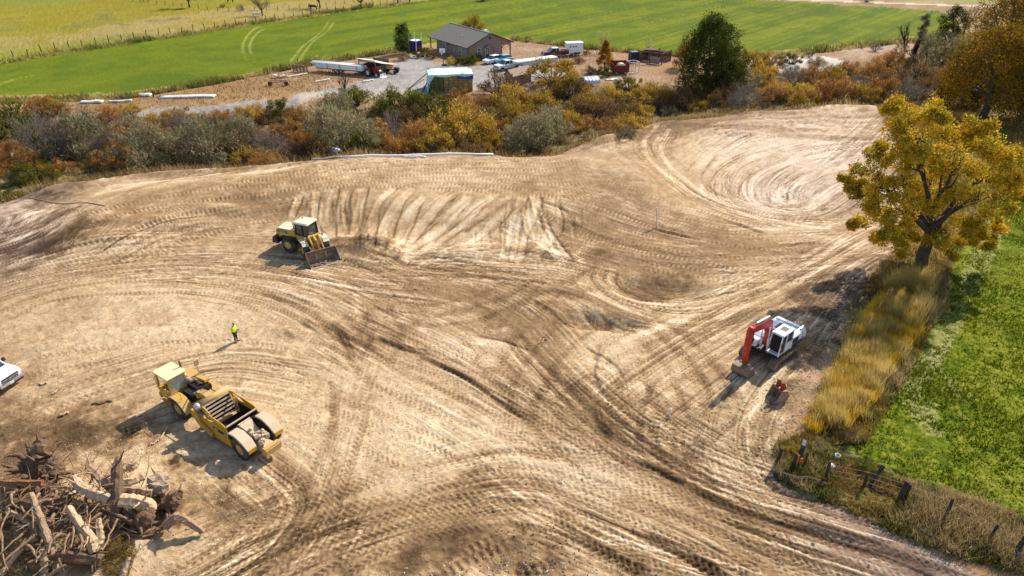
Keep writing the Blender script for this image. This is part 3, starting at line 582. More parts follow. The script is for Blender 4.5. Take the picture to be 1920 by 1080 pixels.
# ------------------------------------------------------------------ foliage
def leaf_cards(cen, dirs, ln, wd, cols):
    """thin rhombic leaves: centre, long axis, length, width"""
    n = len(cen); d = dirs/np.linalg.norm(dirs, axis=1, keepdims=True)
    r = rng.normal(size=(n, 3)); s_ = np.cross(d, r); s_ /= np.linalg.norm(s_, axis=1, keepdims=True)+1e-9
    ln = ln[:, None]; wd = wd[:, None]
    V = np.stack([cen-d*ln/2, cen+s_*wd/2-d*ln*.05, cen+d*ln/2, cen-s_*wd/2-d*ln*.05], 1).reshape(-1, 3)
    F = np.arange(n*4).reshape(-1, 4); C = np.repeat(np.concatenate([cols, np.ones((n, 1))], 1), 4, 0)
    return V, F, C
def card_mesh(name, V, F, C, m):
    me = np_mesh(name, V, F, smooth=False); set_col(me, C); me.materials.append(m); return me
def branch_mb(mb, a, b, r0, r1, sag=.12, n=5, seg=5):
    a, b = Vector(a), Vector(b); L = (b-a).length; off = Vector((random.uniform(-1, 1), random.uniform(-1, 1), random.uniform(-.3, 1)))*L*sag
    pts = []; rs = []
    for i in range(seg+1):
        t = i/seg; q = a.lerp(b, t)+off*(4*t*(1-t))*.5+Vector((random.gauss(0, 1), random.gauss(0, 1), random.gauss(0, 1)))*L*.012*(0 < i < seg); pts.append(q); rs.append(r0*(1-t)+r1*t)
    mb.tube(pts, rs, n, caps=False); return pts
def plant(seed, h, rx, lobes, nleaf, ll, lw, pal, spray=.3, r0=.05, trunk=0., sub=6, fill=.5, tw=None, pals=None):
    """returns (wood mesh, leaf mesh); lobes: [(x,y,z,r)]"""
    random.seed(seed); g_ = np.random.default_rng(seed); mb = MB(); tips = []
    top = Vector((0, 0, trunk*h))
    if trunk: branch_mb(mb, (0, 0, -.3), top, r0*1.25, r0*.9, .06, 8, 6)
    nodes = []; order = list(lobes)
    if trunk: order.sort(key=lambda q: -q[3]); order = order[::1]
    for li, (x, y, z, r) in enumerate(order):
        if trunk and li >= 8:                # a side branch off the nearest limb
            q = Vector((x, y, z)); nd = min(nodes, key=lambda n_: (n_[0]-q).length+(3 if n_[0].z > z else 0)); br = min(nd[1]*.75, r0*.34)
            pts = branch_mb(mb, nd[0], q, br, br*.35, .16, 5, 6)
            nodes += [(p_, br*(1-.65*k/6)) for k, p_ in enumerate(pts) if k > 1]
            for k in range(sub):
                q = pts[random.randint(3, 6)]; dr = Vector((random.gauss(0, 1), random.gauss(0, 1), random.gauss(.35, .8))).normalized()
                e = Vector((x, y, z))+dr*r*random.uniform(.6, 1.08)
                pp = branch_mb(mb, q, e, max(br*.3, .015), .008, .1, 3, 3); tips.append((pp[-1], r)); tips.append((pp[-2], r))
            continue
        st = Vector((0, 0, top.z*random.uniform(.75, 1))) if trunk else Vector((random.uniform(-.12, .12)*rx, random.uniform(-.12, .12)*rx, 0))
        pts = branch_mb(mb, st, (x, y, z), r0*(.58 if trunk else .8), r0*.18, .18, 5, 6)
        nodes += [(p_, r0*(.58-.4*k/6)) for k, p_ in enumerate(pts) if k > 1]
        for k in range(sub):
            q = pts[random.randint(3, 6)]; dr = Vector((random.gauss(0, 1), random.gauss(0, 1), random.gauss(.35, .8))).normalized()
            e = Vector((x, y, z))+dr*r*random.uniform(.6, 1.08)
            pp = branch_mb(mb, q, e, r0*.2, r0*.05, .1, 3, 3); tips.append((pp[-1], r)); tips.append((pp[-2], r))
    V = []
    if nleaf:
        ncl = max(len(tips), 1); per = max(int(nleaf*fill/ncl), 1); cen = []; dr = []; cols = []
        pal = np.array(pal)
        lp = {}
        for i, (tpt, r) in enumerate(tips):
            c = np.array(tpt); kk = g_.normal(size=(per, 3))*r*.26; cen.append(c+kk); dr.append(kk+g_.normal(size=(per, 3))*r*.12+np.array([0, 0, spray*r*.5])); cb = pal[g_.integers(len(pal))]*g_.uniform(.7, 1.2)
            cols.append(cb*g_.uniform(.75, 1.25, (per, 1)))
        nl = len(lobes); per = int(nleaf*(1-fill)/nl)
        for (x, y, z, r) in lobes:
            q = g_.normal(size=(per, 3)); q /= np.linalg.norm(q, axis=1, keepdims=True); rr = r*g_.uniform(.45, 1.02, (per, 1))**.6*(1+.16*np.sin(q[:, :1]*5+x*3)*np.cos(q[:, 1:2]*6+y)); q2 = q*rr; q2[:, 2] *= .85
            cen.append(q2+np.array([x, y, z])); dr.append(q+g_.normal(size=(per, 3))*.7+np.array([0, 0, spray])); bl = (np.sin(q[:, :1]*7+q[:, 2:3]*5+x)+1)*.5
            c1, c2 = pal[g_.integers(len(pal))], pal[g_.integers(len(pal))]; cols.append((c1*bl+c2*(1-bl))*g_.uniform(.65, 1.25, (per, 1)))
        cen = np.concatenate(cen); dr = np.concatenate(dr); cols = np.clip(np.concatenate(cols), .005, .9)
        cen[:, 2] = np.maximum(cen[:, 2], .03*h)
        n = len(cen); V = leaf_cards(cen, dr, ll*g_.uniform(.6, 1.3, n), lw*g_.uniform(.6, 1.3, n), cols)
        lm = card_mesh('foliage', *V, LEAF)
    else: lm = None
    wm = bpy.data.meshes.new('wood'); wm.from_pydata(mb.v, [], mb.f); wm.polygons.foreach_set('use_smooth', [True]*len(wm.polygons)); wm.materials.append(tw or TWIG)
    return wm, lm
def dome(seed, n, h, rx, r, low=.3):
    random.seed(seed*13+5); out = []
    for i in range(n):
        a = 2.4*i+random.uniform(-.6, .6); d = rx*math.sqrt((i+.5)/n)*random.uniform(.65, 1.12)-r*.3; zt = h*(1-.45*(d/rx)**2)*random.uniform(.72, 1.16)-r*.8
        out.append((d*math.cos(a), d*math.sin(a), max(zt*random.uniform(.6 if i % 3 == 0 else .9, 1.03), h*low), r*random.uniform(.75, 1.2)))
    for i in range(n//2):
        a = 2.4*i+1.1; d = rx*random.uniform(.55, .95); out.append((d*math.cos(a), d*math.sin(a), h*random.uniform(.22, .42), r*random.uniform(.7, 1.)))
    return out
PAL = {'grey': [(.32, .28, .14), (.20, .18, .08), (.40, .34, .20), (.33, .25, .15), (.26, .26, .12)], 'rust': [(.50, .22, .05), (.36, .17, .045), (.56, .33, .10), (.30, .16, .06)],
       'gold': [(.54, .33, .035), (.37, .235, .035), (.60, .40, .07), (.33, .22, .04)], 'green': [(.10, .115, .022), (.20, .20, .025), (.31, .275, .03), (.07, .085, .02)],
       'dun': [(.33, .24, .12), (.24, .17, .08), (.40, .31, .15), (.17, .16, .05)], 'dark': [(.12, .07, .035), (.17, .10, .045), (.24, .15, .06)],
       'bare': [(.20, .165, .13)]}
PROTO = {}
def protos():
    sd_ = 100
    for kd, nl_, lw, ll, tw in (('grey', 3600, .030, .11, GTWIG), ('rust', 3000, .028, .14, TWIG), ('gold', 3200, .034, .12, TWIG), ('green', 3400, .035, .12, DTWIG), ('dun', 1500, .03, .22, TWIG), ('dark', 2200, .028, .12, DTWIG)):
        for k in range(3):
            sd_ += 1; lb = dome(sd_, 9+k*3, 1.15, 1.0, .30-.02*k, .25)
            if k == 1: lb = [(x*1.1, y*1.1, z*random.uniform(.75, 1.25), r*.8) for x, y, z, r in lb]
            PROTO[kd, k] = plant(sd_, 1.15, 1., lb, nl_, ll, lw, PAL[kd], spray=.8 if kd in ('rust', 'dun', 'dark') else .45, r0=.035, sub=7, fill=.55, tw=tw)
    for k in range(3):
        sd_ += 1; PROTO['bare', k] = plant(sd_, 1.2, 1., dome(sd_, 12, 1.2, 1., .34, .4), 420, .1, .02, PAL['bare'], spray=.6, r0=.024, sub=30, fill=.8, tw=[GTWIG, TWIG, GTWIG][k])
protos()
# ------------------------------------------------------------------ shrubs of the wash
BUSH = [
 (8, 262, 110, 'green'), (62, 268, 80, 'green'), (88, 236, 60, 'rust'), (112, 236, 46, 'gold'), (160, 258, 95, 'dun', 1.3), (208, 243, 50, 'rust'), (218, 272, 64, 'rust'), (252, 236, 44, 'gold'), (246, 262, 80, 'dun', 1.4), (290, 250, 60, 'gold'), (332, 240, 60, 'gold'),
 (392, 262, 90, 'dun', 1.4), (418, 238, 50, 'rust'), (443, 250, 66, 'bare'), (470, 232, 60, 'gold'), (500, 238, 54, 'dark'), (528, 226, 54, 'green'), (562, 238, 60, 'rust'), (592, 240, 50, 'rust'), (480, 262, 32, 'gold'), (350, 262, 80, 'bare', 1.3), (300, 278, 80, 'rust'),
 (98, 306, 150, 'bare'), (58, 322, 66, 'rust'), (20, 300, 70, 'rust'), (150, 300, 130, 'grey', 1.15), (205, 296, 80, 'bare', 1.3), (14, 330, 64, 'rust'), (112, 330, 56, 'rust'), (216, 322, 70, 'rust'), (280, 312, 130, 'grey', 1.2), (338, 304, 90, 'dark'), (390, 308, 140, 'grey', 1.15), (432, 300, 90, 'dark', 1.1),
 (508, 272, 60, 'rust'), (532, 268, 50, 'rust'), (505, 296, 100, 'bare'), (545, 262, 60, 'rust'), (505, 312, 66, 'rust'), (640, 292, 140, 'grey', 1.15), (600, 290, 80, 'rust'), (570, 300, 70, 'dark'), (636, 240, 90, 'grey', 1.3), (590, 262, 80, 'rust'), (672, 292, 70, 'green'), (668, 262, 90, 'grey'),
 (702, 262, 70, 'rust'), (742, 272, 62, 'bare'), (674, 214, 60, 'green'), (650, 206, 40, 'grey'), (735, 220, 76, 'green'), (770, 216, 60, 'green'), (806, 218, 90, 'green', .8), (828, 246, 70, 'green'), (694, 288, 60, 'grey'), (768, 258, 50, 'rust'), (792, 276, 80, 'rust'), (736, 288, 60, 'rust'), (820, 288, 84, 'gold'), (760, 240, 70, 'dark'),
 (812, 262, 50, 'green'), (838, 256, 70, 'dark'), (868, 268, 120, 'gold'), (902, 276, 80, 'gold'), (852, 284, 60, 'rust'), (905, 216, 56, 'rust'), (762, 288, 46, 'rust'), (664, 296, 44, 'rust'), (870, 230, 70, 'rust'), (880, 292, 60, 'dark'), (915, 240, 70, 'bare'),
 (935, 196, 76, 'dark'), (958, 214, 80, 'gold'), (1035, 178, 120, 'gold', .62), (1010, 216, 74, 'gold'), (1068, 188, 70, 'gold'), (1088, 186, 56, 'bare'), (1100, 214, 74, 'gold'), (1142, 196, 56, 'gold'), (1176, 186, 48, 'green'), (1214, 198, 84, 'gold'), (1246, 196, 60, 'gold'),
 (1232, 212, 64, 'dark'), (962, 240, 80, 'gold'), (1000, 290, 120, 'grey', 1.1), (975, 270, 90, 'grey'), (1028, 262, 90, 'grey'), (1030, 226, 60, 'dark'), (926, 262, 74, 'rust'), (912, 286, 60, 'gold'), (1066, 250, 60, 'gold'), (1102, 246, 50, 'rust'), (1112, 262, 52, 'dun'), (1134, 258, 40, 'dun'), (1160, 248, 60, 'rust'),
 (1186, 246, 60, 'gold'), (1162, 226, 66, 'dark'), (1122, 230, 84, 'dark'), (1082, 226, 66, 'dark'), (1052, 272, 44, 'dun'), (1024, 294, 40, 'rust'), (1176, 254, 44, 'dun'), (1252, 218, 50, 'dun'), (1270, 206, 70, 'dark'), (1302, 212, 50, 'gold'), (985, 210, 60, 'rust'), (1000, 296, 46, 'dark'),
 (1376, 168, 90, 'grey'), (1398, 196, 84, 'bare'), (1424, 168, 70, 'gold'), (1446, 196, 64, 'rust'), (1380, 206, 60, 'bare'), (1410, 206, 44, 'dun'), (1464, 190, 70, 'gold'), (1500, 198, 64, 'gold'), (1482, 166, 60, 'bare'), (1520, 164, 60, 'rust'), (1542, 192, 74, 'rust'), (1562, 166, 60, 'gold'), (1578, 192, 74, 'rust'),
 (1602, 172, 60, 'bare'), (1612, 196, 60, 'gold'), (1642, 152, 64, 'rust'), (1650, 190, 74, 'rust'), (1662, 166, 56, 'dark'), (1690, 196, 80, 'bare'), (1668, 132, 60, 'rust'), (1742, 136, 110, 'grey'), (1712, 168, 84, 'dark'), (1734, 188, 80, 'dark'), (1704, 142, 50, 'green'), (1764, 160, 60, 'rust'), (1722, 160, 60, 'grey'),
 (12, 378, 46, 'green'), (50, 348, 60, 'green'), (32, 352, 50, 'grey'), (86, 332, 62, 'gold'), (96, 342, 44, 'green'), (-30, 330, 100, 'rust'), (-20, 270, 120, 'green'), (-60, 300, 120, 'grey'), (128, 286, 70, 'gold'), (1330, 206, 70, 'dark'), (1350, 196, 60, 'dark'), (1296, 196, 60, 'dark'),
 (1440, 150, 56, 'rust'), (1530, 140, 44, 'dun'), (1590, 146, 50, 'rust'), (1480, 140, 40, 'green'), (1412, 140, 60, 'gold'), (560, 282, 60, 'rust'), (1130, 214, 50, 'gold'), (1200, 224, 56, 'gold'), (860, 212, 50, 'rust'), (450, 270, 80, 'grey', 1.3), (228, 300, 70, 'rust'), (184, 320, 60, 'dark'), (330, 312, 60, 'dark'), (460, 308, 60, 'gold')]
NAMES = {'grey': ('sage_shrub', 'grey-green'), 'rust': ('tamarisk_shrub', 'rust-orange'), 'gold': ('willow_shrub', 'golden yellow'), 'green': ('olive_shrub', 'dark green'), 'dun': ('weed_clump', 'pale dry tan'), 'dark': ('bramble_shrub', 'dark brown'), 'bare': ('bare_shrub', 'leafless grey')}
SECT = [(150, 'at the left end of the wash'), (430, 'in the wash below the white irrigation pipes'), (600, 'in the wash below the rusty implement'), (700, 'in the wash below the pipe trailer'), (890, 'in the wash below the haystack'), (1000, 'in the wash below the small brown shed'), (1100, 'in the wash below the white trailers'),
        (1270, 'in the wash below the corral'), (1400, 'around the foot of the tall green tree'), (1560, 'right of the tall green tree'), (1670, 'above the pale loop of scraped dirt'), (3000, 'left of the big orange cottonwoods')]
ORD = ['first', 'second', 'third', 'fourth', 'fifth', 'sixth', 'seventh', 'eighth', 'ninth', 'tenth', 'eleventh', 'twelfth', 'thirteenth', 'fourteenth']
def lip(px): return float(np.interp(px, [0, 40, 180, 400, 600, 900, 1010, 1110, 1250, 1440, 1640], [372, 355, 325, 309, 291, 282, 290, 252, 218, 199, 190]))
buckets = {}
for i, b in enumerate(BUSH):
    s = next(t for lim, t in SECT if b[0] < lim); up_ = lip(b[0])-b[1]; row = 'front row' if up_ < 18 else ('middle row' if up_ < 52 else 'back row')
    buckets.setdefault((s, row, b[3]), []).append((b[0], i))
lab = {}
for (s, row, kd), L_ in buckets.items():
    L_.sort()
    for k, (_, i) in enumerate(L_):
        pos = '' if len(L_) == 1 else f', {ORD[k]} from left'
        lab[i] = f"{NAMES[kd][1]} bush, {row} {s}{pos}".replace('in the wash below', 'below').replace('right of the tall green tree', 'right of the green tree')
def place_plant(name, label, cat, pr, loc, sc, rz, group):
    t = thing(name, label, cat, loc, rz, group); t.scale = sc
    for nm, me in zip(('stems', 'foliage'), pr):
        if me: o = bpy.data.objects.new(nm, me); COL.objects.link(o); o.parent = t
    return t
for i, (px, py, wp, kd, *hx_) in enumerate(BUSH):
    loc = G(px, py-4); s = FPX/(loc.y*cp+CAM_H*sp); rad = wp/s/2*1.02
    hh = rad*random.uniform(.85, 1.12)*(1.0 if kd != 'dun' else .7)*(hx_[0] if hx_ else 1)
    place_plant(NAMES[kd][0], lab[i], 'bush', PROTO[kd, i % 3], loc-Vector((0, 0, .1)), (rad, rad, hh), random.uniform(0, 6.28), 'shrubs growing in the wash')
# low scrub edging the site and the banks: countless small plants, one mesh
def scatter_poly(poly, n, seed=1, perspective=False):
    g_ = np.random.default_rng(seed); w_ = Pn(poly); lo, hi = w_.min(0), w_.max(0); out = []
    while sum(map(len, out)) < n:
        q = g_.uniform(lo, hi, (n*3, 2)); out.append(q[inpoly(q[:, 0], q[:, 1], w_)])
    return np.concatenate(out)[:n]
def blades(name, pts, hr, wr, pal, lean=.35, clump=None, label=None, cat='grass', keep=None):
    n = len(pts); g_ = np.random.default_rng(abs(hash(name)) % 1000 if False else len(name)*31+n % 97)
    x, y = pts[:, 0], pts[:, 1]; z = gz(x, y)
    nz = bil(ND, (x*1.3) % 150-75, (y*1.3) % 95+20, GX0, GY0, DX)
    h = g_.uniform(*hr, n)*np.clip(1+.3*nz, .35, 1.8); wd = g_.uniform(*wr, n)
    a = g_.uniform(0, 6.28, n); s_ = np.stack([np.cos(a), np.sin(a), 0*a], 1); ln = g_.normal(0, lean, (n, 2))
    b = np.stack([x, y, z-.03], 1); tip = b+np.stack([ln[:, 0]*h-.15*h, ln[:, 1]*h, h], 1)
    V = np.stack([b-s_*wd[:, None]/2, b+s_*wd[:, None]/2, tip], 1).reshape(-1, 3); pal = np.array(pal)
    ci = np.clip(((nz*.5+.5)*len(pal)+g_.normal(0, .7, n)), 0, len(pal)-1).astype(int); c = pal[ci]*g_.uniform(.7, 1.3, (n, 1))
    me = np_mesh(name, V, np.arange(n*3).reshape(-1, 3), smooth=False); set_col(me, np.repeat(np.concatenate([c, np.ones((n, 1))], 1), 3, 0)); me.materials.append(GRASS)
    o = bpy.data.objects.new(name, me); COL.objects.link(o); o['kind'] = 'stuff'; return o
def tufted(poly, n, seed, nt_, r):
    g_ = np.random.default_rng(seed); c = scatter_poly(poly, nt_, seed); k = g_.integers(0, nt_, n); a = scatter_poly(poly, n//4, seed+1); rr = r*g_.uniform(.5, 1.3, nt_)[k]
    return np.concatenate([c[k]+g_.normal(size=(n, 2))*rr[:, None]*.5, a])
gp = [(.34, .23, .09), (.26, .17, .06), (.15, .14, .035), (.22, .13, .05), (.38, .27, .12)]
blades('bank_grass', np.concatenate([scatter_poly(WASH, 40000, 3), scatter_poly([(0, 372), (40, 340), (180, 315), (400, 305), (600, 285), (900, 276), (1010, 284), (1110, 246), (1250, 212), (1440, 193), (1640, 184), (1640, 194), (1440, 204), (1250, 224), (1110, 258), (1010, 296), (900, 288), (600, 298), (400, 318), (180, 336), (40, 362)], 9000, 4)]), (.4, 1.2), (.05, .14), gp)
blades('yard_weeds', scatter_poly([(60, 205), (300, 180), (420, 158), (560, 130), (700, 118), (740, 135), (600, 172), (420, 196), (120, 214)], 6000, 5), (.15, .5), (.06, .2), gp)
blades('field_edge_grass', np.concatenate([scatter_poly([(0, 187), (240, 179), (400, 153), (560, 120), (770, 90), (770, 95), (560, 128), (400, 160), (240, 186), (0, 196)], 7000, 6), scatter_poly([(0, 114), (250, 76), (480, 41), (700, 10), (700, 14), (480, 46), (250, 82), (0, 121)], 5000, 7), scatter_poly([(1330, 106), (1500, 95), (1760, 66), (1760, 74), (1500, 104), (1330, 114)], 4000, 8), scatter_poly([(960, 70), (1130, 92), (1290, 104), (1290, 108), (1130, 96), (960, 76)], 3000, 9)]), (.4, 1.1), (.08, .3), [(.42, .34, .12), (.33, .25, .08), (.16, .17, .04)])
STRIP = [(1640, 565), (1680, 535), (1745, 530), (1735, 600), (1690, 670), (1640, 740), (1615, 790), (1580, 808), (1515, 812), (1535, 765), (1570, 700), (1600, 635)]
blades('tall_ochre_grass', tufted(STRIP, 44000, 11, 420, .55), (.7, 1.35), (.02, .05), [(.80, .52, .05), (.72, .46, .05), (.54, .40, .09), (.34, .27, .08), (.62, .46, .15)], lean=.2)
blades('ditch_weeds', np.concatenate([scatter_poly([(1452, 836), (1510, 812), (1560, 850), (1600, 880), (1720, 918), (1960, 990), (1980, 1100), (1800, 1050), (1650, 990), (1540, 940), (1460, 900)], 26000, 12), scatter_poly([(1560, 840), (1640, 740), (1740, 580), (1760, 500), (1790, 480), (1770, 580), (1690, 730), (1620, 840)], 12000, 13)]), (.15, .62), (.025, .08), [(.34, .22, .07), (.27, .17, .05), (.14, .13, .03), (.10, .14, .02), (.38, .28, .13)], lean=.4)
blades('tree_foot_grass', np.concatenate([scatter_poly([(1640, 190), (1780, 210), (1920, 215), (1930, 330), (1860, 380), (1780, 470), (1760, 520), (1620, 540), (1660, 500), (1690, 470), (1700, 300)], 30000, 14)]), (.3, .9), (.04, .12), [(.33, .20, .06), (.24, .15, .05), (.12, .13, .03), (.38, .24, .07)], lean=.4)
blades('meadow_grass', scatter_poly([(1900, 340), (1850, 440), (1755, 550), (1722, 630), (1690, 700), (1610, 820), (1600, 850), (1690, 890), (1960, 985), (2300, 1100), (2300, 340)], 90000, 15), (.10, .24), (.05, .14), [(.085, .125, .002), (.10, .14, .003), (.115, .15, .004), (.13, .155, .01)], lean=.7)
# ------------------------------------------------------------------ trees
def tree(name, label, px, py, h, lobes, nleaf, ll, lw, pal, r0, trunk, seed, sub=8, fill=.55, rz=0, tw=None, spray=.2, cat='tree', rx=4):
    wm, lm = plant(seed, h, rx, lobes, nleaf, ll, lw, pal, spray=spray, r0=r0, trunk=trunk, sub=sub, fill=fill, tw=tw or BARK)
    t = thing(name, label, cat, G(px, py), rz)
    for nm, me in (('trunk', wm), ('crown', lm)):
        if me: o = bpy.data.objects.new(nm, me); COL.objects.link(o); o.parent = t
    return t
# the yellow cottonwood beside the meadow: lobes measured off its outline
hx, hy = G(1722, 503).xy
def lobe(px, py, dy, r):                     # lobe centre at depth hy+dy
    Y = hy+dy; v_ = (py-540)/FPX; d = (sp+v_*cp)/(cp-v_*sp); z = CAM_H-Y*d; t = Y*cp+(CAM_H-z)*sp
    return ((px-960)/FPX*t-hx, dy, z-mz(hx, hy), r)
HL = [lobe(*a) for a in [(1700, 212, 0, 1.7), (1745, 232, 1.5, 1.7), (1672, 245, -1, 1.6), (1720, 262, -2, 1.8), (1690, 298, 1.5, 2.0), (1640, 312, -1, 1.6), (1618, 350, 0, 1.5), (1658, 352, -2.5, 1.8), (1700, 345, -3, 1.8), (1750, 292, -2, 1.8),
      (1792, 262, 1, 1.8), (1838, 262, 0, 1.8), (1872, 288, -1, 1.8), (1905, 305, 1, 1.5), (1800, 305, -3, 2.0), (1850, 322, 2, 2.0), (1885, 345, 0, 1.6), (1745, 345, 3, 2.0), (1790, 352, -2, 1.9), (1835, 368, -1, 1.9), (1866, 392, 1, 1.5),
      (1655, 400, 1, 1.5), (1630, 385, -2, 1.2), (1700, 400, -2.5, 1.6), (1668, 432, -1, 1.2), (1750, 400, 2, 1.6), (1800, 412, 0, 1.6), (1838, 425, -1, 1.3), (1765, 440, -1, 1.3), (1700, 440, 2, 1.2), (1600, 365, 0, .9), (1745, 215, 0, 1.2), (1810, 450, 1, 1.0), (1720, 375, 0, 1.6), (1770, 320, 1, 1.6), (1652, 448, 0, 1.3), (1690, 462, -1.5, 1.1), (1612, 415, 1, 1.1), (1785, 465, -1, 1.3), (1835, 455, 0, 1.2), (1875, 430, 1, 1.2), (1905, 360, 0, 1.3), (1595, 340, 0, 1.0), (1635, 285, 0, 1.2), (1680, 190, 0, 1.1), (1820, 235, 0, 1.2)]]
random.seed(42); HL2 = []
for x, y, z, r in HL:
    HL2.append((x, y, z, r*.62))
    for _ in range(2):
        d = Vector((random.gauss(0, 1), random.gauss(0, 1), random.gauss(-.15, .8))).normalized()*r*random.uniform(.6, 1.0); HL2.append((x+d.x, y+d.y, z+d.z, r*random.uniform(.35, .5)))
YP = [(.60, .40, .02), (.50, .35, .03), (.37, .30, .03), (.66, .43, .03), (.24, .22, .03), (.62, .33, .03), (.46, .38, .04)]
tree('cottonwood_tree', 'yellow leafed cottonwood standing alone between the dirt site and the green meadow', 1722, 503, 15, HL2, 82000, .21, .135, YP, .48, .30, 501, sub=6, fill=.6, rx=8, tw=mat('cottonwood_bark', (.075, .055, .04), .95, var=.5, scale=4))
OP = [(.34, .18, .015), (.25, .15, .02), (.38, .19, .02), (.17, .12, .02), (.42, .24, .02), (.12, .09, .015)]
def crown_lobes(h, w_, n, r, seed, low=.22):
    random.seed(seed); L_ = []
    for i in range(n):
        a = 2.399*i; u = (i+.5)/n; zc = h*(low+(1-low)*u)-r*.7; prof = math.sin(math.pi*min(.97, .18+u*.80))**.6
        L_.append((w_/2*prof*math.cos(a)*random.uniform(.5, 1), w_/2*prof*math.sin(a)*random.uniform(.5, 1), zc, r*random.uniform(.75, 1.25)))
    return L_
for k, (px, py, h, w_, n, r, lbl, pl) in enumerate([
        (1842, 222, 14.5, 16, 34, 2.2, 'large orange-brown cottonwood at the right edge above the yellow tree', OP), (1915, 228, 15, 13, 28, 2.2, 'orange cottonwood cut by the right edge of the photo', OP),
        (1800, 200, 9.5, 9, 20, 1.6, 'olive-orange cottonwood lowest at the left of the orange group', OP), (1860, 150, 18, 14, 28, 2.3, 'tallest orange cottonwood behind the group at the right edge', OP), (1925, 130, 16, 12, 24, 2.2, 'far orange cottonwood topmost at the right edge', OP)]):
    tree('cottonwood_tree', lbl, px, py, h, crown_lobes(h, w_, n, r, 600+k), 15000, .34, .24, pl, .5, .3, 610+k, sub=8, rx=5)
DG = [(.035, .05, .012), (.06, .075, .015), (.09, .10, .02), (.045, .06, .012)]
tree('broadleaf_tree', 'tall dark green tree standing alone between the wash and the far field', 1322, 178, 14.5, crown_lobes(14.5, 10.5, 34, 1.7, 650, .12), 34000, .26, .18, DG, .4, .25, 651, rx=4)
tree('broadleaf_tree', 'dark green tree with yellowing leaves leaning right of the tallest green crown', 1362, 170, 9, crown_lobes(9, 8, 20, 1.4, 652, .12), 9000, .26, .18, DG+[(.14, .13, .02)], .3, .25, 653, rx=3)
tree('maple_tree', 'rust-red small tree tucked against the left side of the tall green tree', 1282, 128, 5.6, crown_lobes(5.6, 5, 12, 1.0, 655, .15), 3500, .22, .15, [(.24, .08, .02), (.30, .12, .025)], .15, .25, 656, rx=2)
tree('broadleaf_tree', 'round dark green tree at the far corner of the mown field', 1782, 72, 6.6, crown_lobes(6.6, 7, 18, 1.2, 660, .1), 6000, .26, .2, DG+[(.18, .14, .02)], .25, .2, 661, rx=3)
tree('bare_tree', 'leafless spreading tree right of the dirt mound beyond the wash', 1690, 118, 7.5, [(random.uniform(-2.2, 2.2), random.uniform(-1.5, 1.5), random.uniform(4, 7), 1.0) for _ in range(8)], 0, .1, .1, [(1, 1, 1)], .22, .25, 662, sub=14, tw=DTWIG)
tree('bare_tree', 'small leafless tree rising from the back of the wash beside the gravel road', 649, 196, 5, [(random.uniform(-1.3, 1.3), random.uniform(-1, 1), random.uniform(2.6, 4.8), .8) for _ in range(8)], 0, .1, .1, [(1, 1, 1)], .13, .25, 690, sub=10, tw=DTWIG)
for k, (px, py, lb) in enumerate([(410, 262, 'dark dead snag standing among the bushes at the left of the wash'), (742, 262, 'silver dead snag below the left end of the haystack'), (120, 300, 'grey leaning dead snag at the far left of the wash'), (1490, 168, 'grey dead snag right of the tall green tree')]):
    tree('dead_snag', lb, px, py, 4.2, [(random.uniform(-1.6, 1.6), random.uniform(-1, 1), random.uniform(2.2, 4.4), .9) for _ in range(7)], 0, .1, .1, [(1, 1, 1)], .12, .2, 695+k, sub=14, tw=GTWIG if k else DTWIG)
tree('poplar_tree', 'narrow leafless poplar standing upright beside the leafless spreading tree', 1708, 128, 11, [(random.uniform(-.5, .5)+z_*.03, random.uniform(-.5, .5), z_, .6) for z_ in np.linspace(3, 10.6, 16)], 7000, .22, .06, [(.12, .09, .06), (.16, .12, .08)], .34, .3, 663, sub=14, tw=DTWIG, spray=2)
tree('bare_tree', 'dark leaning branches of a leafless tree among the orange cottonwoods', 1806, 66, 7, [(random.uniform(-.5, 3.5), random.uniform(-1.5, 1.5), random.uniform(3.5, 7), .9) for _ in range(7)], 0, .1, .1, [(1, 1, 1)], .18, .25, 664, sub=8, tw=DTWIG)
tree('maple_tree', 'small cone-shaped orange tree on the lawn by the red trailer box', 1133, 133, 6.2, [(math.cos(i*2.4)*(1-i/22)*1.5, math.sin(i*2.4)*(1-i/22)*1.5, 1.3+i*.22, .75-i*.018) for i in range(21)], 6500, .2, .14, [(.36, .17, .02), (.42, .22, .03), (.26, .15, .025), (.45, .15, .02)], .12, .25, 670, rx=1.5)
tree('sapling', 'thin pale sapling with sparse yellow leaves behind the orange cone tree', 1130, 100, 4.6, [(random.uniform(-1.2, 1.2), random.uniform(-1, 1), random.uniform(2, 4.4), .8) for _ in range(8)], 500, .2, .12, [(.42, .36, .16)], .07, .3, 671, tw=GTWIG)
tree('sapling', 'thin pale sapling behind the dark loafing shed', 1212, 104, 3.8, [(random.uniform(-1, 1), random.uniform(-1, 1), random.uniform(1.6, 3.6), .7) for _ in range(7)], 400, .2, .12, [(.38, .36, .14)], .06, .3, 672, tw=GTWIG)
tree('evergreen_tree', 'rounded dark evergreen standing left of the purple shed', 756, 101, 6.4, [(math.cos(i*2.4)*1.25*math.sin(.5+i/22*2.3), math.sin(i*2.4)*1.25*math.sin(.5+i/22*2.3), .6+i*.25, .9) for i in range(22)], 8000, .2, .1, [(.018, .035, .012), (.03, .05, .015), (.022, .04, .016)], .15, .2, 673)
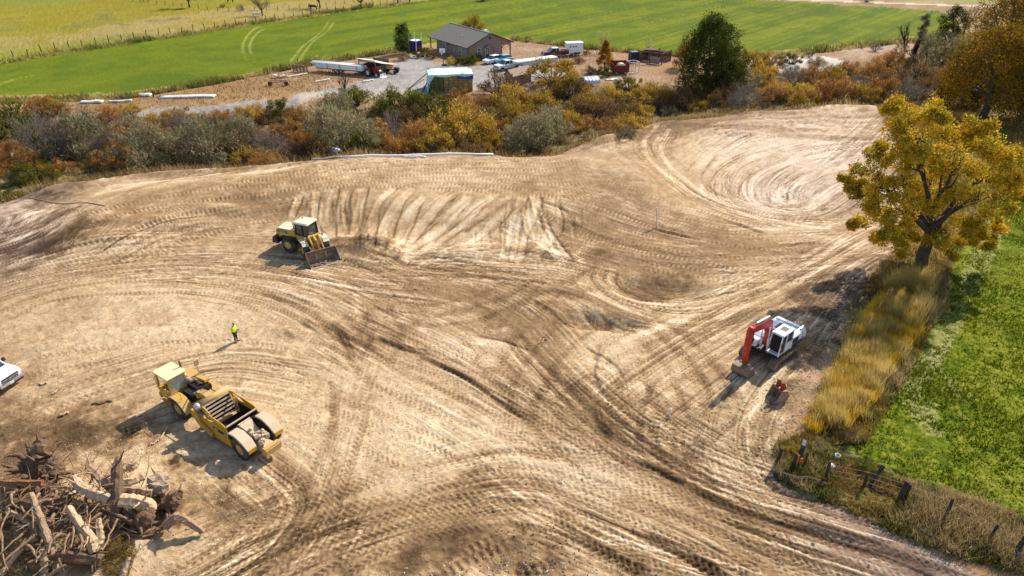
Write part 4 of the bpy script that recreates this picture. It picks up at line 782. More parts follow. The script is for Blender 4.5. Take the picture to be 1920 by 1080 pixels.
for px, py, h, lbl, lf in [(355, 14, 6.5, 'round leafy tree on the pasture behind the upper wire fence', 1), (492, 29, 6, 'spreading bare tree standing in the pasture corner', 0), (600, 15, 6.5, 'bare pasture tree above the middle of the fence line', 0), (678, 16, 6, 'bare tree with thick double trunk on the fence line', 0), (746, 6, 5, 'bare tree near the top edge above the mown field', 0), (768, 3, 5, 'bare tree touching the top edge right of its neighbour', 0)]:
    tree('pasture_tree', lbl, px, py, h, [(random.uniform(-3, 3), random.uniform(-2, 2), random.uniform(h*.45, h), 1.3) for _ in range(12)], 3000 if lf else 500, .3, .16, [(.12, .10, .045), (.16, .12, .05)], .22, .3, 680+px, sub=12, tw=BARK)
for i, (px, py, wp, kd, lbl) in enumerate([(756, 113, 30, 'dun', 'dry tan shrub in front of the evergreen by the drive'), (793, 107, 34, 'green', 'wide green shrub left of the house front wall'), (812, 110, 30, 'dark', 'dark low shrub under the left house window'), (846, 121, 24, 'gold', 'yellow-green round shrub beside the basketball hoop'),
        (868, 121, 30, 'green', 'green shrub under the house corner, left of its twin'), (886, 120, 30, 'green', 'green shrub under the house corner, right of its twin'), (888, 56, 46, 'gold', 'yellow shrub poking up behind the house roof'), (868, 52, 16, 'dark', 'small dark shrub left of the yellow shrub behind the roof'), (932, 103, 20, 'dark', 'dark shrub against the gable wall by the carport'), (897, 113, 22, 'dark', 'dark shrub below the white gable window'),
        (1098, 103, 20, 'dark', 'dark shrub right of the white horse trailer'), (1085, 118, 24, 'rust', 'low rust shrub in front of the horse trailer'), (1106, 139, 30, 'dark', 'low dark planting below the lawn'), (1135, 142, 34, 'green', 'low green planting under the orange cone tree'), (905, 2, 30, 'dun', 'dry shrub at the far field top edge'),
        (1456, 116, 24, 'dark', 'dark bush left of the pale dirt mound'), (1516, 108, 22, 'bare', 'leafless bush on top of the pale dirt mound'), (1640, 96, 30, 'bare', 'leafless bush at the field corner'), (1895, 12, 40, 'bare', 'grey bush beside the far dirt track'), (1625, 4, 24, 'dark', 'dark bush on the far field edge'), (418, 14, 12, 'gold', 'yellow reed tuft by the pasture fence'), (452, 20, 20, 'bare', 'grey bush by the pasture fence'),
        (1568, 640, 22, 'dun', 'low tan weed at the left edge of the ochre grass'), (1485, 850, 40, 'gold', 'yellow weed clump between the corner posts'), (1530, 845, 44, 'dun', 'tan weed clump right of the corner posts'), (1530, 905, 40, 'gold', 'ochre weed clump behind the dark timber beam'), (1620, 880, 50, 'green', 'green weed clump at the meadow corner'), (1590, 820, 60, 'dark', 'dark weed clump below the ochre grass'),
        (1645, 545, 46, 'rust', 'rust weed clump left of the cottonwood trunk'), (1740, 545, 50, 'rust', 'rust weed clump right of the cottonwood trunk'), (1690, 560, 50, 'green', 'olive weed clump in front of the cottonwood trunk'), (250, 812, 30, 'dun', 'tan weed clump behind the wood pile'), (330, 862, 26, 'dun', 'tan weed clump right of the wood pile top')]):
    loc = G(px, py); s = FPX/(loc.y*cp+CAM_H*sp); rad = wp/s/2
    place_plant('shrub' if py < 300 else 'weed_clump', lbl, 'bush', PROTO[kd, i % 3], loc-Vector((0, 0, .05)), (rad, rad, rad*(1. if py < 300 else .75)), random.uniform(0, 6), None)
# ------------------------------------------------------------------ machines
def wheel(t, x, y, r, w_, rim=.55, rmat=None, name='wheel', side=1, lugs=20, M=None, dish=.12, tm=None):
    """wheel (tyre mesh) > rim, lugs built in"""
    mb = MB(); mb.M = M or Matrix.Identity(4)
    mb.lathe([(r*rim, y-w_/2), (r*.9, y-w_/2), (r*.97, y-w_*.38), (r*.97, y+w_*.38), (r*.9, y+w_/2), (r*rim, y+w_/2)], (x, 0, r), 'y', 28, False)
    if lugs:
        for k in range(lugs):
            a = 2*math.pi*k/lugs
            for sd_ in (-1, 1):
                aa = a+(0 if sd_ > 0 else math.pi/lugs); c = Vector((x+math.cos(aa)*r*.99, y+sd_*w_*.24, r+math.sin(aa)*r*.99))
                Rm = Matrix.Translation(c) @ Matrix.Rotation(-aa, 4, 'Y') @ Matrix.Rotation(sd_*.5, 4, 'X')
                s0 = mb.M.copy(); mb.M = s0 @ Rm; mb.box((0, 0, 0), (r*.07, w_*.46, r*.10)); mb.M = s0
    o = mb.build(name, tm or TYRE, t)
    mb = MB(); mb.M = M or Matrix.Identity(4)
    s_ = side
    mb.lathe([(r*rim*.98, y+s_*(w_/2-.02)), (r*rim*.86, y+s_*(w_/2-.03)), (r*rim*.74, y+s_*(w_/2-dish)), (r*rim*.38, y+s_*(w_/2-dish)), (r*rim*.34, y+s_*(w_/2-.03)), (r*rim*.1, y+s_*(w_/2-.01))], (x, 0, r), 'y', 20)
    for k in range(8):
        a = k*math.pi/4; mb.lathe([(r*.035, y+s_*(w_/2-dish)), (r*.03, y+s_*(w_/2-dish+.04))], (x+math.cos(a)*r*rim*.5, 0, r+math.sin(a)*r*rim*.5), 'y', 6)
    mb.build('rim', rmat or RIMY, o); return o
def yp(prof, y0, y1, m, name, t, M=None, bevel=.02, smooth=False):
    mb = MB(); mb.M = M or Matrix.Identity(4); mb.prism(prof, y0, y1); return mb.build(name, m, t, bevel=bevel)
def bx(name, m, t, *boxes, M=None, bevel=.015):
    mb = MB(); mb.M = M or Matrix.Identity(4)
    for b in boxes: mb.box(*b) if len(b) < 3 or not isinstance(b[2], dict) else mb.box(b[0], b[1], **b[2])
    return mb.build(name, m, t, bevel=bevel)
# --- wheel loader
def loader():
    loc = G(580, 468); t = thing('wheel_loader', 'yellow wheel loader with white cab roof and its wide bucket lowered to the dirt', 'wheel loader', loc, R(-22))
    for y in (-1.0, 1.0): wheel(t, -1.5, y, .78, .58, side=1 if y > 0 else -1, rim=.5)
    bx('counterweight', BLK, t, ((-3.15, 0, 1.0), (.75, 2.3, .65), dict(tp=(.8, .95))), ((-2.9, 0, 1.45), (.3, 2.1, .3)), bevel=.06)
    yp([(-3.1, 1.3), (-.75, 1.3), (-.75, 2.25), (-2.7, 2.2), (-3.05, 2.0)], -.88, .88, YEL, 'engine_hood', t, bevel=.05)
    bx('hood_top', CREAM, t, ((-1.85, 0, 2.25), (2.1, 1.6, .06)), bevel=.02)
    bx('rear_grille', BLK, t, *[((-3.12, 0, 1.45+.09*k), (.05, 1.3, .05)) for k in range(7)])
    for s in (-1, 1):
        bx('side_panel', CREAM, t, ((-1.9, s*.895, 1.62), (1.0, .03, .22)), bevel=0)
        bx('name_strip', BLK, t, ((-2.2, s*.90, 2.0), (1.1, .03, .18)), bevel=0)
        text('lettering', 'KOMATSU', .17, Matrix.Translation((-2.2, s*.925, 2.0)) @ Matrix.Rotation(R(90 if s < 0 else 90), 4, 'X') @ Matrix.Rotation(0 if s < 0 else math.pi, 4, 'Y'), CREAM, t)
        bx('rear_fender', BLK, t, ((-1.5, s*1.05, 1.62), (1.5, .62, .06)), ((-.72, s*1.05, 1.42), (.06, .62, .4)), ((-2.28, s*1.05, 1.45), (.06, .62, .35)))
    mb = MB(); mb.tube([(-1.2, -.35, 2.2), (-1.2, -.35, 2.85), (-1.32, -.35, 3.0)], .06, 8); mb.build('exhaust_pipe', STEEL, t, smooth=True)
    bx('frame', BLK, t, ((-1.3, 0, .95), (3.2, .9, .7)), ((-1.5, 0, .78), (.5, 2, .4)), bevel=.03)
    mb = MB()
    for s in (-1, 1):
        mb.tube([(-.95, s*.86, 2.25), (-.95, s*.86, 2.7), (-2.6, s*.86, 2.65), (-2.6, s*.86, 2.2)], .022, 5)
        mb.tube([(.5, s*1.15, .8), (.5, s*1.15, 2.1)], .022, 5)
    mb.build('handrail', YEL, t)
    bx('rear_light', mat('lamp_red', (.4, .01, .01), .3), t, ((-3.53, .8, 1.1), (.04, .2, .12)), bevel=0); bx('rear_light', mat('lamp_red', (.4, .01, .01), .3), t, ((-3.53, -.8, 1.1), (.04, .2, .12)), bevel=0)
    bx('beacon', mat('beacon_amber', (.8, .3, .02), .3), t, ((-.5, .4, 3.28), (.14, .14, .14)), bevel=.02)
    # cab
    yp([(-.8, 1.25), (.95, 1.25), (1.0, 1.75), (-.8, 1.85)], -.8, .8, YEL, 'cab_base', t, bevel=.03)
    mb = MB()
    for x, y, dx in ((-.7, .72, 0), (-.7, -.72, 0), (.85, .72, -.12), (.85, -.72, -.12), (.1, .75, 0), (.1, -.75, 0)): mb.beam((x, y, 1.75), (x+dx, y*.96, 3.05), .09, .09)
    mb.box((.02, 0, 1.8), (1.6, 1.5, .08)); mb.build('cab_frame', BLK, t)
    bx('cab_glass', GLASS, t, ((.04, 0, 2.43), (1.46, 1.4, 1.2), dict(tp=(.92, .96))), bevel=.01)
    bx('cab_roof', CREAM, t, ((.0, 0, 3.13), (1.85, 1.72, .16), dict(tp=(.9, .9))), bevel=.05)
    bx('seat', BLK, t, ((-.2, 0, 2.0), (.5, .5, .15)))
    bx('ladder', YEL, t, *[((.55, s*1.02, .75+.28*k), (.4, .22, .05)) for s in (-1, 1) for k in range(3)])
    # front frame turned towards the camera
    M = Matrix.Translation((.35, 0, 0)) @ Matrix.Rotation(R(-34), 4, 'Z')
    for y in (-1.0, 1.0): wheel(t, 1.15, y, .78, .58, side=1 if y > 0 else -1, rim=.5, M=M)
    bx('front_frame', YEL, t, ((.9, 0, 1.0), (1.5, .7, .6)), ((1.0, 0, 1.6), (.35, .9, .9)), M=M, bevel=.03)
    for s in (-1, 1):
        bx('front_fender', CREAM, t, ((.95, s*1.05, 1.65), (1.1, .62, .07)), ((1.6, s*1.05, 1.5), (.35, .62, .06), dict(ry=.7)), M=M)
        bx('work_light', CHROME, t, ((1.2, s*.85, 2.05), (.12, .2, .2)), ((1.2, s*.85, 1.85), (.06, .06, .4)), M=M)
        yp([(.9, 1.9), (1.1, 2.12), (1.9, 1.75), (2.75, .75), (2.85, .35), (2.6, .35), (2.45, .7), (1.75, 1.45)], s*.48-.07, s*.48+.07, YELD, 'lift_arm', t, M=M, bevel=.02)
        mb = MB(); mb.M = M; mb.tube([(.9, s*.42, 1.0), (1.7, s*.42, 1.05)], .09, 10); mb.build('lift_cylinder', BLK, t, smooth=True)
    mb = MB(); mb.M = M; mb.beam((.95, 0, 2.0), (1.9, 0, 1.75), .2, .24); mb.beam((1.9, 0, 1.9), (2.2, 0, 1.1), .16, .5); mb.beam((2.2, 0, 1.15), (2.75, 0, .9), .12, .14); mb.beam((1.9, -.48, 1.45), (1.9, .48, 1.45), .18, .18); mb.build('bucket_linkage', YELD, t, bevel=.02)
    # bucket
    pr = [(2.75, 1.25), (2.62, .95), (2.6, .55), (2.7, .2), (2.95, .04), (3.95, .03)]
    mb = MB(); mb.M = M
    for a, b in zip(pr[:-1], pr[1:]): mb.beam((a[0], 0, a[1]), (b[0], 0, b[1]), 2.95, .05)
    mb.build('bucket', STEEL, t)
    for s in (-1, 1): yp([(2.72, 1.25), (2.6, .5), (2.7, .15), (2.95, .0), (3.95, .0), (3.9, .14), (3.0, 1.1)], s*1.49-.02, s*1.49+.02, STEEL, 'bucket_side', t, M=M, bevel=0)
    bx('cutting_edge', mat('bare_steel', (.45, .40, .34), .4, metal=.4), t, ((3.98, 0, .04), (.22, 3.05, .05)), M=M)
    mb = MB(); mb.M = M
    for k in range(26): mb.box((random.uniform(2.8, 3.7), random.uniform(-1.3, 1.3), .09), (random.uniform(.15, .4), random.uniform(.15, .4), random.uniform(.08, .2)), random.uniform(0, 3), random.uniform(-.3, .3))
    mb.build('dirt_load', mat('loose_dirt', (.22, .15, .09), .95, var=.3, bump=.02), t, bevel=.04)['kind'] = 'stuff'
loader()
# --- scraper
def scraper():
    a = G(345, 780); b = G(460, 857); h = math.atan2((a-b).y, (a-b).x); c = (a+b)/2
    side = Vector((math.sin(h), -math.cos(h), 0))*1.05     # to the centre line (left wheels measured)
    c = c+side; t = thing('scraper', 'dusty yellow articulated earth scraper parked beside the wood pile', 'scraper', Vector((c.x, c.y, gz1(c.x, c.y))), h)
    f = (a-b).length/2
    for y in (-1, 1):
        wheel(t, f, y*1.02, .80, .62, side=y, rim=.5, lugs=22); wheel(t, -f, y*1.0, .80, .62, side=y, rim=.5, lugs=22)
    x = f
    # tractor
    yp([(x-.6, .75), (x+2.35, .75), (x+2.45, 1.0), (x+2.3, 1.18), (x-.6, 1.15)], -.55, .55, YELD, 'tractor_frame', t, bevel=.03)
    bx('front_bumper', YEL, t, ((x+2.25, 0, .95), (.3, 2.4, .38)), ((x+1.65, .98, 1.05), (1.2, .34, .3)), ((x+1.65, -.98, 1.05), (1.2, .34, .3)), bevel=.03)
    for s in (-1, 1):
        mb = MB(); pts = [(x+.98, 1.05), (x+.82, 1.5), (x+.35, 1.72), (x-.35, 1.7), (x-.85, 1.3), (x-1.2, .95)]
        for p_, q in zip(pts[:-1], pts[1:]): mb.beam((p_[0], s*1.05, p_[1]), (q[0], s*1.05, q[1]), .7, .05)
        mb.build('fender', YELD, t, bevel=.01)
    # cab on the left front
    cx_ = x+1.45; W = 1.0
    yp([(cx_-.75, 1.15), (cx_+.85, 1.15), (cx_+.8, 1.65), (cx_-.75, 1.65)], .0-.1, 1.15, YEL, 'cab_base', t, bevel=.02)
    mb = MB()
    for px_, py_ in ((cx_-.7, -.08), (cx_-.7, 1.1), (cx_+.78, -.08), (cx_+.78, 1.1)): mb.beam((px_, py_, 1.6), (px_*1+(.0 if px_ < cx_ else -.08), py_, 2.82), .11, .11)
    mb.box((cx_, 1.1, 1.63), (1.5, .09, .1)); mb.box((cx_, -.08, 1.63), (1.5, .09, .1)); mb.box((cx_-.7, .5, 1.63), (.1, 1.2, .1)); mb.box((cx_+.78, .5, 1.63), (.1, 1.2, .1)); mb.build('cab_frame', YEL, t, bevel=.01)
    bx('cab_roof', mat('roof_yellow', (.80, .70, .34), .5, var=.08, dirt=.15), t, ((cx_+.02, .5, 2.88), (1.75, 1.45, .1)), bevel=.03)
    bx('cab_window', mat('dusty_glass', (.40, .38, .33), .3, var=.2, spec=.5), t, ((cx_-.7, .5, 2.2), (.03, 1.05, 1.02)), bevel=0)
    bx('cab_interior', DARK, t, ((cx_, -.02, 2.0), (1.3, .03, .7)), ((cx_-.05, .5, 1.62), (1.3, 1.0, .08)), bevel=0)
    bx('seat', BLK, t, ((cx_-.3, .5, 1.85), (.45, .5, .2)), ((cx_-.52, .5, 2.15), (.12, .5, .55)))
    mb = MB(); mb.lathe([(.2, 0), (.23, .02), (.2, .04)], (cx_+.3, .5, 2.15), 'z', 16); mb.beam((cx_+.3, .5, 2.15), (cx_+.45, .5, 1.6), .06, .06); mb.build('steering_wheel', BLK, t)
    bx('steps', YEL, t, ((cx_+.1, 1.28, .9), (.5, .2, .05)), ((cx_+.1, 1.28, .6), (.5, .2, .05)))
    mb = MB(); mb.beam((cx_+.8, 1.2, 1.4), (cx_+.8, 1.2, 2.6), .035, .035); mb.beam((cx_-.5, 1.24, 1.2), (cx_-.5, 1.24, 2.4), .035, .035); mb.build('grab_rail', YEL, t)
    # engine on the right
    bx('engine', DARK, t, ((x+.6, -.55, 1.5), (2.6, 1.0, .7)), ((x-.2, .1, 1.45), (1.2, .8, .5)), bevel=.05)
    bx('engine_cover', YELD, t, ((x+1.35, -.75, 2.0), (1.1, .9, .12)), ((x+.2, -.95, 1.95), (1.3, .4, .2), dict(ry=.15)), ((x+1.9, -.65, 1.6), (.12, 1.0, .9)), bevel=.03)
    mb = MB()
    for k in range(5): mb.tube([(x+1.2-k*.3, -.35-.1*(k % 2), 1.8), (x+1.0-k*.3, -.5, 2.0), (x+.9-k*.3, -.8, 1.85)], .05+.02*(k % 3), 8)
    mb.lathe([(.22, -.3), (.22, .3)], (x+.75, -.2, 2.05), 'x', 14); mb.build('engine_pipes', mat('greasy_iron', (.16, .11, .07), .6, var=.4, dirt=.5), t, smooth=True)
    mb = MB(); mb.lathe([(.19, 0), (.19, .3), (.1, .4)], (x+1.0, -.15, 2.1), 'z', 14); mb.build('air_cleaner', GALV, t, smooth=True)
    mb = MB(); mb.tube([(x+1.25, -.25, 2.0), (x+1.25, -.25, 3.2), (x+1.32, -.25, 3.38)], [.075, .07, .07], 10); mb.build('exhaust_stack', RUST, t, smooth=True)
    mb = MB(); mb.beam((x+.75, -1.1, 1.9), (x+.75, -1.1, 3.0), .04, .04); mb.box((x+.75, -1.1, 2.95), (.06, .34, .42)); mb.build('mirror', YELD, t)
    # gooseneck and draft arms
    mb = MB(); pts = [(x-.4, 0, 1.15), (x-.8, 0, 1.75), (x-1.6, 0, 2.0), (x-2.4, 0, 1.85)]
    for p_, q in zip(pts[:-1], pts[1:]): mb.beam(p_, q, .55, .42)
    mb.build('gooseneck', YELD, t, bevel=.05)
    mb = MB(); mb.beam((x-2.3, -1.35, 1.75), (x-2.3, 1.35, 1.75), .34, .34); mb.build('draft_tube', YELD, t, bevel=.06)
    B = x-2.3
    for s in (-1, 1):
        yp([(B-.25, 1.9), (B+.2, 1.95), (B+.25, 1.5), (B-.25, .95), (B-1.6, .45), (B-1.75, .75), (B-.6, 1.25)], s*1.36-.08, s*1.36+.08, YEL, 'draft_arm', t, bevel=.02)
        # bowl side
        yp([(B+.0, .35), (-f+1.0, .42), (-f+1.0, 1.25), (-f+1.35, 1.62), (-f+2.3, 1.72), (B-.5, 1.55), (B+.15, 1.0)], s*1.2-.05, s*1.2+.05, YEL, 'bowl_side', t, bevel=.015)
        yp([(-f+1.15, 1.5), (-f+2.5, 1.6), (-f+3.1, 2.12), (-f+1.5, 2.0), (-f+1.2, 1.75)], s*1.16-.03, s*1.16+.03, YEL, 'side_board', t, bevel=.01)
        bx('decal_strip', BLK, t, ((-f+1.75, s*1.262, 1.30), (1.75, .012, .26)), bevel=0)
        for tx_, off in (('613', .55), ('CAT', -.48)):
            text('lettering', tx_, .24, Matrix.Translation((-f+1.75+off*(1 if s > 0 else 1), s*1.275, 1.30)) @ Matrix.Rotation(R(90), 4, 'X') @ Matrix.Rotation(math.pi if s > 0 else 0, 4, 'Y'), WHT, t)
        mb = MB()
        for k in range(7): mb.box((B-.3-k*.42, s*1.2, .34), (.26, .16, .12), 0, .3)
        mb.build('router_bits', STEEL, t)
        # rear fender hump
        mb = MB(); pts = [(-f+1.1, 1.5), (-f+.75, 1.78), (-f+.1, 1.86), (-f-.55, 1.62), (-f-1.0, 1.2)]; 
        rings = []
        for (u, v_), hw in zip(pts, (.30, .36, .38, .38, .34)): rings.append([(u, s*1.0-hw, v_-.06), (u, s*1.0+hw, v_-.06), (u+.03, s*1.0+hw*.9, v_+.03), (u+.03, s*1.0-hw*.9, v_+.03)])
        mb.loft(rings); mb.build('rear_fender', mat('dusty_cream', (.56, .42, .24), .75, dirt=.6, dcol=(.55, .43, .30), up=.4), t, bevel=.01)
        bx('tail_plate', YEL, t, ((-f-1.02, s*1.0, 1.1), (.06, .6, .28)), bevel=.01)
    bx('bowl_floor', DARK, t, ((-f+2.2, 0, .5), (2.6, 2.3, .08)), ((-f+1.0, 0, 1.1), (.08, 2.3, 1.2)), bevel=0)
    bx('bowl_rear_lip', mat('dusty_cream', (.5, .4, .25)), t, ((-f+1.18, 0, 1.95), (.1, 2.35, .1)), bevel=.02)
    bx('ejector', DARK, t, ((-f+1.35, 0, 1.3), (.06, 2.2, 1.2), dict(ry=-.15)), bevel=0)
    # elevator
    mb = MB(); e0 = Vector((-f+3.2, 0, .75)); e1 = Vector((B-.35+.2, 0, 2.35))
    e0 = Vector((B-1.05, 0, .95)); e1 = Vector((B-.4, 0, 2.3))
    for s in (-.95, .95): mb.beam(e0+Vector((0, s, 0)), e1+Vector((0, s, 0)), .12, .3)
    mb.build('elevator_frame', YELD, t, bevel=.02)
    mb = MB(); mb.beam(e0+Vector((.05, 0, -.05)), e1+Vector((.05, 0, -.05)), 1.8, .05); mb.build('elevator_shade_plate', DARK, t)  # near-black plate added so the gap behind the slats looks shaded
    for s in (-1, 1): bx('bowl_shade_sheet', DARK, t, ((-f+2.2, s*1.13, .98), (2.3, .02, .95)), bevel=0)  # near-black sheets added on the bowl sides to paint its inner shade
    for k in range(7):
        q = e0.lerp(e1, k/6)+Vector((.16, 0, .10)); bx('elevator_flight', mat('dusty_steel', (.34, .26, .18), .7, var=.3, dirt=.6, dcol=(.5, .38, .26)), t, ((q.x-.25, 0, q.z), (.10, 1.85, .2), dict(ry=-1.1)), bevel=.01)
    mb = MB(); mb.tube([(e1.x, -1.1, e1.z), (e1.x, 1.1, e1.z)], .24, 14); mb.tube([(e1.x+.35, -.9, e1.z-.1), (e1.x+.35, .9, e1.z-.1)], .12, 10); mb.build('elevator_drum', YELD, t, smooth=True)
    mb = MB(); mb.lathe([(.22, 0), (.26, .12), (.2, .3)], (e1.x, 1.1, e1.z), 'y', 16); mb.build('drive_motor', GALV, t, smooth=True)
    # rear frame, push block with dust
    dust = mat('dust_heap', (.56, .43, .29), .95, var=.2, bump=.02)
    mb = MB(); rings = []
    for u, hw, zt in ((-f+1.1, .62, 1.75), (-f+.5, .48, 1.5), (-f-.2, .42, 1.15), (-f-.9, .45, .95), (-f-1.3, .5, .9)): rings.append([(u, -hw, .55), (u, hw, .55), (u, hw*.8, zt), (u, -hw*.8, zt)])
    mb.loft(rings); mb.build('rear_frame', dust, t, bevel=.04)
    bx('push_block', YELD, t, ((-f-1.5, 0, .8), (.45, 1.25, .55)), bevel=.08)
    mb = MB()
    for k in range(30): mb.box((random.uniform(-f-1.2, -f+.9), random.uniform(-.35, .35), 1.25+random.uniform(-.2, .35)*(1 if k % 2 else .5)), (random.uniform(.1, .3),)*3, random.uniform(0, 3), random.uniform(0, 3))
    mb.build('clods', dust, t, bevel=.03)['kind'] = 'stuff'
    mb = MB()
    for s in (-.35, .35):
        mb.tube([(B-.3, s, 2.0), (B+.2, s*1.4, 2.15), (B+1.2, s, 2.3), (B+1.9, s*.8, 1.8)], .035, 6); mb.tube([(B-.2, s*3.2, 2.0), (B-.9, s*3.2, 1.75), (B-1.6, s*3.2, 1.6)], .03, 6)
    mb.build('hydraulic_line', BLK, t, smooth=True)
    for s in (-1, 1):
        mb = MB(); mb.tube([(B-.1, s*1.0, 2.1), (B-.9, s*1.05, 2.25)], .09, 8); mb.tube([(B-.9, s*1.05, 2.25), (B-1.5, s*1.1, 2.1)], .05, 8); mb.build('lift_cylinder', YELD, t, smooth=True)
    mb = MB()
    for q in ((x-.5, 1.35), (x+.4, 1.4)): mb.tube([(q[0], 1.1, 1.7), (q[0], 1.1, 2.2)], .02, 5)
    mb.tube([(x-.5, 1.1, 2.2), (x+.4, 1.1, 2.2)], .02, 5); mb.build('handrail', YEL, t)
    mb = MB(); mb.tube([(f, -1.0, .8), (f, 1.0, .8)], .2, 10); mb.tube([(-f, -1.0, .8), (-f, 1.0, .8)], .2, 10); mb.build('axle', BLK, t)
scraper()
# --- excavator
def excavator():
    a = G(1445, 697); b = G(1493, 662); h = math.atan2((a-b).y, (a-b).x); fw = Vector((math.cos(h), math.sin(h), 0)); rt = Vector((math.sin(h), -math.cos(h), 0))
    c = (a+b)/2+rt*1.25; t = thing('excavator', 'tracked excavator with white house, red boom and stick, bucket curled to the dirt', 'excavator', Vector((c.x, c.y, gz1(c.x, c.y))), h)
    for s in (-1, 1):
        L = 1.95; prof = []
        for k in range(9): an = R(-90+k*22.5); prof.append((L-.42+.42*math.cos(an), .44+.42*math.sin(an)))
        for k in range(9): an = R(90+k*22.5); prof.append((-L+.42+.42*math.cos(an), .44+.42*math.sin(an)))
        tr = yp(prof, s*1.2-.27, s*1.2+.27, TRK, 'track', t, bevel=0)
        mb = MB(); n = len(prof); peri = []
        for i in range(n):
            p_, q = Vector((*prof[i], 0)), Vector((*prof[(i+1) % n], 0)); m_ = max(1, int((q-p_).length/.17))
            for k in range(m_): r_ = p_.lerp(q, (k+.5)/m_); d = (q-p_).normalized(); peri.append((r_, math.atan2(d.y, d.x)))
        for r_, an in peri: mb.box((r_.x, s*1.2, r_.y), (.05, .6, .07), 0, -an)
        mb.build('track_shoes', TRK, tr)
        bx('track_frame', BLK, tr, ((0, s*1.2+s*.29, .44), (2.6, .06, .3)))
    bx('undercarriage', BLK, t, ((0, 0, .62), (1.6, 2.0, .3)), bevel=.03); mb = MB(); mb.lathe([(.7, .75), (.7, 1.0)], (0, 0, 0), 'z', 20); mb.build('slew_ring', BLK, t)
    yp([(-2.3, 1.0), (1.35, 1.0), (1.45, 1.15), (-2.45, 1.2)], -1.25, 1.25, BLK, 'deck', t, bevel=.02)
    # rear engine house and counterweight
    yp([(-2.15, 1.2), (-.55, 1.2), (-.55, 2.05), (-2.1, 2.0)], -1.25, 1.25, WHT, 'engine_house', t, bevel=.06)
    yp([(-2.85, 1.15), (-2.15, 1.05), (-2.15, 2.05), (-2.6, 2.0), (-2.85, 1.8)], -1.25, 1.25, WHT, 'counterweight', t, bevel=.12)
    bx('engine_vent', BLK, t, ((-1.3, 0, 2.04), (.9, .9, .04)), ((-1.1, 1.26, 1.6), (.9, .02, .4)), ((-1.1, -1.26, 1.6), (.9, .02, .4)), bevel=0)
    bx('pinstripe', mat('dark_grey', (.12, .11, .12)), t, ((-1.6, 1.265, 1.32), (1.8, .02, .08)), bevel=0)
    # right side tank boxes with marking
    yp([(-.55, 1.15), (.75, 1.15), (.75, 1.75), (.35, 1.95), (-.55, 1.98)], -1.25, -.5, WHT, 'fuel_tank', t, bevel=.05)
    yp([(.78, 1.15), (1.4, 1.15), (1.4, 1.55), (1.2, 1.72), (.78, 1.72)], -1.25, -.55, WHT, 'tool_box', t, bevel=.04)
    text('lettering', 'LBX', .22, Matrix.Translation((1.425, -.9, 1.38)) @ Matrix.Rotation(R(90), 4, 'Z') @ Matrix.Rotation(R(90), 4, 'X'), mat('decal_dark', (.05, .05, .06)), t)
    # cab on the left
    x0, x1, y0, y1, zb, zt = -.55, 1.25, .3, 1.25, 1.1, 2.75
    mb = MB()
    for (u, v_), top in (((x0, y0), (x0, y0+.05)), ((x0, y1), (x0, y1-.05)), ((x1, y0), (x1-.25, y0+.05)), ((x1, y1), (x1-.25, y1-.05)), ((x0+.95, y1), (x0+.85, y1-.05))): mb.beam((u, v_, zb), (*top, zt), .09, .09)
    mb.box(((x0+x1)/2, (y0+y1)/2, zb+.05), (x1-x0, y1-y0, .12)); mb.box((x0, (y0+y1)/2, 1.9), (.06, .85, 1.6)); mb.box((x0+.45, y1-.02, 1.5), (.85, .06, .75)); mb.build('cab_frame', WHT, t, bevel=.01)
    bx('cab_roof', WHT, t, (((x0+x1)/2-.12, (y0+y1)/2, zt+.05), (x1-x0-.1, y1-y0+.06, .13), dict(tp=(.93, .93))), bevel=.03)
    bx('roof_hatch', BLK, t, (((x0+x1)/2-.3, (y0+y1)/2, zt+.125), (.6, .5, .03)), bevel=.01)
    bx('cab_interior', DARK, t, (((x0+x1)/2-.12, (y0+y1)/2, 1.9), (x1-x0-.5, y1-y0-.12, 1.5)), bevel=0)
    bx('cab_glass', GLASS, t, ((x0+.45, y1-.04, 2.28), (.75, .02, .7)), ((x0+1.3, y1-.03, 2.0), (.6, .02, 1.3)), bevel=0)
    bx('seat', mat('seat_grey', (.15, .15, .15)), t, ((.55, .78, 1.5), (.35, .45, .15)), ((.85, .6, 1.85), (.05, .04, .25)), bevel=.02)
    mb = MB(); mb.tube([(x0+.2, y1+.12, 1.3), (x0+.2, y1+.12, 2.2)], .02, 6); mb.tube([(-2.4, 1.1, 2.0), (-2.4, 1.1, 2.3), (-.8, 1.1, 2.3), (-.8, 1.1, 2.0)], .02, 6); mb.tube([(x1+.1, y1+.1, 2.0), (x1+.1, y1+.1, 2.5)], .05, 6); mb.build('handrail', CHROME, t)
    # boom: high arch, red
    yp([(.55, 1.25), (.85, 1.2), (1.25, 2.6), (1.6, 3.35), (3.7, 3.75), (3.75, 4.05), (3.3, 4.2), (1.45, 4.05), (1.0, 3.75), (.65, 2.6)], -.19, .19, RED, 'boom', t, bevel=.03)
    mb = MB(); mb.beam((1.3, 0, 4.12), (3.1, 0, 4.28), .16, .16); mb.build('stick_cylinder', mat('cylinder_white', (.65, .62, .6), .4), t, bevel=.02)
    for s in (-1, 1):
        mb = MB(); mb.tube([(1.15, s*.28, 1.3), (1.3, s*.28, 2.3)], .09, 10); mb.tube([(1.3, s*.28, 2.3), (1.42, s*.28, 3.3)], .05, 8); mb.build('boom_cylinder', mat('cylinder_white', (.65, .62, .6)), t, smooth=True)
        mb = MB(); mb.tube([(.8, s*.12, 3.4), (1.1, s*.14, 4.0), (1.7, s*.14, 4.15), (3.2, s*.14, 4.3)], .025, 6); mb.build('hose', BLK, t, smooth=True)
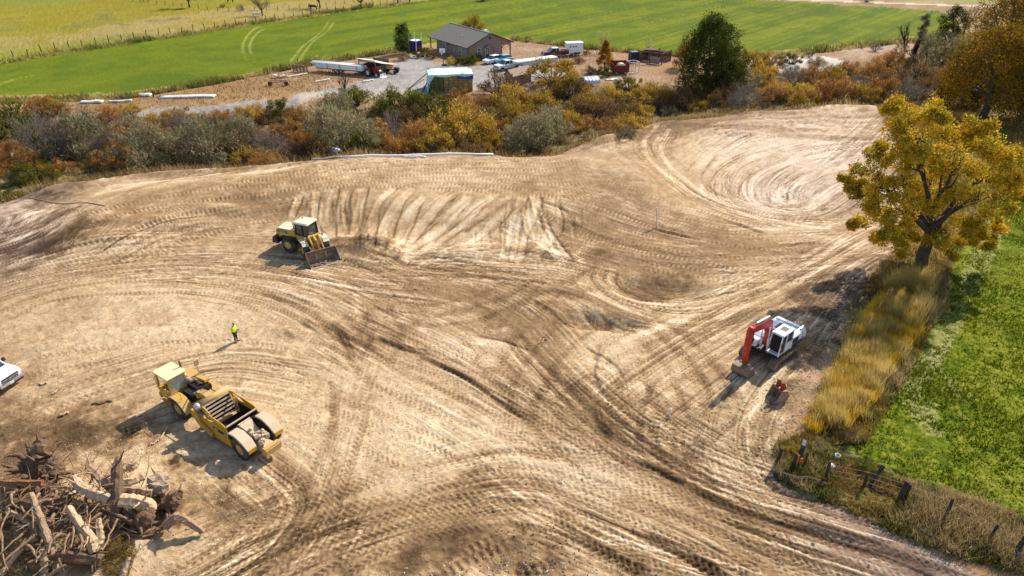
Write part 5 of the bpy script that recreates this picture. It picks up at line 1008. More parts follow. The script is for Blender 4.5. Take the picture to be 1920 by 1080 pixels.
    yp([(3.45, 4.15), (3.85, 4.25), (4.05, 3.9), (4.0, 1.6), (3.8, 1.2), (3.6, 1.2), (3.55, 2.0), (3.4, 3.4)], -.17, .17, RED, 'stick', t, bevel=.03)
    bx('stick_bracket', BLK, t, ((3.5, 0, 3.1), (.25, .42, .35)), ((3.85, 0, 2.3), (.22, .3, .2)), bevel=.03)
    mb = MB(); mb.beam((3.6, 0, 1.35), (3.3, 0, .95), .3, .12); mb.beam((3.9, 0, 1.5), (3.75, 0, 1.0), .25, .12); mb.beam((3.3, 0, .95), (3.7, 0, .85), .26, .14); mb.build('bucket_link', REDD, t, bevel=.02)
    mb = MB(); mb.tube([(3.55, -.42, 1.02), (3.55, .42, 1.02)], .05, 8); mb.build('pin', CHROME, t)
    pr = [(4.15, .85), (4.2, .4), (3.95, .08), (3.55, .02), (3.1, .12)]
    mb = MB()
    for p_, q in zip(pr[:-1], pr[1:]): mb.beam((p_[0], 0, p_[1]), (q[0], 0, q[1]), 1.35, .05)
    mb.beam((4.15, 0, .85), (3.6, 0, .95), 1.35, .05)
    for s in (-1, 1): mb.prism([(4.18, .87), (3.6, .97), (3.1, .14), (3.55, .0), (3.95, .05), (4.22, .38)], s*.67-.02, s*.67+.02)
    mb.build('bucket', STEEL, t)
excavator()
def loose_bucket():
    t = thing('digging_bucket', 'spare digging bucket with dark red ears lying loose near the excavator', 'bucket', G(1456, 748), R(200))
    pr = [(.15, .95), (-.35, .85), (-.55, .5), (-.45, .15), (-.1, .02), (.55, .05)]
    mb = MB()
    for p_, q in zip(pr[:-1], pr[1:]): mb.beam((p_[0], 0, p_[1]), (q[0], 0, q[1]), 1.0, .05)
    for s in (-1, 1): mb.prism([(.15, .97), (-.35, .87), (-.57, .5), (-.47, .12), (-.1, 0), (.55, .03)], s*.5-.02, s*.5+.02)
    mb.build('shell', mat('bucket_dirt', (.30, .21, .13), .8, var=.3, dirt=.5), t)
    for s in (-1, 1): yp([(-.45, .75), (-.25, 1.45), (.0, 1.55), (.12, 1.4), (.15, .92)], s*.22-.03, s*.22+.03, REDD, 'ear', t)
    bx('top_plate', REDD, t, ((-.13, 0, .96), (.5, 1.02, .05), dict(ry=-.2)))
    mb = MB()
    for k in range(5): mb.box((.62, -.42+.21*k, .06), (.22, .08, .06), tp=(.5, .8))
    mb.build('teeth', STEEL, t)
loose_bucket()
# --- road vehicles
def pickup(loc, rz, label, paint, roof=None, bed=True, fine=False, L=5.7, group=None, stripe=None):
    t = thing('pickup_truck', label, 'pickup truck', loc, rz, group); W = .98; xf, xb = L/2, -L/2
    mb = MB(); st = [(xf-.02, .84, .55, 1.05), (xf-.12, .93, .45, 1.12), (xf-.5, .98, .42, 1.17), (xf-1.35, .99, .42, 1.22), (xf-1.5, .99, .42, 1.24), (.0, 1.0, .42, 1.26), (xb+2.0, 1.0, .42, 1.26), (xb+1.95, 1.0, .45, 1.3), (xb+.1, .99, .5, 1.3), (xb, .95, .55, 1.25)]
    mb.loft([ring(x, a, z0, z1, .10) for x, a, z0, z1 in st]); mb.build('body', paint, t, smooth=False, bevel=.015 if fine else 0)
    mb = MB(); cb = [(xf-1.35, .86, 1.2, 1.24), (xf-2.05, .80, 1.2, 1.80), (xf-2.3, .78, 1.2, 1.87), (xb+2.35, .78, 1.2, 1.87), (xb+2.15, .80, 1.2, 1.82), (xb+2.0, .86, 1.2, 1.28)]
    mb.loft([ring(x, a, z0, z1, .03, .92) for x, a, z0, z1 in cb]); mb.build('cab_glass', GLASS, t)
    bx('roof', roof or paint, t, (((xf-2.2+xb+2.25)/2, 0, 1.875), (L-4.55+.1, 1.40, .07), dict(tp=(.9, .9))), bevel=.02)
    mb = MB()
    for s in (-1, 1):
        mb.beam((xf-1.38, s*.85, 1.24), (xf-2.12, s*.72, 1.86), .05, .07); mb.beam((xb+2.02, s*.86, 1.26), (xb+2.2, s*.73, 1.84), .12, .07); mb.beam((xf-2.95, s*.86, 1.26), (xf-2.95, s*.735, 1.86), .07, .06)
    mb.build('pillar', roof or paint, t)
    if bed: bx('bed_floor', BLK, t, ((xb+.98, 0, 1.29), (1.75, 1.6, .03)), bevel=0)
    bx('grille', BLK, t, ((xf-.01, 0, .88), (.05, 1.25, .30)), bevel=.01)
    bx('grille_bar', CHROME if fine else ALU, t, ((xf+.03, 0, .88), (.04, 1.3, .06)), bevel=.01)
    for s in (-1, 1):
        bx('headlight', mat('lamp_lens', (.75, .77, .78), .1, spec=.8), t, ((xf-.08, s*.78, .90), (.16, .28, .24)), bevel=.02)
        mb = MB(); mb.box((xf-1.75, s*1.14, 1.32), (.14, .22, .28)); mb.box((xf-1.75, s*1.02, 1.25), (.06, .12, .06)); mb.build('mirror', BLK, t, bevel=.02)
        bx('tail_light', mat('lamp_red', (.4, .01, .01), .3), t, ((xb+.02, s*.88, 1.05), (.06, .14, .35)))
        for x in (xf-.95, xb+1.15): wheel(t, x, s*.86, .39, .27, side=s, rim=.62, rmat=ALU, lugs=0, dish=.06)
        bx('wheel_arch', DARK, t, *[((x, s*.985, .60), (.95, .04, .36), dict(tp=(.75, 1))) for x in (xf-.95, xb+1.15)], bevel=0)
    bx('front_bumper', CHROME if fine else ALU, t, ((xf+.08, 0, .60), (.20, 1.94, .22), dict(tp=(.9, .97))), bevel=.04); bx('rear_bumper', ALU, t, ((xb-.08, 0, .58), (.16, 1.85, .18)), bevel=.03)
    bx('lower_valance', BLK, t, ((xf+.02, 0, .40), (.2, 1.7, .2)), bevel=.03)
    if fine:
        bx('number_plate', WHT, t, ((xf+.19, -.1, .58), (.02, .32, .15)), bevel=0)
        bx('badge', mat('badge_gold', (.6, .42, .08), .4, metal=.5), t, ((xf+.055, 0, .88), (.02, .24, .06)), ((xf+.055, 0, .88), (.018, .12, .085)), bevel=0)
        bx('cowl', BLK, t, ((xf-1.33, 0, 1.235), (.26, 1.6, .025)), bevel=0)
        mb = MB(); mb.beam((xf-1.4, -.2, 1.27), (xf-1.65, .35, 1.49), .02, .015); mb.beam((xf-1.4, -.6, 1.27), (xf-1.65, -.1, 1.49), .02, .015); mb.build('wiper', BLK, t)
    return t
x_, y_ = -35.65, 38.95
pickup(Vector((x_-2.95, y_+.85, gz1(x_-1, y_))), R(-17), 'white pickup truck with dark mirrors entering at the left edge of the photo', PWHT, fine=True, L=5.9)
# --- person in a high-visibility top
def person():
    loc = G(443.5, 641); t = thing('person', 'person in a lime high-visibility top and dark trousers looking at a phone', 'person', loc, R(-8))
    def skin(name, pts, edges, rad, m, root=0, lv=1):
        me = bpy.data.meshes.new(name); me.from_pydata(pts, edges, []); o = bpy.data.objects.new(name, me); COL.objects.link(o); o.parent = t
        md = o.modifiers.new('s', 'SKIN'); 
        for i, r in enumerate(rad): me.skin_vertices[0].data[i].radius = (r if hasattr(r, '__len__') else (r, r)) if False else ((r[0], r[1]) if isinstance(r, tuple) else (r, r))
        me.skin_vertices[0].data[root].use_root = True
        s2 = o.modifiers.new('d', 'SUBSURF'); s2.levels = lv; s2.render_levels = lv
        dg = bpy.context.evaluated_depsgraph_get(); nm = bpy.data.meshes.new_from_object(o.evaluated_get(dg)); o.modifiers.clear(); o.data = nm; nm.materials.clear(); nm.materials.append(m); nm.polygons.foreach_set('use_smooth', [True]*len(nm.polygons)); return o
    skinm = mat('skin', (.42, .25, .18), .6); dk = mat('dark_trousers', (.018, .018, .022), .8); hv = mat('lime_fabric', (.50, .80, .03), .7, var=.08)
    P_ = [(0, 0, .95), (0, 0, 1.15), (.02, 0, 1.38), (.05, 0, 1.5), (.09, 0, 1.62), (.10, 0, 1.74),
          (.02, .19, 1.40), (.03, .25, 1.12), (.30, .12, 1.16), (.38, .07, 1.20), (.02, -.19, 1.40), (.03, -.25, 1.12), (.30, -.12, 1.16), (.38, -.07, 1.20),
          (0, .1, .9), (.03, .13, .48), (0, .15, .1), (.15, .16, .05), (0, -.1, .9), (.02, -.12, .48), (-.03, -.13, .1), (.12, -.15, .05)]
    E_ = [(0, 1), (1, 2), (2, 3), (3, 4), (4, 5), (2, 6), (6, 7), (7, 8), (8, 9), (2, 10), (10, 11), (11, 12), (12, 13), (0, 14), (14, 15), (15, 16), (16, 17), (0, 18), (18, 19), (19, 20), (20, 21)]
    Rr = [(.14, .11), (.13, .11), (.15, .12), .055, .085, .08, .055, .045, .035, .03, .055, .045, .035, .03, .085, .06, .045, .04, .085, .06, .045, .04]
    skin('body', P_, E_, Rr, skinm)
    top = [(0, 0, .93), (0, 0, 1.15), (.02, 0, 1.36), (.04, 0, 1.47), (.02, .2, 1.40), (.03, .26, 1.12), (.24, .16, 1.15), (.02, -.2, 1.40), (.03, -.26, 1.12), (.24, -.16, 1.15)]
    skin('jacket', top, [(0, 1), (1, 2), (2, 3), (2, 4), (4, 5), (5, 6), (2, 7), (7, 8), (8, 9)], [(.18, .15), (.17, .15), (.18, .15), .09, .09, .075, .06, .09, .075, .06], hv)
    skin('trousers', [(0, 0, .92), (0, .1, .88), (.03, .13, .48), (0, .15, .12), (0, -.1, .88), (.02, -.12, .48), (-.03, -.13, .12)], [(0, 1), (1, 2), (2, 3), (0, 4), (4, 5), (5, 6)], [.14, .10, .075, .06, .10, .075, .06], dk)
    for s, dx in ((.155, 0), (-.14, -.03)): bx('shoe', mat('shoe_brown', (.07, .045, .03)), t, ((.07+dx, s, .05), (.30, .11, .1), dict(tp=(.8, .8))), bevel=.03)
    skin('hair', [(.07, 0, 1.70), (.09, 0, 1.78)], [(0, 1)], [.10, .095], mat('dark_hair', (.03, .022, .018), .8))
    mb = MB(); mb.lathe([(.012, -.0), (.02, .02), (.008, .05)], (.185, 0, 1.64), 'z', 6); mb.build('nose', skinm, t)
    for s in (-1, 1):
        bx('ear', skinm, t, ((.08, s*.095, 1.65), (.04, .02, .06)), bevel=.005); bx('eye', DARK, t, ((.178, s*.035, 1.67), (.01, .02, .012)), bevel=0)
        for k in range(5):
            mb = MB(); y0 = s*.07; mb.tube([(.37, y0, 1.18+.02*k), (.42, y0*.8, 1.175+.021*k), (.44, y0*.4, 1.18+.02*k)], [.011, .01, .008], 5); mb.build('finger', skinm, t, smooth=True)
    p = thing('phone', 'small dark phone held in both hands by the person in the lime top', 'phone', t.matrix_basis @ Vector((.44, 0, 1.2)), R(-8))
    mb = MB(); mb.box((0, 0, .02), (.012, .075, .15), 0, .9); mb.build('case', BLK, p, bevel=.004)
person()
# ------------------------------------------------------------------ farmyard
def house():
    c = P(878, 114); E1 = R(35); M0 = 13.5; t = thing('house', 'single-storey brown house with grey gabled roof, carport and porch in the farmyard', 'house', Vector((c[0], c[1], 0)), E1)
    # local x along the gable wall, y along the ridge (away from the camera)
    stucco = mat('stucco', (.28, .20, .165), .9, var=.08, scale=8, bump=.01); trim = mat('dark_trim', (.075, .055, .05), .7); roofm = mat('shingle_grey', (.19, .17, .15), .9, var=.25, scale=9)
    Wd, He, Hr, ov = 8.8, 2.75, 5.0, .5; xr = 5.6; top = 11.2
    def zr(x): return He+.12+(Hr-He)*(1-abs(x-xr)/xr)
    mb = MB(); mb.prism([(0, 0), (Wd, 0), (Wd, zr(Wd)-.12), (xr, Hr-.05), (0, He)], 0, .2); mb.build('gable_wall', stucco, t)
    bx('front_wall', stucco, t, ((.1, M0/2, He/2), (.2, M0, He)), bevel=0); bx('back_wall', stucco, t, ((Wd-.1, M0/2, He/2+.3), (.2, M0, He+.6)), ((Wd/2, M0-.1, He/2), (Wd, .2, He)), bevel=0)
    mb = MB(); mb.prism([(Wd, 2.3), (Wd, zr(Wd)-.15), (top, He+.02), (top, 2.3)], 0, .18); mb.build('carport_gable', stucco, t)
    # roof: two slopes of shingle courses
    for sgn, nm in ((-1, 'front'), (1, 'back')):
        xe = xr+sgn*(xr+ov); ze = He+.12-(Hr-He)*ov/xr
        sl = MB(); n = 20
        for k in range(n):
            a, b = k/n, (k+1)/n; xa, xb_ = xe+(xr-xe)*a, xe+(xr-xe)*b; za, zb_ = ze+(Hr+.1-ze)*a, ze+(Hr+.1-ze)*b
            sl.add([(xa, -.45, za+.05), (xa, M0+3.3, za+.05), (xb_, M0+3.3, zb_+.02), (xb_, -.45, zb_+.02), (xa, -.45, za-.06), (xa, M0+3.3, za-.06), (xb_, M0+3.3, zb_-.06), (xb_, -.45, zb_-.06)], [(0, 1, 2, 3), (7, 6, 5, 4), (0, 4, 5, 1), (3, 2, 6, 7), (0, 3, 7, 4), (1, 5, 6, 2)])
        sl.build('roof', roofm, t)
        mb = MB(); mb.beam((xe, -.47, ze-.02), (xr, -.47, Hr+.08), .06, .22); mb.build('bargeboard', trim, t)
        mb = MB(); mb.beam((xe-sgn*-.02, -.45, ze-.03), (xe-sgn*-.02, M0+3.3, ze-.03), .06, .18); mb.build('fascia', trim, t)
    mb = MB(); mb.beam((xr, -.45, Hr+.14), (xr, M0+3.3, Hr+.14), .3, .05); mb.build('ridge_cap', roofm, t)
    def window(x, y, z, w_, h_, ax):
        f = MB()
        if ax == 'g':                        # on the gable wall
            for d in ((x, -.03, z+h_/2, w_+.14, .08, .08), (x, -.03, z-h_/2, w_+.14, .08, .08), (x-w_/2, -.03, z, .08, .08, h_), (x+w_/2, -.03, z, .08, .08, h_), (x, -.03, z, w_, .07, .06)): f.box(d[:3], d[3:])
            o = f.build('window', WHT, t); g = MB(); g.box((x, -.01, z), (w_-.05, .03, h_-.05)); g.build('pane', GLASS, o)
        else:
            for d in ((-.03, y, z+h_/2, .08, w_+.14, .08), (-.03, y, z-h_/2, .08, w_+.14, .08), (-.03, y-w_/2, z, .08, .08, h_), (-.03, y+w_/2, z, .08, .08, h_), (-.03, y, z, .07, w_, .06)): f.box(d[:3], d[3:])
            o = f.build('window', WHT, t); g = MB(); g.box((-.01, y, z), (.03, w_-.05, h_-.05)); g.build('pane', GLASS, o)
    window(2.75, 0, 1.65, .9, 1.3, 'g'); window(0, 3.2, 1.6, .95, 1.3, 'f'); window(0, 10.1, 1.6, .95, 1.3, 'f')
    d = bx('door', mat('door_dark', (.05, .045, .055), .5), t, ((4.85, -.02, 1.05), (.9, .06, 2.05)), bevel=0); bx('door_window', WHT, d, ((4.85, -.06, 1.35), (.35, .03, 1.1)), bevel=0); bx('door_handle', CHROME, d, ((5.2, -.08, 1.0), (.06, .06, .06)), bevel=0)
    bx('door_frame', WHT, t, ((4.35, -.04, 1.05), (.08, .1, 2.1)), ((5.35, -.04, 1.05), (.08, .1, 2.1)), ((4.85, -.04, 2.12), (1.08, .1, .08)), bevel=0)
    mb = MB(); mb.prism([(4.0, 2.45), (5.0, 2.85), (6.0, 2.45), (6.0, 2.4), (5.0, 2.75), (4.0, 2.4)], -1.3, -.02); mb.build('entry_roof', roofm, t)
    for x in (4.15, 5.85): bx('entry_post', trim, t, ((x, -1.15, 1.2), (.1, .1, 2.4)), bevel=0)
    mb = MB(); mb.lathe([(.32, -.04), (.32, .02)], (xr, -.03, 4.15), 'y', 14); mb.build('gable_vent', trim, t)
    for y in (.2, M0): 
        bx('carport_post', trim, t, ((top-.1, y, 1.2), (.2, .2, 2.4)), bevel=0)
        mb = MB(); mb.beam((top-.1, y, 1.7), (top-.8, y, 2.35), .12, .12); mb.beam((Wd+.1, y, 1.7), (Wd+.8, y, 2.35), .12, .12); mb.build('brace', trim, t)
    for x in (.1, xr, top-.2): bx('porch_post', mat('porch_timber', (.22, .12, .06)), t, ((x, M0+3, 1.3), (.2, .2, 2.6)), bevel=0)
    mb = MB(); mb.tube([(2.6, 6.5, 3.7), (2.6, 6.5, 4.25)], .07, 8); mb.tube([(2.3, 7.6, 3.6), (2.3, 7.6, 3.95)], .07, 8); mb.build('vent_pipe', WHT, t)
    bx('roof_cooler', WHT, t, ((6.6, 3.2, 4.95), (.8, .8, .6)), ((7.2, 3.4, 4.7), (.5, .5, .4)), bevel=.04)
    bx('house_sign', trim, t, ((-.03, 8.3, 2.05), (.05, .9, .3)), bevel=0)
    bx('electric_meter', GALV, t, ((-.06, 5.6, 1.4), (.12, .25, .8)), bevel=0)
house()
def L2(p, q, dz=0):                          # place by two traced ground points
    a, b = G(*p), G(*q); return a, b, (a+b)/2, math.atan2((b-a).y, (b-a).x), (b-a).length
def purple():
    a, b, c, h, L = L2((781, 98), (794, 95)); PU = mat('purple_panel', (.065, .02, .19), .5, var=.06)
    t = thing('storage_shed', 'small purple shed with white corner posts left of the house', 'shed', a, h)
    bx('wall', PU, t, ((.95, -.0+1.1, 1.15), (1.9, 2.2, 2.3)), bevel=0); bx('roof', WHT, t, ((.95, 1.1, 2.34), (2.0, 2.3, .08)), bevel=0)
    for x in (0, 1.9):
        for y in (0, 2.2): bx('post', WHT, t, ((x, y, 1.5 if (x, y) == (0, 0) else 1.9), (.14, .14, 3.0 if (x, y) == (0, 0) else 3.8)), bevel=0)
purple()
def leanto():
    a, b, c, h, L = L2((675, 137), (704, 141)); t = thing('lean_to_shed', 'open-fronted weathered wooden shed with pale slanting roof behind the red tractor', 'shed', a, h)
    D = 4.4; Wd = L+.2
    for k in range(8): bx('plank', WOOD, t, ((Wd, D/2, .11+.2*k), (.05, D, .185)), bevel=0)
    for k in range(8): bx('plank', WOODB, t, ((Wd*(k+.5)/8, D, 1.15), (Wd/8-.03, .05, 2.3)), bevel=0)
    for k in range(8): bx('plank', WOODB, t, ((0, D/2, .11+.2*k), (.05, D, .185)), bevel=0)
    bx('header', WOOD, t, ((Wd/2, 0, 2.55), (Wd, .08, .45)), bevel=0)
    for x in (0, Wd): bx('post', WOOD, t, ((x, 0, 1.3), (.16, .16, 2.6)), bevel=0)
    mb = MB()
    for k in range(8):
        xa, xb_ = -.4+k*(Wd+2.4)/8, -.4+(k+1)*(Wd+2.4)/8-.03; za, zb_ = 3.0-.4*k/8, 3.0-.4*(k+1)/8; sh = MB(); sh.add([(xa, -.5, za), (xb_, -.5, zb_), (xb_, D+.4, zb_-1.25), (xa, D+.4, za-1.25), (xa, -.5, za-.07), (xb_, -.5, zb_-.07), (xb_, D+.4, zb_-1.32), (xa, D+.4, za-1.32)], [(0, 1, 2, 3), (7, 6, 5, 4), (0, 4, 5, 1), (1, 5, 6, 2), (2, 6, 7, 3), (3, 7, 4, 0)]); sh.build('roof_sheet', mat('roof_sheet', (.62, .57, .52), .6, var=.12), t)
leanto()
def pipe_trailer():
    a, b, c, h, L = L2((598, 133), (690, 141)); t = thing('pipe_trailer', 'flatbed trailer loaded high with long white irrigation pipes beside the open shed', 'trailer', c, h)
    for lay in range(5):
        for k in range(7):
            mb = MB(); off = random.uniform(-.35, .35)-(1.2 if lay == 4 else 0)
            mb.tube([(-L/2+off, -.9+.27*k+.06*(lay % 2), .98+.2*lay), (L/2-.5+off*.4, -.9+.27*k+.06*(lay % 2), .98+.2*lay)], .125, 7); mb.build('pipe', PVC, t, smooth=True)
    bx('frame', BLK, t, ((0, .75, .78), (L, .12, .16)), ((0, -.75, .78), (L, .12, .16)), ((L/2+.6, 0, .75), (1.4, .15, .12)), bevel=0)
    for x in (-L*.25, L*.0, L*.34): 
        for s in (-1, 1): bx('stake', WOOD, t, ((x, s*1.08, 1.35), (.07, .07, 1.2)), bevel=0)
    for x in (-1.5, -.6):
        for s in (-1, 1): wheel(t, x, s*.95, .36, .24, side=s, rim=.6, rmat=ALU, lugs=0)
pipe_trailer()
def tractor(px, py, h, label):
    t = thing('tractor', label, 'tractor', G(px, py), h)
    for s in (-1, 1): wheel(t, -1.0, s*.75, .72, .38, side=s, rim=.55, rmat=ALU, lugs=18); wheel(t, 1.0, s*.65, .45, .26, side=s, rim=.55, rmat=WHT, lugs=14)
    yp([(-.2, .7), (1.5, .7), (1.55, 1.2), (1.3, 1.45), (-.2, 1.6)], -.33, .33, TRED, 'hood', t, bevel=.05); bx('chassis', BLK, t, ((.2, 0, .65), (2.6, .4, .35)), bevel=.03)
    for s in (-1, 1): mb = MB(); [mb.beam((-1+.8*math.cos(R(q)), s*.72, .72+.8*math.sin(R(q))), (-1+.8*math.cos(R(q+28)), s*.72, .72+.8*math.sin(R(q+28))), .42, .05) for q in (35, 63, 91, 119)]; mb.build('fender', TRED, t)
    bx('seat', BLK, t, ((-.75, 0, 1.25), (.45, .45, .12)), ((-.98, 0, 1.5), (.1, .45, .45))); mb = MB(); mb.beam((-.98, -.5, 1.2), (-.98, -.5, 2.3), .06, .06); mb.beam((-.98, .5, 1.2), (-.98, .5, 2.3), .06, .06); mb.beam((-.98, -.5, 2.3), (-.98, .5, 2.3), .06, .06); mb.build('roll_bar', BLK, t)
    mb = MB()
    for s in (-1, 1): mb.beam((0, s*.45, 1.3), (1.6, s*.45, .95), .08, .14); mb.beam((1.6, s*.45, .95), (2.1, s*.45, .3), .08, .14)
    mb.build('loader_arm', BLK, t)
    mb = MB(); [mb.beam((p_[0], 0, p_[1]), (q[0], 0, q[1]), 1.7, .04) for p_, q in (((2.1, .75), (2.0, .4)), ((2.0, .4), (2.15, .1)), ((2.15, .1), (2.75, .06)))]; mb.build('bucket', ALU, t)
tractor(703, 143, R(-30), 'small red tractor with front loader parked before the open shed')
def skid():
    t = thing('log_splitter', 'yellow engine on a small black-wheeled trailer right of the red tractor', 'trailer', G(735, 137), R(-15))
    bx('engine', mat('tank_yellow', (.62, .40, .10), .5), t, ((-.3, 0, 1.15), (1.2, .8, .7)), bevel=.05); bx('frame', BLK, t, ((.2, 0, .7), (3.0, .7, .12)), ((1.1, 0, .95), (.9, .7, .4))); bx('hose_reel', ALU, t, ((-1.0, 0, 1.1), (.3, .5, .6)))
    for s in (-1, 1): wheel(t, .9, s*.6, .34, .22, side=s, rim=.5, rmat=BLK, lugs=0); wheel(t, -1.1, s*.6, .34, .22, side=s, rim=.5, rmat=BLK, lugs=0)
skid()
def panels():
    a, b = G(551, 134), G(577, 137); t = thing('corral_panel', 'rust-brown wooden pen panels left of the pipe trailer', 'fence', a, math.atan2((b-a).y, (b-a).x)); L = (b-a).length
    for k in range(5): bx('post', WOODB, t, ((L*k/4, 0, .65), (.14, .14, 1.3)), bevel=0)
    for k in range(5): bx('rail', WOODB, t, ((L/2, .08, .2+.25*k), (L, .05, .13)), bevel=0)
    for k in range(2): bx('rail', WOODB, t, ((0, 1.5, .5+.4*k), (.05, 3, .13)), bevel=0)
panels()
def haystack():
    a, b, c, h, L = L2((806, 175), (887, 172)); t = thing('haystack', 'big stack of square hay bales on the gravel drive', 'haystack', a, h); D = 5.2
    hay = [mat('hay_green', (.15, .13, .045), .95, var=.35, scale=14, bump=.03), mat('hay_brown', (.34, .22, .07), .95, var=.35, scale=14, bump=.03), mat('hay_tan', (.42, .29, .10), .95, var=.3, scale=14, bump=.03)]
    nx, nz = 9, 6; bw, bh = L/nx, 3.1/nz
    for k in range(nz):
        for i in range(nx):
            m_ = hay[0] if i < 3 else hay[1 if (i*7+k*3) % 5 else 2]
            bx('hay_bale', m_, t, ((bw*(i+.5)+random.uniform(-.02, .02), .5+random.uniform(-.05, .04), bh*(k+.5)), (bw-.05, 1.0, bh-.04)), bevel=.03)
        for i in range(5): bx('hay_bale', hay[1], t, ((L-.5, 1.0+.84*(i+.5), bh*(k+.5)), (1.0, .8, bh-.04)), bevel=.03); bx('hay_bale', hay[0], t, ((.5, 1.0+.84*(i+.5), bh*(k+.5)), (1.0, .8, bh-.04)), bevel=.03)
    bx('hay_core', hay[1], t, ((L/2, 3.1, 1.5), (L-2.1, 4.0, 3.0)), bevel=0)
    tp = thing('tarpaulin', 'pale aqua tarpaulin draped over the top and left end of the haystack', 'tarpaulin', a, h)
    aq = mat('tarp_aqua', (.66, .82, .76), .5, var=.12, scale=1.6, dirt=.5, dcol=(.20, .50, .26)); aqb = mat('tarp_light_blue', (.36, .66, .74), .5, var=.1)
    nxv, nyv = 26, 16; V = []
    for j in range(nyv):
        for i in range(nxv):
            u, v_ = i/(nxv-1), j/(nyv-1); x = -.12+(L+.24)*u; y = -.14+(D+.3)*v_
            e = min(u, 1-u)*nxv/2; z = 3.16+.22*math.sin(math.pi*min(1, v_*1.1))+.05*math.sin(x*3+y)*math.sin(y*2.3)
            z -= (.14 if e < .6 else 0)+(.10+.06*math.sin(x*2.1) if j == 0 else 0); V.append((x, y, z))
    F = [(j*nxv+i, j*nxv+i+1, (j+1)*nxv+i+1, (j+1)*nxv+i) for j in range(nyv-1) for i in range(nxv-1)]
    mb = MB(); mb.add(V, F); o = mb.build('top_sheet', aq, tp, smooth=True)
    V = []; F = []
    for i in range(30):
        x = -.14+(L+.28)*i/29; lo = 2.86+.10*math.sin(x*1.7)-(.0 if x > 1 else 1.2*(1-x)); V += [(x, -.16-.03*math.sin(x*5), 3.2), (x, -.2-.05*math.sin(x*4), lo)]
    F = [(2*i, 2*i+1, 2*i+3, 2*i+2) for i in range(29)]; mb = MB(); mb.add(V, F); mb.build('front_flap', aq, tp, smooth=True)
    V = []; F = []
    for i in range(14):
        y = -.2+(D+.3)*i/13; V += [(-.1, y, 3.25), (-.22-.08*math.sin(y*3), y, 1.4), (-.35-.12*math.sin(y*2.3), y, .05)]
    F = [(3*i+k, 3*i+k+1, 3*i+k+4, 3*i+k+3) for i in range(13) for k in (0, 1)]; mb = MB(); mb.add(V, F); mb.beam((-.35, -.3, .1), (.3, -.22, 2.6), .3, .04); mb.build('end_flap', aqb, tp, smooth=True)
    bt = thing('tarpaulin', 'royal blue tarpaulin strip showing under the aqua sheet on the haystack', 'tarpaulin', a, h)
    V = []; F = []
    for i in range(12):
        x = L*.64+(L*.37)*i/11; V += [(x, -.12, 2.9), (x, -.14, 2.35-.06*math.sin(x*2))]
    V += [(L+.1, -.12, 2.9), (L+.1, -.1, 2.0), (L+.1, 2.5, 2.9), (L+.1, 2.5, 2.2)]
    F = [(2*i, 2*i+1, 2*i+3, 2*i+2) for i in range(11)]+[(24, 25, 27, 26)]; mb = MB(); mb.add(V, F); mb.build('sheet', mat('tarp_blue', (.02, .05, .42), .5), bt)
    for p_, q in (((766, 168), (805, 146)), ((793, 172), (806, 158))):
        a_, b_ = G(*p_, .1), G(*q, 1.2); mb = MB(); mb.beam(a_, b_, .14, .14); tag(mb.build('pole', WOODD, None), f"dark {'long' if p_[0] == 766 else 'short'} pole leaning on the left end of the haystack", 'pole')
haystack()
pickup(G(951, 130), R(218), 'white pickup truck with gooseneck trailer, nearest of the farmyard cars', PWHT, L=5.8)
pickup(G(1040, 106), R(196), 'maroon pickup truck with a pale hood and roof beside the horse trailer', MAROON, roof=PWHT, L=5.8)
def car(px, py, rz, label, paint):
    t = thing('car', label, 'car', G(px, py), rz)
    mb = MB(); mb.loft([ring(x, a, z0, z1, .1) for x, a, z0, z1 in ((2.35, .7, .4, .75), (2.2, .85, .32, .85), (1.1, .92, .3, .98), (0, .93, .3, 1.0), (-1.6, .92, .3, 1.02), (-2.2, .86, .35, .98), (-2.35, .75, .45, .9))]); mb.build('body', paint, t)
    mb = MB(); mb.loft([ring(x, a, .9, z1, .04, .86) for x, a, z1 in ((1.2, .8, .98), (.4, .78, 1.48), (-.3, .77, 1.58), (-1.4, .77, 1.55), (-2.1, .78, 1.05))]); mb.build('windows', GLASS, t)
    bx('roof', paint, t, ((-.5, 0, 1.58), (1.9, 1.15, .07), dict(tp=(.85, .85))), bevel=.02)
    for s in (-1, 1):
        for x in (1.4, -1.45): wheel(t, x, s*.8, .33, .22, side=s, rim=.62, rmat=ALU, lugs=0)
        bx('headlight', mat('lamp_lens', (.75, .77, .78), .1, spec=.8), t, ((2.25, s*.62, .68), (.12, .3, .14)))
car(924, 118, R(222), 'white hatchback parked nearest the house', PWHT); car(943, 117, R(218), 'light blue car between the two white vehicles', SKYB)
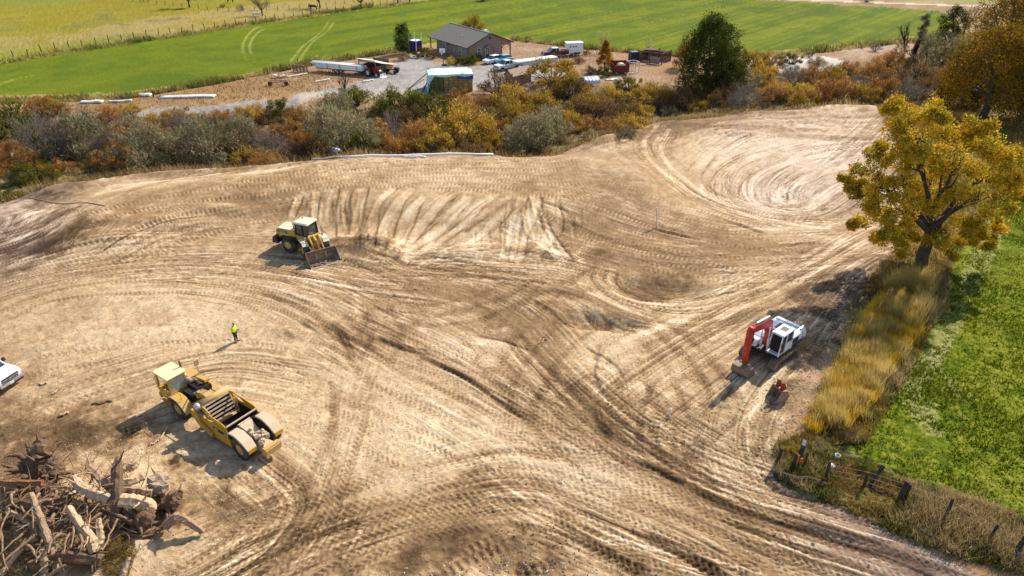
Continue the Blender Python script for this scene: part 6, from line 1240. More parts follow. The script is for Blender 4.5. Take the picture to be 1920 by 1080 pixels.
def box_trailer(pa, pb, H_, D, label, name, mwall, mroof, wz=.55, gooseneck=False, curve=0.):
    a, b, c, h, L = L2(pa, pb); t = thing(name, label, 'trailer', c, h)
    if gooseneck:
        bx('body', mwall, t, ((.0, 0, wz+.45), (L, D, .9)), bevel=.04); bx('roof', mroof, t, ((0, 0, wz+1.0), (L+.1, D+.1, .16)), ((-L/2-.6, 0, wz+.95), (1.6, D, .3)), bevel=.04)
        for k in range(9): bx('rib', ALU, t, ((-L/2+L*(k+.5)/9, -D/2-.03, wz+.5), (.07, .05, .85)), bevel=0)
    else:
        mb = MB(); 
        mb.prism([(-L/2, wz), (L/2, wz), (L/2, wz+H_-.15), (L/2-.15, wz+H_), (-L/2-.4, wz+H_), (-L/2-.5, wz+H_*.55), (-L/2, wz+H_*.5)], -D/2, D/2); mb.build('body', mwall, t, bevel=.04)
        bx('roof', mroof, t, ((-.2, 0, wz+H_+.05), (L+.7, D+.06, .1)), bevel=.03)
        for k in range(3): bx('window', BLK, t, ((-L/2+.3+.65*k, -D/2-.02, wz+H_*.68), (.4, .03, .2)), bevel=0)
        bx('window', BLK, t, ((L/2+.02, 0, wz+H_*.66), (.03, 1.3, .45)), bevel=0); bx('fender', BLK, t, ((.3, -D/2-.02, wz+.05), (1.4, .06, .35)), bevel=0)
    for x in (-.5, .4):
        for s in (-1, 1): wheel(t, x, s*(D/2-.1), .36, .24, side=s, rim=.6, rmat=ALU, lugs=0)
    return t
box_trailer((975, 131), (1040, 122), 1, 2.1, 'long low white trailer hitched behind the nearest white pickup', 'gooseneck_trailer', mat('trailer_grey', (.48, .49, .49), .5), PWHT, .75, True)
box_trailer((1064, 104), (1090, 103), 2.1, 2.2, 'tall white horse trailer with small dark windows behind the maroon pickup', 'horse_trailer', PWHT, PWHT, .6)
def gable_hut(pa, pb, D, hh, hr, wm_, rm_, label, name='garden_shed'):
    a, b, c, h, L = L2(pa, pb); t = thing(name, label, 'shed', a, h)
    mb = MB(); mb.prism([(0, 0), (L, 0), (L, hh), (L/2, hr), (0, hh)], 0, D); mb.build('wall', wm_, t)
    for s in (-1, 1):
        mb = MB(); mb.beam((L/2+s*(L/2+.25), D/2, hh-.1), (L/2, D/2, hr+.08), D+.4, .08); mb.build('roof', rm_, t)
    return t
BR = mat('brown_siding', (.33, .21, .17), .9, var=.12)
gable_hut((946, 160), (961, 166), 5.2, 2.0, 2.9, BR, mat('brown_roof', (.36, .24, .19), .9, var=.1), 'small brown gabled hut half hidden by the golden bushes')
def hoop(px, py):
    t = thing('basketball_hoop', 'white basketball backboard on a dark pole in front of the house', 'basketball hoop', G(px, py), R(250))
    mb = MB(); mb.beam((0, 0, 0), (.25, 0, 3.0), .1, .1); mb.build('pole', BLK, t); b_ = bx('backboard', WHT, t, ((.4, 0, 3.1), (.06, 1.3, .85))); mb = MB(); mb.lathe([(.22, 0), (.24, .03)], (.7, 0, 2.8), 'z', 12); mb.build('rim', mat('rim_orange', (.5, .12, .02)), t)
    mb = MB(); mb.lathe([(.22, 0), (.12, -.45)], (.7, 0, 2.8), 'z', 8); mb.build('net', WHT, t); bx('base', BLK, t, ((-.3, 0, .12), (1.0, .7, .25)))
hoop(832, 123)
def red_box():
    a, b, c, h, L = L2((1147, 138), (1175, 137)); t = thing('farm_wagon', 'dark red high-sided wagon filled with pale straw beside the lawn', 'wagon', c, h)
    RB = mat('wagon_red', (.17, .018, .012), .7, var=.15, dirt=.2); D = 2.6
    bx('side', RB, t, ((0, -D/2, 1.1), (L, .07, 1.3)), bevel=0); bx('side', RB, t, ((0, D/2, 1.35), (L, .07, 1.8)), bevel=0); bx('end_board', RB, t, ((-L/2, 0, 1.2), (.07, D, 1.5)), bevel=0); bx('end_board', RB, t, ((L/2, 0, 1.35), (.07, D, 1.8)), bevel=0)
    bx('straw', mat('straw', (.62, .52, .33), .95, var=.2, bump=.03), t, ((.3, 0, 1.55), (L*.6, D-.3, .8), dict(tp=(.6, .7))), bevel=.15); bx('chassis', BLK, t, ((0, 0, .45), (L, 1.4, .15)))
    for x in (-L*.3, L*.3):
        for s in (-1, 1): wheel(t, x, s*1.1, .34, .2, side=s, rim=.5, rmat=WHT, lugs=0)
    a, b, c, h, L = L2((1178, 137), (1192, 135)); t = thing('water_tank_stand', 'pale metal crate frame right of the red wagon', 'frame', c, h)
    for x in (-L/2, 0, L/2):
        for y in (-.9, .9): bx('post', ALU, t, ((x, y, 1.1), (.09, .09, 2.2)), bevel=0)
    for z in (.1, 2.15): bx('rail', ALU, t, ((0, -.9, z), (L, .09, .09)), ((0, .9, z), (L, .09, .09)), ((-L/2, 0, z), (.09, 1.8, .09)), ((L/2, 0, z), (.09, 1.8, .09)), bevel=0)
    a, b, c, h, L = L2((1180, 116), (1195, 115)); t = thing('storage_bin', 'black upright storage bin behind the pale crate frame', 'bin', c, h)
    bx('body', mat('bin_black', (.02, .03, .05), .5), t, ((0, 0, 1.0), (L, 1.6, 2.0)), bevel=.05); bx('lid', mat('bin_grey', (.12, .14, .16)), t, ((0, 0, 2.05), (L*.9, 1.5, .12)), bevel=.03)
red_box()
def loafing():
    a, b, c, h, L = L2((1196, 116), (1240, 122)); t = thing('loafing_shed', 'low brown open animal shelter with sagging roof right of the black bin', 'shelter', a, h)
    D = 4.5; DB = mat('shed_maroon', (.11, .05, .04), .85, var=.3)
    for k in range(7): bx('plank', DB, t, ((L/2, D, .15+.28*k), (L, .05, .25)), bevel=0); bx('plank', DB, t, ((0, D/2, .15+.28*k), (.05, D, .25)), bevel=0)
    for x in (0, L/2, L): bx('post', DB, t, ((x, 0, 1.1), (.16, .16, 2.2)), ((x, D, 1.2), (.16, .16, 2.4)), bevel=0)
    mb = MB(); mb.beam((-.2, D*.75, 2.15), (L*.5, D*.75, 2.35), D*.55, .06); mb.beam((L*.5, D*.5, 2.3), (L+.3, D*.5, 2.1), .3, .2); mb.beam((0, 0, 2.25), (L, 0, 2.25), .15, .2); mb.beam((L, 0, 2.25), (L, D, 2.35), .15, .2); mb.build('roof', DB, t)
    bx('panel', WOOD, t, ((L*.72, -.1, .75), (L*.4, .06, 1.3)), bevel=0)
loafing()
def arch():
    for (px, py), nm, lb, n_, hw in (((1112, 113), 'greenhouse_frame', 'white hoop frame on the lawn left of the orange cone tree', 4, 1.3), ((1105, 158), 'culvert_pipe', 'grey corrugated half-round culvert among the golden bushes', 0, 1.5)):
        t = thing(nm, lb, 'frame' if n_ else 'culvert', G(px, py), R(20))
        if n_:
            for k in range(n_):
                mb = MB(); mb.tube([(k*.9, hw*math.cos(R(a_)), 2.1*math.sin(R(a_))) for a_ in range(0, 181, 20)], .045, 5); mb.build('hoop', WHT, t)
        else:
            mb = MB(); V = [(x, hw*math.cos(R(a_)), (1.1+.04*math.sin(x*9))*math.sin(R(a_))+.1) for x in np.linspace(-1.6, 1.6, 30) for a_ in range(0, 181, 15)]; mb.add(V, [(i*13+k, i*13+k+1, (i+1)*13+k+1, (i+1)*13+k) for i in range(29) for k in range(12)]); mb.build('shell', GALV, t, smooth=True)
arch()
# white pipes lying about
def pipes(name, label, p, q, r, m_, n_=1, z=None, group=None):
    a, b = G(*p), G(*q); t = thing(name, label, 'pipe', a, 0, group)
    for k in range(n_):
        o_ = Vector((0, k*r*2.3, 0)); mid = (a+b)/2; mid.z = gz1(mid.x, mid.y)
        pts = [a-a+o_+Vector((0, 0, r)), ]; N_ = 10; pts = []
        for i in range(N_+1):
            w_ = a.lerp(b, i/N_); pts.append(Vector((w_.x-a.x, w_.y-a.y+.12*math.sin(i*1.1), max(gz1(w_.x, w_.y), gz1(w_.x, w_.y-.3))-a.z+r))+o_)
        mb = MB(); mb.tube(pts, r, 8); mb.build('pipe', m_, t, smooth=True)
pipes('irrigation_pipe', 'white irrigation pipes lying on the field edge, left of the pair', (150, 195), (192, 193), .22, PVC, 2); pipes('irrigation_pipe', 'white irrigation pipe continuing right of the broken gap on the field edge', (203, 193), (248, 190), .2, PVC, 1)
pipes('irrigation_pipe', 'short white pipes beside the dark post at the field edge', (260, 181), (282, 181), .25, PVC, 2); pipes('irrigation_pipe', 'long white pipes below the post at the end of the gravel road', (300, 186), (402, 183), .2, PVC, 3)
pipes('drain_pipe', 'very long white pipe lying along the far edge of the dirt site', (640, 300), (925, 292), .17, PVC); pipes('drain_pipe', 'grey-brown end of the long pipe at the left along the dirt edge', (584, 304), (642, 300), .17, mat('dirty_pipe', (.42, .36, .30), .6)); pipes('drain_pipe', 'short white pipe lying in front of the very long one', (756, 298), (798, 297), .13, PVC)
pipes('timber_beam', 'pale timber beam lying in the brush under the haystack', (836, 192), (858, 184), .2, WOOD); pipes('white_board', 'white boards lying beyond the golden bushes by the wagon', (1136, 152), (1158, 150), .12, WHT, 3)
for i, (p, q, lb) in enumerate([((538, 146), (576, 139), 'pale boards stacked on the red earth by the pen panels'), ((590, 155), (618, 150), 'pale plank lying on dry weeds by the drive'), ((680, 155), (700, 151), 'short pale plank at the edge of the gravel drive')]): pipes('board', lb, p, q, .12, mat('pale_wood', (.6, .53, .45), .8), 3)
t = thing('scrap_heap', 'white lumpy scrap heap at the end of the pale boards', 'scrap', G(528, 146), 0)
for k in range(9): bx('scrap_piece', WHT, t, ((random.uniform(-1.2, 1.2), random.uniform(-.6, .6), .25+random.uniform(0, .3)), (random.uniform(.4, .9), random.uniform(.3, .6), .15), dict(rz=random.uniform(0, 3), ry=.3)))
def harrow():
    t = thing('hay_rake', 'rusty old farm implement on the red earth near the boards', 'implement', G(521, 162), R(4))
    bx('frame', RUST, t, ((0, 0, .8), (3.2, .12, .12)), ((0, 1, .8), (3.2, .12, .12)), ((-1.6, .5, .8), (.12, 1, .12)), ((1.6, .5, .8), (.12, 1, .12)), bevel=0)
    for s in (-1, 1): wheel(t, s*1.5, .5, .42, .14, rim=.7, rmat=RUST, lugs=0, tm=RUST)
    mb = MB()
    for k in range(14): mb.tube([(-1.4+k*.215, .1, .8), (-1.4+k*.215, -.3, .45), (-1.4+k*.215, .0, .08)], .03, 4)
    mb.build('tines', RUST, t)
harrow()
def stake(px0, py0, lean, L, r, m_, label, nm='stake'):
    a = G(px0, py0); t = thing(nm, label, 'post', a, 0); mb = MB(); mb.tube([(0, 0, -.1), (lean[0]*.5, lean[1]*.5, L*.5), (lean[0], lean[1], L)], r, 6); mb.build('shaft', m_, t)
stake(1232, 426, (-.25, .2), 2.2, .07, mat('stake_pale', (.66, .58, .45)), 'thin pale stake standing alone in the middle of the dirt site'); stake(1256, 783, (0, .05), .75, .05, WHT, 'short white stake at the end of a narrow track mark')
stake(288, 182, (0, 0), 1.2, .12, WOODD, 'dark post beside the short white pipes at the field edge'); stake(1478, 115, (0, 0), 1.5, .07, GTWIG, 'thin post by the pale mound, left one'); stake(1547, 98, (0, 0), 1.6, .1, WOODD, 'dark post on the field edge behind the mound')
def barrel():
    a = G(628, 292, .55); t = thing('tank', 'pale cylindrical tank dumped in the brush above the long pipe', 'tank', a, R(-28)); mb = MB(); mb.tube([(-.9, 0, .3), (.9, 0, .15)], .52, 18); mb.build('shell', GALV, t, smooth=True); mb = MB(); mb.tube([(-.95, 0, .3), (-.88, 0, .3)], .55, 18); mb.build('rim', WHT, t)
barrel()
# fences
def fence(label, pts, n, h, nm='wire_fence', wm_=None, pr=.08, wires=3, step=None):
    c = catmull(Pn(pts), .5); d = np.concatenate([[0], np.cumsum(np.linalg.norm(np.diff(c, axis=0), axis=1))]); a = Vector((*c[0], gz1(*c[0]))); t = thing(nm, label, 'fence', a, 0)
    ps = []
    for k in range(n):
        s = d[-1]*k/(n-1); x, y = np.interp(s, d, c[:, 0]), np.interp(s, d, c[:, 1]); z = gz1(x, y); q = Vector((x, y, z))-a; ps.append(q); hh = h*random.uniform(.85, 1.12); mb = MB(); mb.tube([q+Vector((0, 0, -.1)), q+Vector((random.uniform(-.1, .1), random.uniform(-.08, .08), hh))], [pr, pr*.9], 6); mb.build('post', wm_ or WOODD, t)
    for w_ in range(wires):
        mb = MB(); mb.tube([q+Vector((0, 0, h*(.3+.3*w_))) for q in ps], .009, 3); mb.build('wire', GTWIG, t)
fence('long post and wire fence between the dry pasture and the mown field', [(-60, 120), (0, 110), (130, 89), (300, 66), (480, 42), (640, 20), (800, -4)], 46, 1.5, pr=.1)
fence('upper wire fence crossing the pasture from the top edge', [(190, -4), (300, 8), (400, 20), (450, 22), (480, 18)], 18, 1.3)
fence('short fence by the bare tree along the top pasture', [(500, 20), (560, 18), (620, 10), (700, 2)], 12, 1.3, wires=2)
fence('low fence of thin posts left of the pipe trailer', [(503, 140), (520, 134), (550, 131)], 4, 1.4); fence('wire fence along the field behind the farmyard', [(560, 122), (640, 112), (760, 92)], 8, 1.2, wires=2)
fence('pale pipe fence around the small lawn', [(1096, 120), (1120, 132), (1160, 140)], 6, 1.2, 'pipe_fence', ALU, .05); fence('pale pipe fence running behind the trailers', [(1002, 104), (1010, 106), (1040, 110), (1070, 114)], 6, 1.2, 'pipe_fence', ALU, .05)
fence('white electric rope fence on thin posts through the ochre grass', [(1524, 806), (1558, 745), (1590, 690), (1615, 640), (1645, 590), (1668, 560)], 8, 1.25, 'rope_fence', WHT, .025, wires=2)
fence('leaning old fence line through the ditch weeds at the bottom right', [(1545, 905), (1640, 925), (1690, 945), (1790, 985), (1880, 1040), (1960, 1080)], 6, 1.3, pr=.09)
def corner_fence():
    t = thing('fence_brace', 'braced timber corner posts with orange tape at the end of the ditch', 'fence', G(1462, 872), 0); o_ = t.location
    for px, py, h, r in ((1456, 872, 1.35, .13), (1485, 880, 1.2, .12), (1505, 880, 1.3, .07)):
        q = G(px, py)-o_; mb = MB(); mb.tube([q, q+Vector((.1, .1, h))], [r, r*.85], 8); mb.build('post', WOODD, t)
    q = G(1488, 876)-o_; mb = MB(); mb.box(q+Vector((.05, -.15, .75)), (.12, .03, .8)); mb.box(q+Vector((.3, -.1, .6)), (.16, .03, .5)); mb.build('orange_tape', mat('tape_orange', (.75, .18, .03), .6), t)
    t2 = thing('metal_chute', 'white and dark metal chute leaning behind the orange tape', 'scrap', G(1497, 868), R(60)); bx('chute', BLK, t2, ((0, 0, .6), (1.3, .25, .1), dict(ry=-.9))); bx('cap', WHT, t2, ((.45, 0, 1.1), (.7, .2, .08), dict(ry=-.9)))
    pipes('timber_beam', 'dark heavy timber beam lying at the ditch corner', (1450, 893), (1545, 912), .2, WOODD)
    for (px, py), (dx, dy), L, lb in (((1626, 915), (1.0, .7), 1.1, 'dark leaning post above the ditch weeds'), ((1684, 940), (.25, .2), 1.4, 'dark weathered stump post in the ditch weeds'), ((1900, 1040), (.5, .2), 1.9, 'thick dark post at the right edge of the ditch')): stake(px, py, (dx, dy), L, .13, WOODD, lb, 'old_post')
    pipes('plank', 'pale grey plank lying in the ditch weeds at the right', (1800, 1012), (1858, 1032), .07, WOOD); pipes('plank', 'dark plank between the leaning post and stump post', (1628, 918), (1676, 930), .07, WOODD)
    t3 = thing('bucket', 'white plastic bucket lying by the corner posts', 'bucket', G(1568, 862), R(60)); mb = MB(); mb.lathe([(.13, 0), (.17, .42), (.15, .42), (.12, .03)], (0, 0, .0), 'z', 14); mb.build('shell', WHT, t3, smooth=True)
    t4 = thing('white_sack', 'small white sack lying left of the plastic bucket', 'sack', G(1558, 876), 0); mb = MB(); mb.lathe([(.02, 0), (.25, .04), (.28, .14), (.15, .22), (.02, .24)], (0, 0, 0), 'z', 12); mb.build('shell', WHT, t4, smooth=True)
    t5 = thing('blue_rag', 'small blue rag caught on weeds at the right edge', 'rag', G(1908, 1046), 0); mb = MB(); mb.box((0, 0, .3), (.35, .2, .25), .4, .5); mb.build('cloth', SKYB, t5, bevel=.06)
corner_fence()
# animals
def beast(px, py, rz, label, cat, m_, s=1.):
    t = thing(cat, label, cat, G(px, py), rz); t.scale = (s, s, s)
    pts = [(-.9, 0, 1.15), (-.4, 0, 1.1), (.2, 0, 1.08), (.75, 0, 1.2), (1.05, 0, 1.3), (1.35, 0, .95), (1.55, 0, .7),
           (-.85, .2, .75), (-.95, .2, .4), (-.85, .2, .05), (-.85, -.2, .75), (-.95, -.2, .4), (-.8, -.2, .05), (.7, .2, .7), (.72, .2, .38), (.7, .2, .05), (.7, -.2, .7), (.75, -.2, .38), (.8, -.2, .05), (-1.1, 0, .8)]
    ed = [(0, 1), (1, 2), (2, 3), (3, 4), (4, 5), (5, 6), (0, 7), (7, 8), (8, 9), (0, 10), (10, 11), (11, 12), (3, 13), (13, 14), (14, 15), (3, 16), (16, 17), (17, 18), (0, 19)]
    ra = [.3, .34, .34, .32, .2, .14, .1, .15, .08, .06, .15, .08, .06, .14, .08, .06, .14, .08, .06, .04]
    me = bpy.data.meshes.new('body'); me.from_pydata(pts, ed, []); o = bpy.data.objects.new('body', me); COL.objects.link(o); o.parent = t
    o.modifiers.new('s', 'SKIN'); me.skin_vertices[0].data[1].use_root = True
    for i, r in enumerate(ra): me.skin_vertices[0].data[i].radius = (r, r)
    o.modifiers.new('d', 'SUBSURF').render_levels = 1; o.modifiers['d'].levels = 1
    dg = bpy.context.evaluated_depsgraph_get(); nm = bpy.data.meshes.new_from_object(o.evaluated_get(dg)); o.modifiers.clear(); o.data = nm; nm.materials.clear(); nm.materials.append(m_)
    for s_ in (-1, 1): bx('ear', m_, t, ((1.2, s_*.14, 1.22), (.05, .14, .08)), bevel=0)
CB = mat('hide_black', (.03, .025, .022), .8); CR = mat('hide_brown', (.13, .07, .04), .8); CW = mat('hide_white', (.6, .57, .52), .8)
beast(432, 5, R(170), 'dark grazing cow cut by the top edge in the pasture', 'cow', CB, 1.1); beast(588, 19, R(175), 'dark cow grazing left of the bare pasture trunk', 'cow', CB, 1.1); beast(481, 33, R(20), 'white horse by the bare tree in the pasture corner', 'horse', CW); beast(274, 3, R(0), 'brown cow near the top edge of the pasture', 'cow', CR)
# ------------------------------------------------------------------ wood pile at the lower left
random.seed(77)
LB = mat('silver_wood', (.31, .205, .125), .85, var=.4, scale=5, bump=.02); LB2 = mat('pale_wood_inner', (.46, .32, .19), .85, var=.35, scale=5, bump=.02); LB3 = mat('dark_bark_wood', (.155, .092, .052), .95, var=.5, scale=7, bump=.04); LB4 = mat('red_bark', (.22, .10, .045), .95, var=.45, scale=6, bump=.04); CUT = mat('cut_face', (.60, .42, .20), .8, var=.2)
def log(label, path, rs, m_, cut=False, twigs=0, name='log', roots=0):
    """path: [(px, py, height above ground)] of the log's axis"""
    pts = []
    for px, py, h in path:
        z = 0.
        for _ in range(4): x, y = P(px, py, z+h); z = gz1(x, y)
        pts.append(Vector((x, y, z+h)))
    o0 = pts[0].copy(); pts = [p_-o0 for p_ in pts]; a = np.array([tuple(p_) for p_ in pts]); rr = np.array(rs, float)*(1.0 if m_ in (LB, LB2) else 1.05)
    tt_ = np.linspace(0, len(pts)-1, (len(pts)-1)*6+1); c = np.stack([np.interp(tt_, range(len(pts)), a[:, k]) for k in range(3)], 1)
    for _ in range(2): c[1:-1] = (c[:-2]+2*c[1:-1]+c[2:])/4
    r_ = np.interp(tt_, range(len(pts)), rr); L = np.linalg.norm(c[-1]-c[0])
    t = thing(name, label, 'log', o0, 0)
    mb = MB(); n = 12; c2 = c+rng.normal(0, .012, c.shape); base = len(mb.v); mb.tube([Vector(q) for q in c2], list(r_*(1+rng.normal(0, .05, len(r_)))), n)
    v = np.array(mb.v); v += rng.normal(0, .045, v.shape)*np.repeat(r_, n)[:, None]; ang = np.tile(np.arange(n), len(c))
    cen = np.repeat(c2, n, 0); v = cen+(v-cen)*(1+.14*np.sin(ang*2.1+3)[:, None]); mb.v = [tuple(q) for q in v]
    mb.build('trunk', m_, t, smooth=False)
    if cut:
        d = Vector(c[-1])-Vector(c[-3]); d.normalize(); mb = MB(); mb.tube([Vector(c2[-1])+d*.0, Vector(c2[-1])+d*.025], [r_[-1]*.93, r_[-1]*.9], 12); mb.build('cut_face', CUT, t)
    for k in range(twigs):
        i = random.randint(2, len(c)-2); q = Vector(c[i]); dr = Vector((random.gauss(0, 1), random.gauss(0, 1), random.uniform(-.2, 1.2))).normalized(); mb = MB(); e = q+dr*random.uniform(.5, 1.5)
        branch_mb(mb, q, e, max(r_[i]*.32, .03), .012, .3, 6, 6); branch_mb(mb, q.lerp(e, .6), q.lerp(e, .6)+Vector((random.gauss(0, .4), random.gauss(0, .4), .3)), .025, .008, .2, 4, 4); mb.build('branch', m_, t, smooth=True)
    for k in range(roots):
        dr = Vector((random.gauss(0, 1), random.gauss(0, 1), random.gauss(.3, .8))).normalized(); mb = MB(); branch_mb(mb, Vector(c[0])+dr*r_[0]*.3, Vector(c[0])+dr*random.uniform(.7, 1.4)*max(r_[0], .35)*2, r_[0]*.4, .03, .35, 6, 7); mb.build('root', m_, t, smooth=True)
    return t
log('splintered stump topped with orange wood, tallest upright in the pile', [(215, 985, .2), (217, 940, 1.0), (220, 875, 2.2), (221, 858, 2.5)], [.42, .34, .27, .12], LB3, twigs=4)
log('curved bleached branch sweeping down the middle of the pile', [(128, 950, 1.6), (150, 985, 1.3), (172, 1010, 1.0), (180, 1035, .6)], [.14, .2, .25, .3], LB2, twigs=5, name='branch_limb')
log('bleached forked limb standing beside the curved one', [(186, 1030, .5), (187, 1000, 1.0), (185, 972, 1.4)], [.22, .18, .13], LB2, cut=True, name='branch_limb')
log('long dark pole slanting from the left middle to the bottom of the pile', [(58, 925, 1.9), (75, 970, 1.4), (92, 1015, .9), (110, 1070, .3)], [.14, .17, .2, .24], LB, twigs=6)
log('grey limb leaning across the long slanting pole', [(14, 955, 1.2), (45, 975, 1.1), (80, 1000, .9), (98, 1025, .6)], [.09, .11, .13, .14], LB, twigs=6, name='branch_limb')
log('pale limb reaching up at the bottom left corner', [(42, 1028, .9), (22, 1050, .5), (2, 1078, .1)], [.09, .11, .13], LB2, twigs=1, name='branch_limb')
log('thick bleached log running left from the upright stump', [(140, 895, 1.5), (150, 915, 1.4), (180, 928, 1.3), (205, 935, 1.1)], [.22, .25, .3, .33], LB2, twigs=4)
log('pale hollow log pointing right from the upright stump', [(225, 938, 1.2), (255, 940, 1.15), (280, 948, .95), (284, 962, .7)], [.36, .38, .36, .26], LB2, cut=True, twigs=2)
log('cut log with yellow end face above the hollow log', [(226, 905, 1.2), (250, 902, 1.2), (268, 892, 1.25)], [.26, .25, .24], LB2, cut=True)
log('second cut log with round yellow end below the first', [(228, 917, 1.0), (262, 920, .95), (284, 925, .9)], [.2, .22, .26], LB, cut=True)
log('big round weathered stump with swirling grain at the right', [(300, 925, .35), (297, 905, .9), (290, 893, 1.2)], [.55, .58, .42], mat('grey_grain_wood', (.34, .25, .17), .85, var=.4, scale=3, bump=.05), twigs=1, name='stump')
log('split root ball with jagged dark edges right of the round stump', [(318, 945, .5), (330, 930, .9), (338, 925, 1.0)], [.5, .42, .2], LB3, roots=11, name='root_ball')
log('brown limb arching out to the right tip of the pile', [(312, 985, .7), (330, 968, 1.25), (348, 975, .95), (380, 998, .2)], [.26, .24, .2, .14], mat('brown_limb', (.30, .18, .11), .85, var=.4, scale=6, bump=.03), roots=3, name='branch_limb')
log('thin curved branch lying on the ground below the arching limb', [(230, 1002, .15), (262, 1004, .15), (290, 995, .25), (312, 985, .4)], [.05, .08, .11, .16], LB3, twigs=2, name='branch_limb')
log('straight red-barked log at the left edge of the pile', [(-20, 903, 1.5), (30, 907, 1.5), (80, 905, 1.5)], [.16, .17, .15], LB4, twigs=5)
log('tall dark root ball crowning the back of the pile', [(72, 880, .6), (74, 850, 1.7), (76, 825, 2.4)], [.7, .5, .28], LB3, roots=26, name='root_ball')
log('second dark root ball left of the bleached log', [(100, 895, .7), (104, 870, 1.4), (108, 855, 1.7)], [.5, .4, .2], LB3, roots=18, name='root_ball')
log('dark log lying deep inside the left of the pile', [(20, 940, .8), (70, 950, .8), (130, 935, .9)], [.25, .3, .25], LB3, twigs=5)
log('dark thick log across the bottom middle of the pile', [(60, 1060, .4), (120, 1040, .6), (190, 1050, .4)], [.28, .3, .26], LB3, twigs=4)
log('shattered brown stump between the upright stump and the root ball', [(262, 985, .2), (275, 965, .8), (285, 950, 1.0)], [.48, .4, .2], LB3, roots=12, name='stump')
log('pale limb standing up from the bottom weeds right of the pile', [(228, 1085, .1), (236, 1060, .5), (242, 1045, .8)], [.16, .13, .08], LB2, name='branch_limb')
log('grey log behind the upright stump pointing up-left', [(205, 915, 1.1), (180, 890, 1.4), (165, 875, 1.6)], [.22, .22, .2], LB, twigs=5)
log('dark vertical log at the bottom edge left of the weeds', [(84, 1080, .2), (82, 1050, .9), (80, 1030, 1.2)], [.2, .17, .14], LB, twigs=2)
log('short dark log under the red-barked log', [(18, 930, .5), (45, 925, .7), (70, 915, .9)], [.22, .24, .2], LB3, twigs=3)
log('chunk of pale root wood above the cut logs', [(240, 880, .6), (250, 872, .8), (256, 866, .9)], [.25, .3, .2], LB2, roots=4, name='root_chunk')
# tangle of loose brushwood in the pile and litter of chips: uncountable
mb = MB()
for k in range(400):
    px, py = random.gauss(120, 70), random.gauss(965, 48)
    if px < -30 or px > 330 or py < 850: continue
    h = random.uniform(0, 1.05)*math.exp(-((px-130)/150)**2); x, y = P(px, py, h); z = gz1(x, y)+h; an = random.uniform(0, 6.28); L = random.uniform(.4, 1.7)
    q = Vector((x, y, z)); branch_mb(mb, q, q+Vector((math.cos(an)*L, math.sin(an)*L, random.uniform(-.5, .9)*L)), random.uniform(.015, .04), .006, .55, 4, 5)
for k in range(55):
    px, py = random.gauss(105, 60), random.gauss(975, 42)
    if px < -30 or px > 260 or py < 880: continue
    h = random.uniform(.2, 1.3); x, y = P(px, py, h); z = gz1(x, y)+h; an = random.gauss(-1.2, .8); L = random.uniform(1.2, 2.8); q = Vector((x, y, z)); branch_mb(mb, q, q+Vector((math.cos(an)*L, math.sin(an)*L, random.uniform(-.4, .3)*L)), random.uniform(.06, .12), .03, .4, 6, 6)
o = mb.build('brushwood', mat('brush_twig', (.23, .145, .085), .9, var=.5, scale=3), None, smooth=True); o['kind'] = 'stuff'
def chips(name, poly, n, sz, m_, seed, zsq=.35):
    q = scatter_poly(poly, n, seed); z = gz(q[:, 0], q[:, 1]); g_ = np.random.default_rng(seed); s = g_.uniform(sz[0], sz[1], n)**1.0; a = g_.uniform(0, 6.28, n); T4 = []
    base = np.array([[-1, -.4, 0], [1, -.5, 0], [.8, .5, 0], [-.9, .4, 0], [-.5, -.2, 1], [.6, -.1, .9], [.3, .3, 1.1]]); F0 = np.array([[0, 1, 4], [1, 5, 4], [1, 2, 5], [2, 6, 5], [2, 3, 6], [3, 4, 6], [3, 0, 4], [4, 5, 6]])
    V = base[None]*np.stack([s, s*g_.uniform(.4, 1, n), s*zsq], 1)[:, None]; ca, sa = np.cos(a)[:, None], np.sin(a)[:, None]; X = V[..., 0]*ca-V[..., 1]*sa; Y = V[..., 0]*sa+V[..., 1]*ca
    V = np.stack([X+q[:, :1], Y+q[:, 1:2], V[..., 2]+z[:, None]-.005], -1).reshape(-1, 3); F = (F0[None]+7*np.arange(n)[:, None, None]).reshape(-1, 3)
    me = np_mesh(name, V, F, smooth=False); me.materials.append(m_); o = bpy.data.objects.new(name, me); COL.objects.link(o); o['kind'] = 'stuff'
chips('wood_chips', [(100, 840), (300, 790), (460, 850), (520, 960), (420, 1080), (220, 1090), (250, 1010), (380, 1000), (330, 900), (200, 850)], 1500, (.02, .07), mat('chip_pale', (.48, .37, .24), .9), 31)
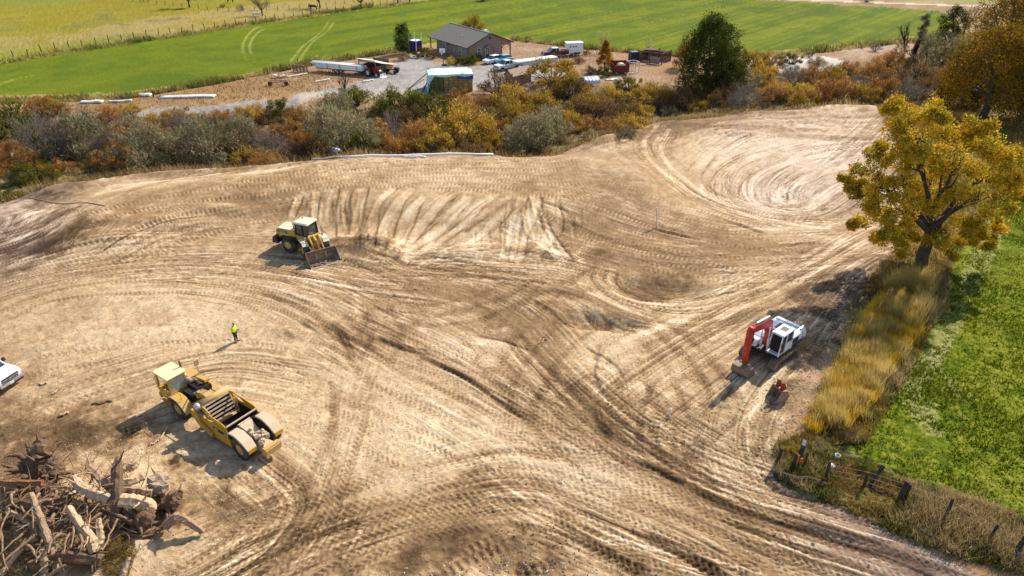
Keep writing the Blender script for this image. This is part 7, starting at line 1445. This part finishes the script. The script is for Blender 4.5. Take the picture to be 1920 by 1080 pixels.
chips('dirt_clods', [(-100, 480), (1000, 420), (1600, 480), (1450, 900), (1700, 1090), (-100, 1090)], 11000, (.02, .07), mat('clod_soil', (.36, .255, .16), .95, var=.3), 32, .8)
chips('dark_clods', [(840, 1090), (900, 1000), (1020, 975), (1180, 1060), (1300, 1090)], 260, (.03, .08), mat('clod_dark', (.13, .09, .055), .95, var=.3), 33, .8)
chips('pale_stones', [(560, 1090), (900, 1040), (1150, 1060), (1150, 1090)], 160, (.03, .08), mat('stone_pale', (.66, .60, .5), .9), 34, .7)
chips('straw_litter', [(1180, 800), (1340, 760), (1480, 720), (1560, 560), (1600, 560), (1520, 830), (1440, 860), (1300, 850)], 1500, (.03, .12), mat('straw_pale', (.50, .40, .22), .95), 35, .3)
weeds = np.concatenate([scatter_poly([(200, 1090), (190, 1040), (240, 1010), (262, 1040), (240, 1090)], 2600, 41), scatter_poly([(-40, 950), (60, 940), (90, 1000), (60, 1090), (-40, 1090)], 2600, 42), scatter_poly([(180, 850), (260, 800), (330, 840), (300, 880), (200, 870)], 700, 43)])
blades('pile_weeds', weeds, (.12, .5), (.02, .05), [(.30, .20, .06), (.16, .13, .035), (.22, .14, .05), (.34, .26, .12)], lean=.5)
# loose sticks on the dirt
for px, py, qx_, qy_, r, lb in [(72, 722, 90, 718, .06, 'thin pale stick on the dirt right of the white pickup'), (98, 740, 112, 728, .05, 'short pale stick below the first one near the pickup'), (112, 782, 130, 774, .08, 'pale wood chunk lying left of the scraper'), (172, 760, 212, 752, .06, 'dark thin branch on the dirt between pickup and scraper'),
                            (280, 836, 300, 826, .05, 'pale crooked stick in the scraper shadow, left piece'), (300, 826, 316, 800, .05, 'pale crooked stick in the scraper shadow, right piece'), (40, 372, 200, 386, .045, 'long thin branch lying at the left edge of the bench'), (1330, 792, 1334, 770, .03, 'small curled white strip in the excavator shadow'), (360, 833, 362, 842, .05, 'stub of pale wood below the scraper'), (1010, 645, 1024, 634, .04, 'thin stick on the dirt at the middle of the site')]:
    pipes('stick', lb, (px, py), (qx_, qy_), r, LB2 if 'dark' not in lb else LB3)
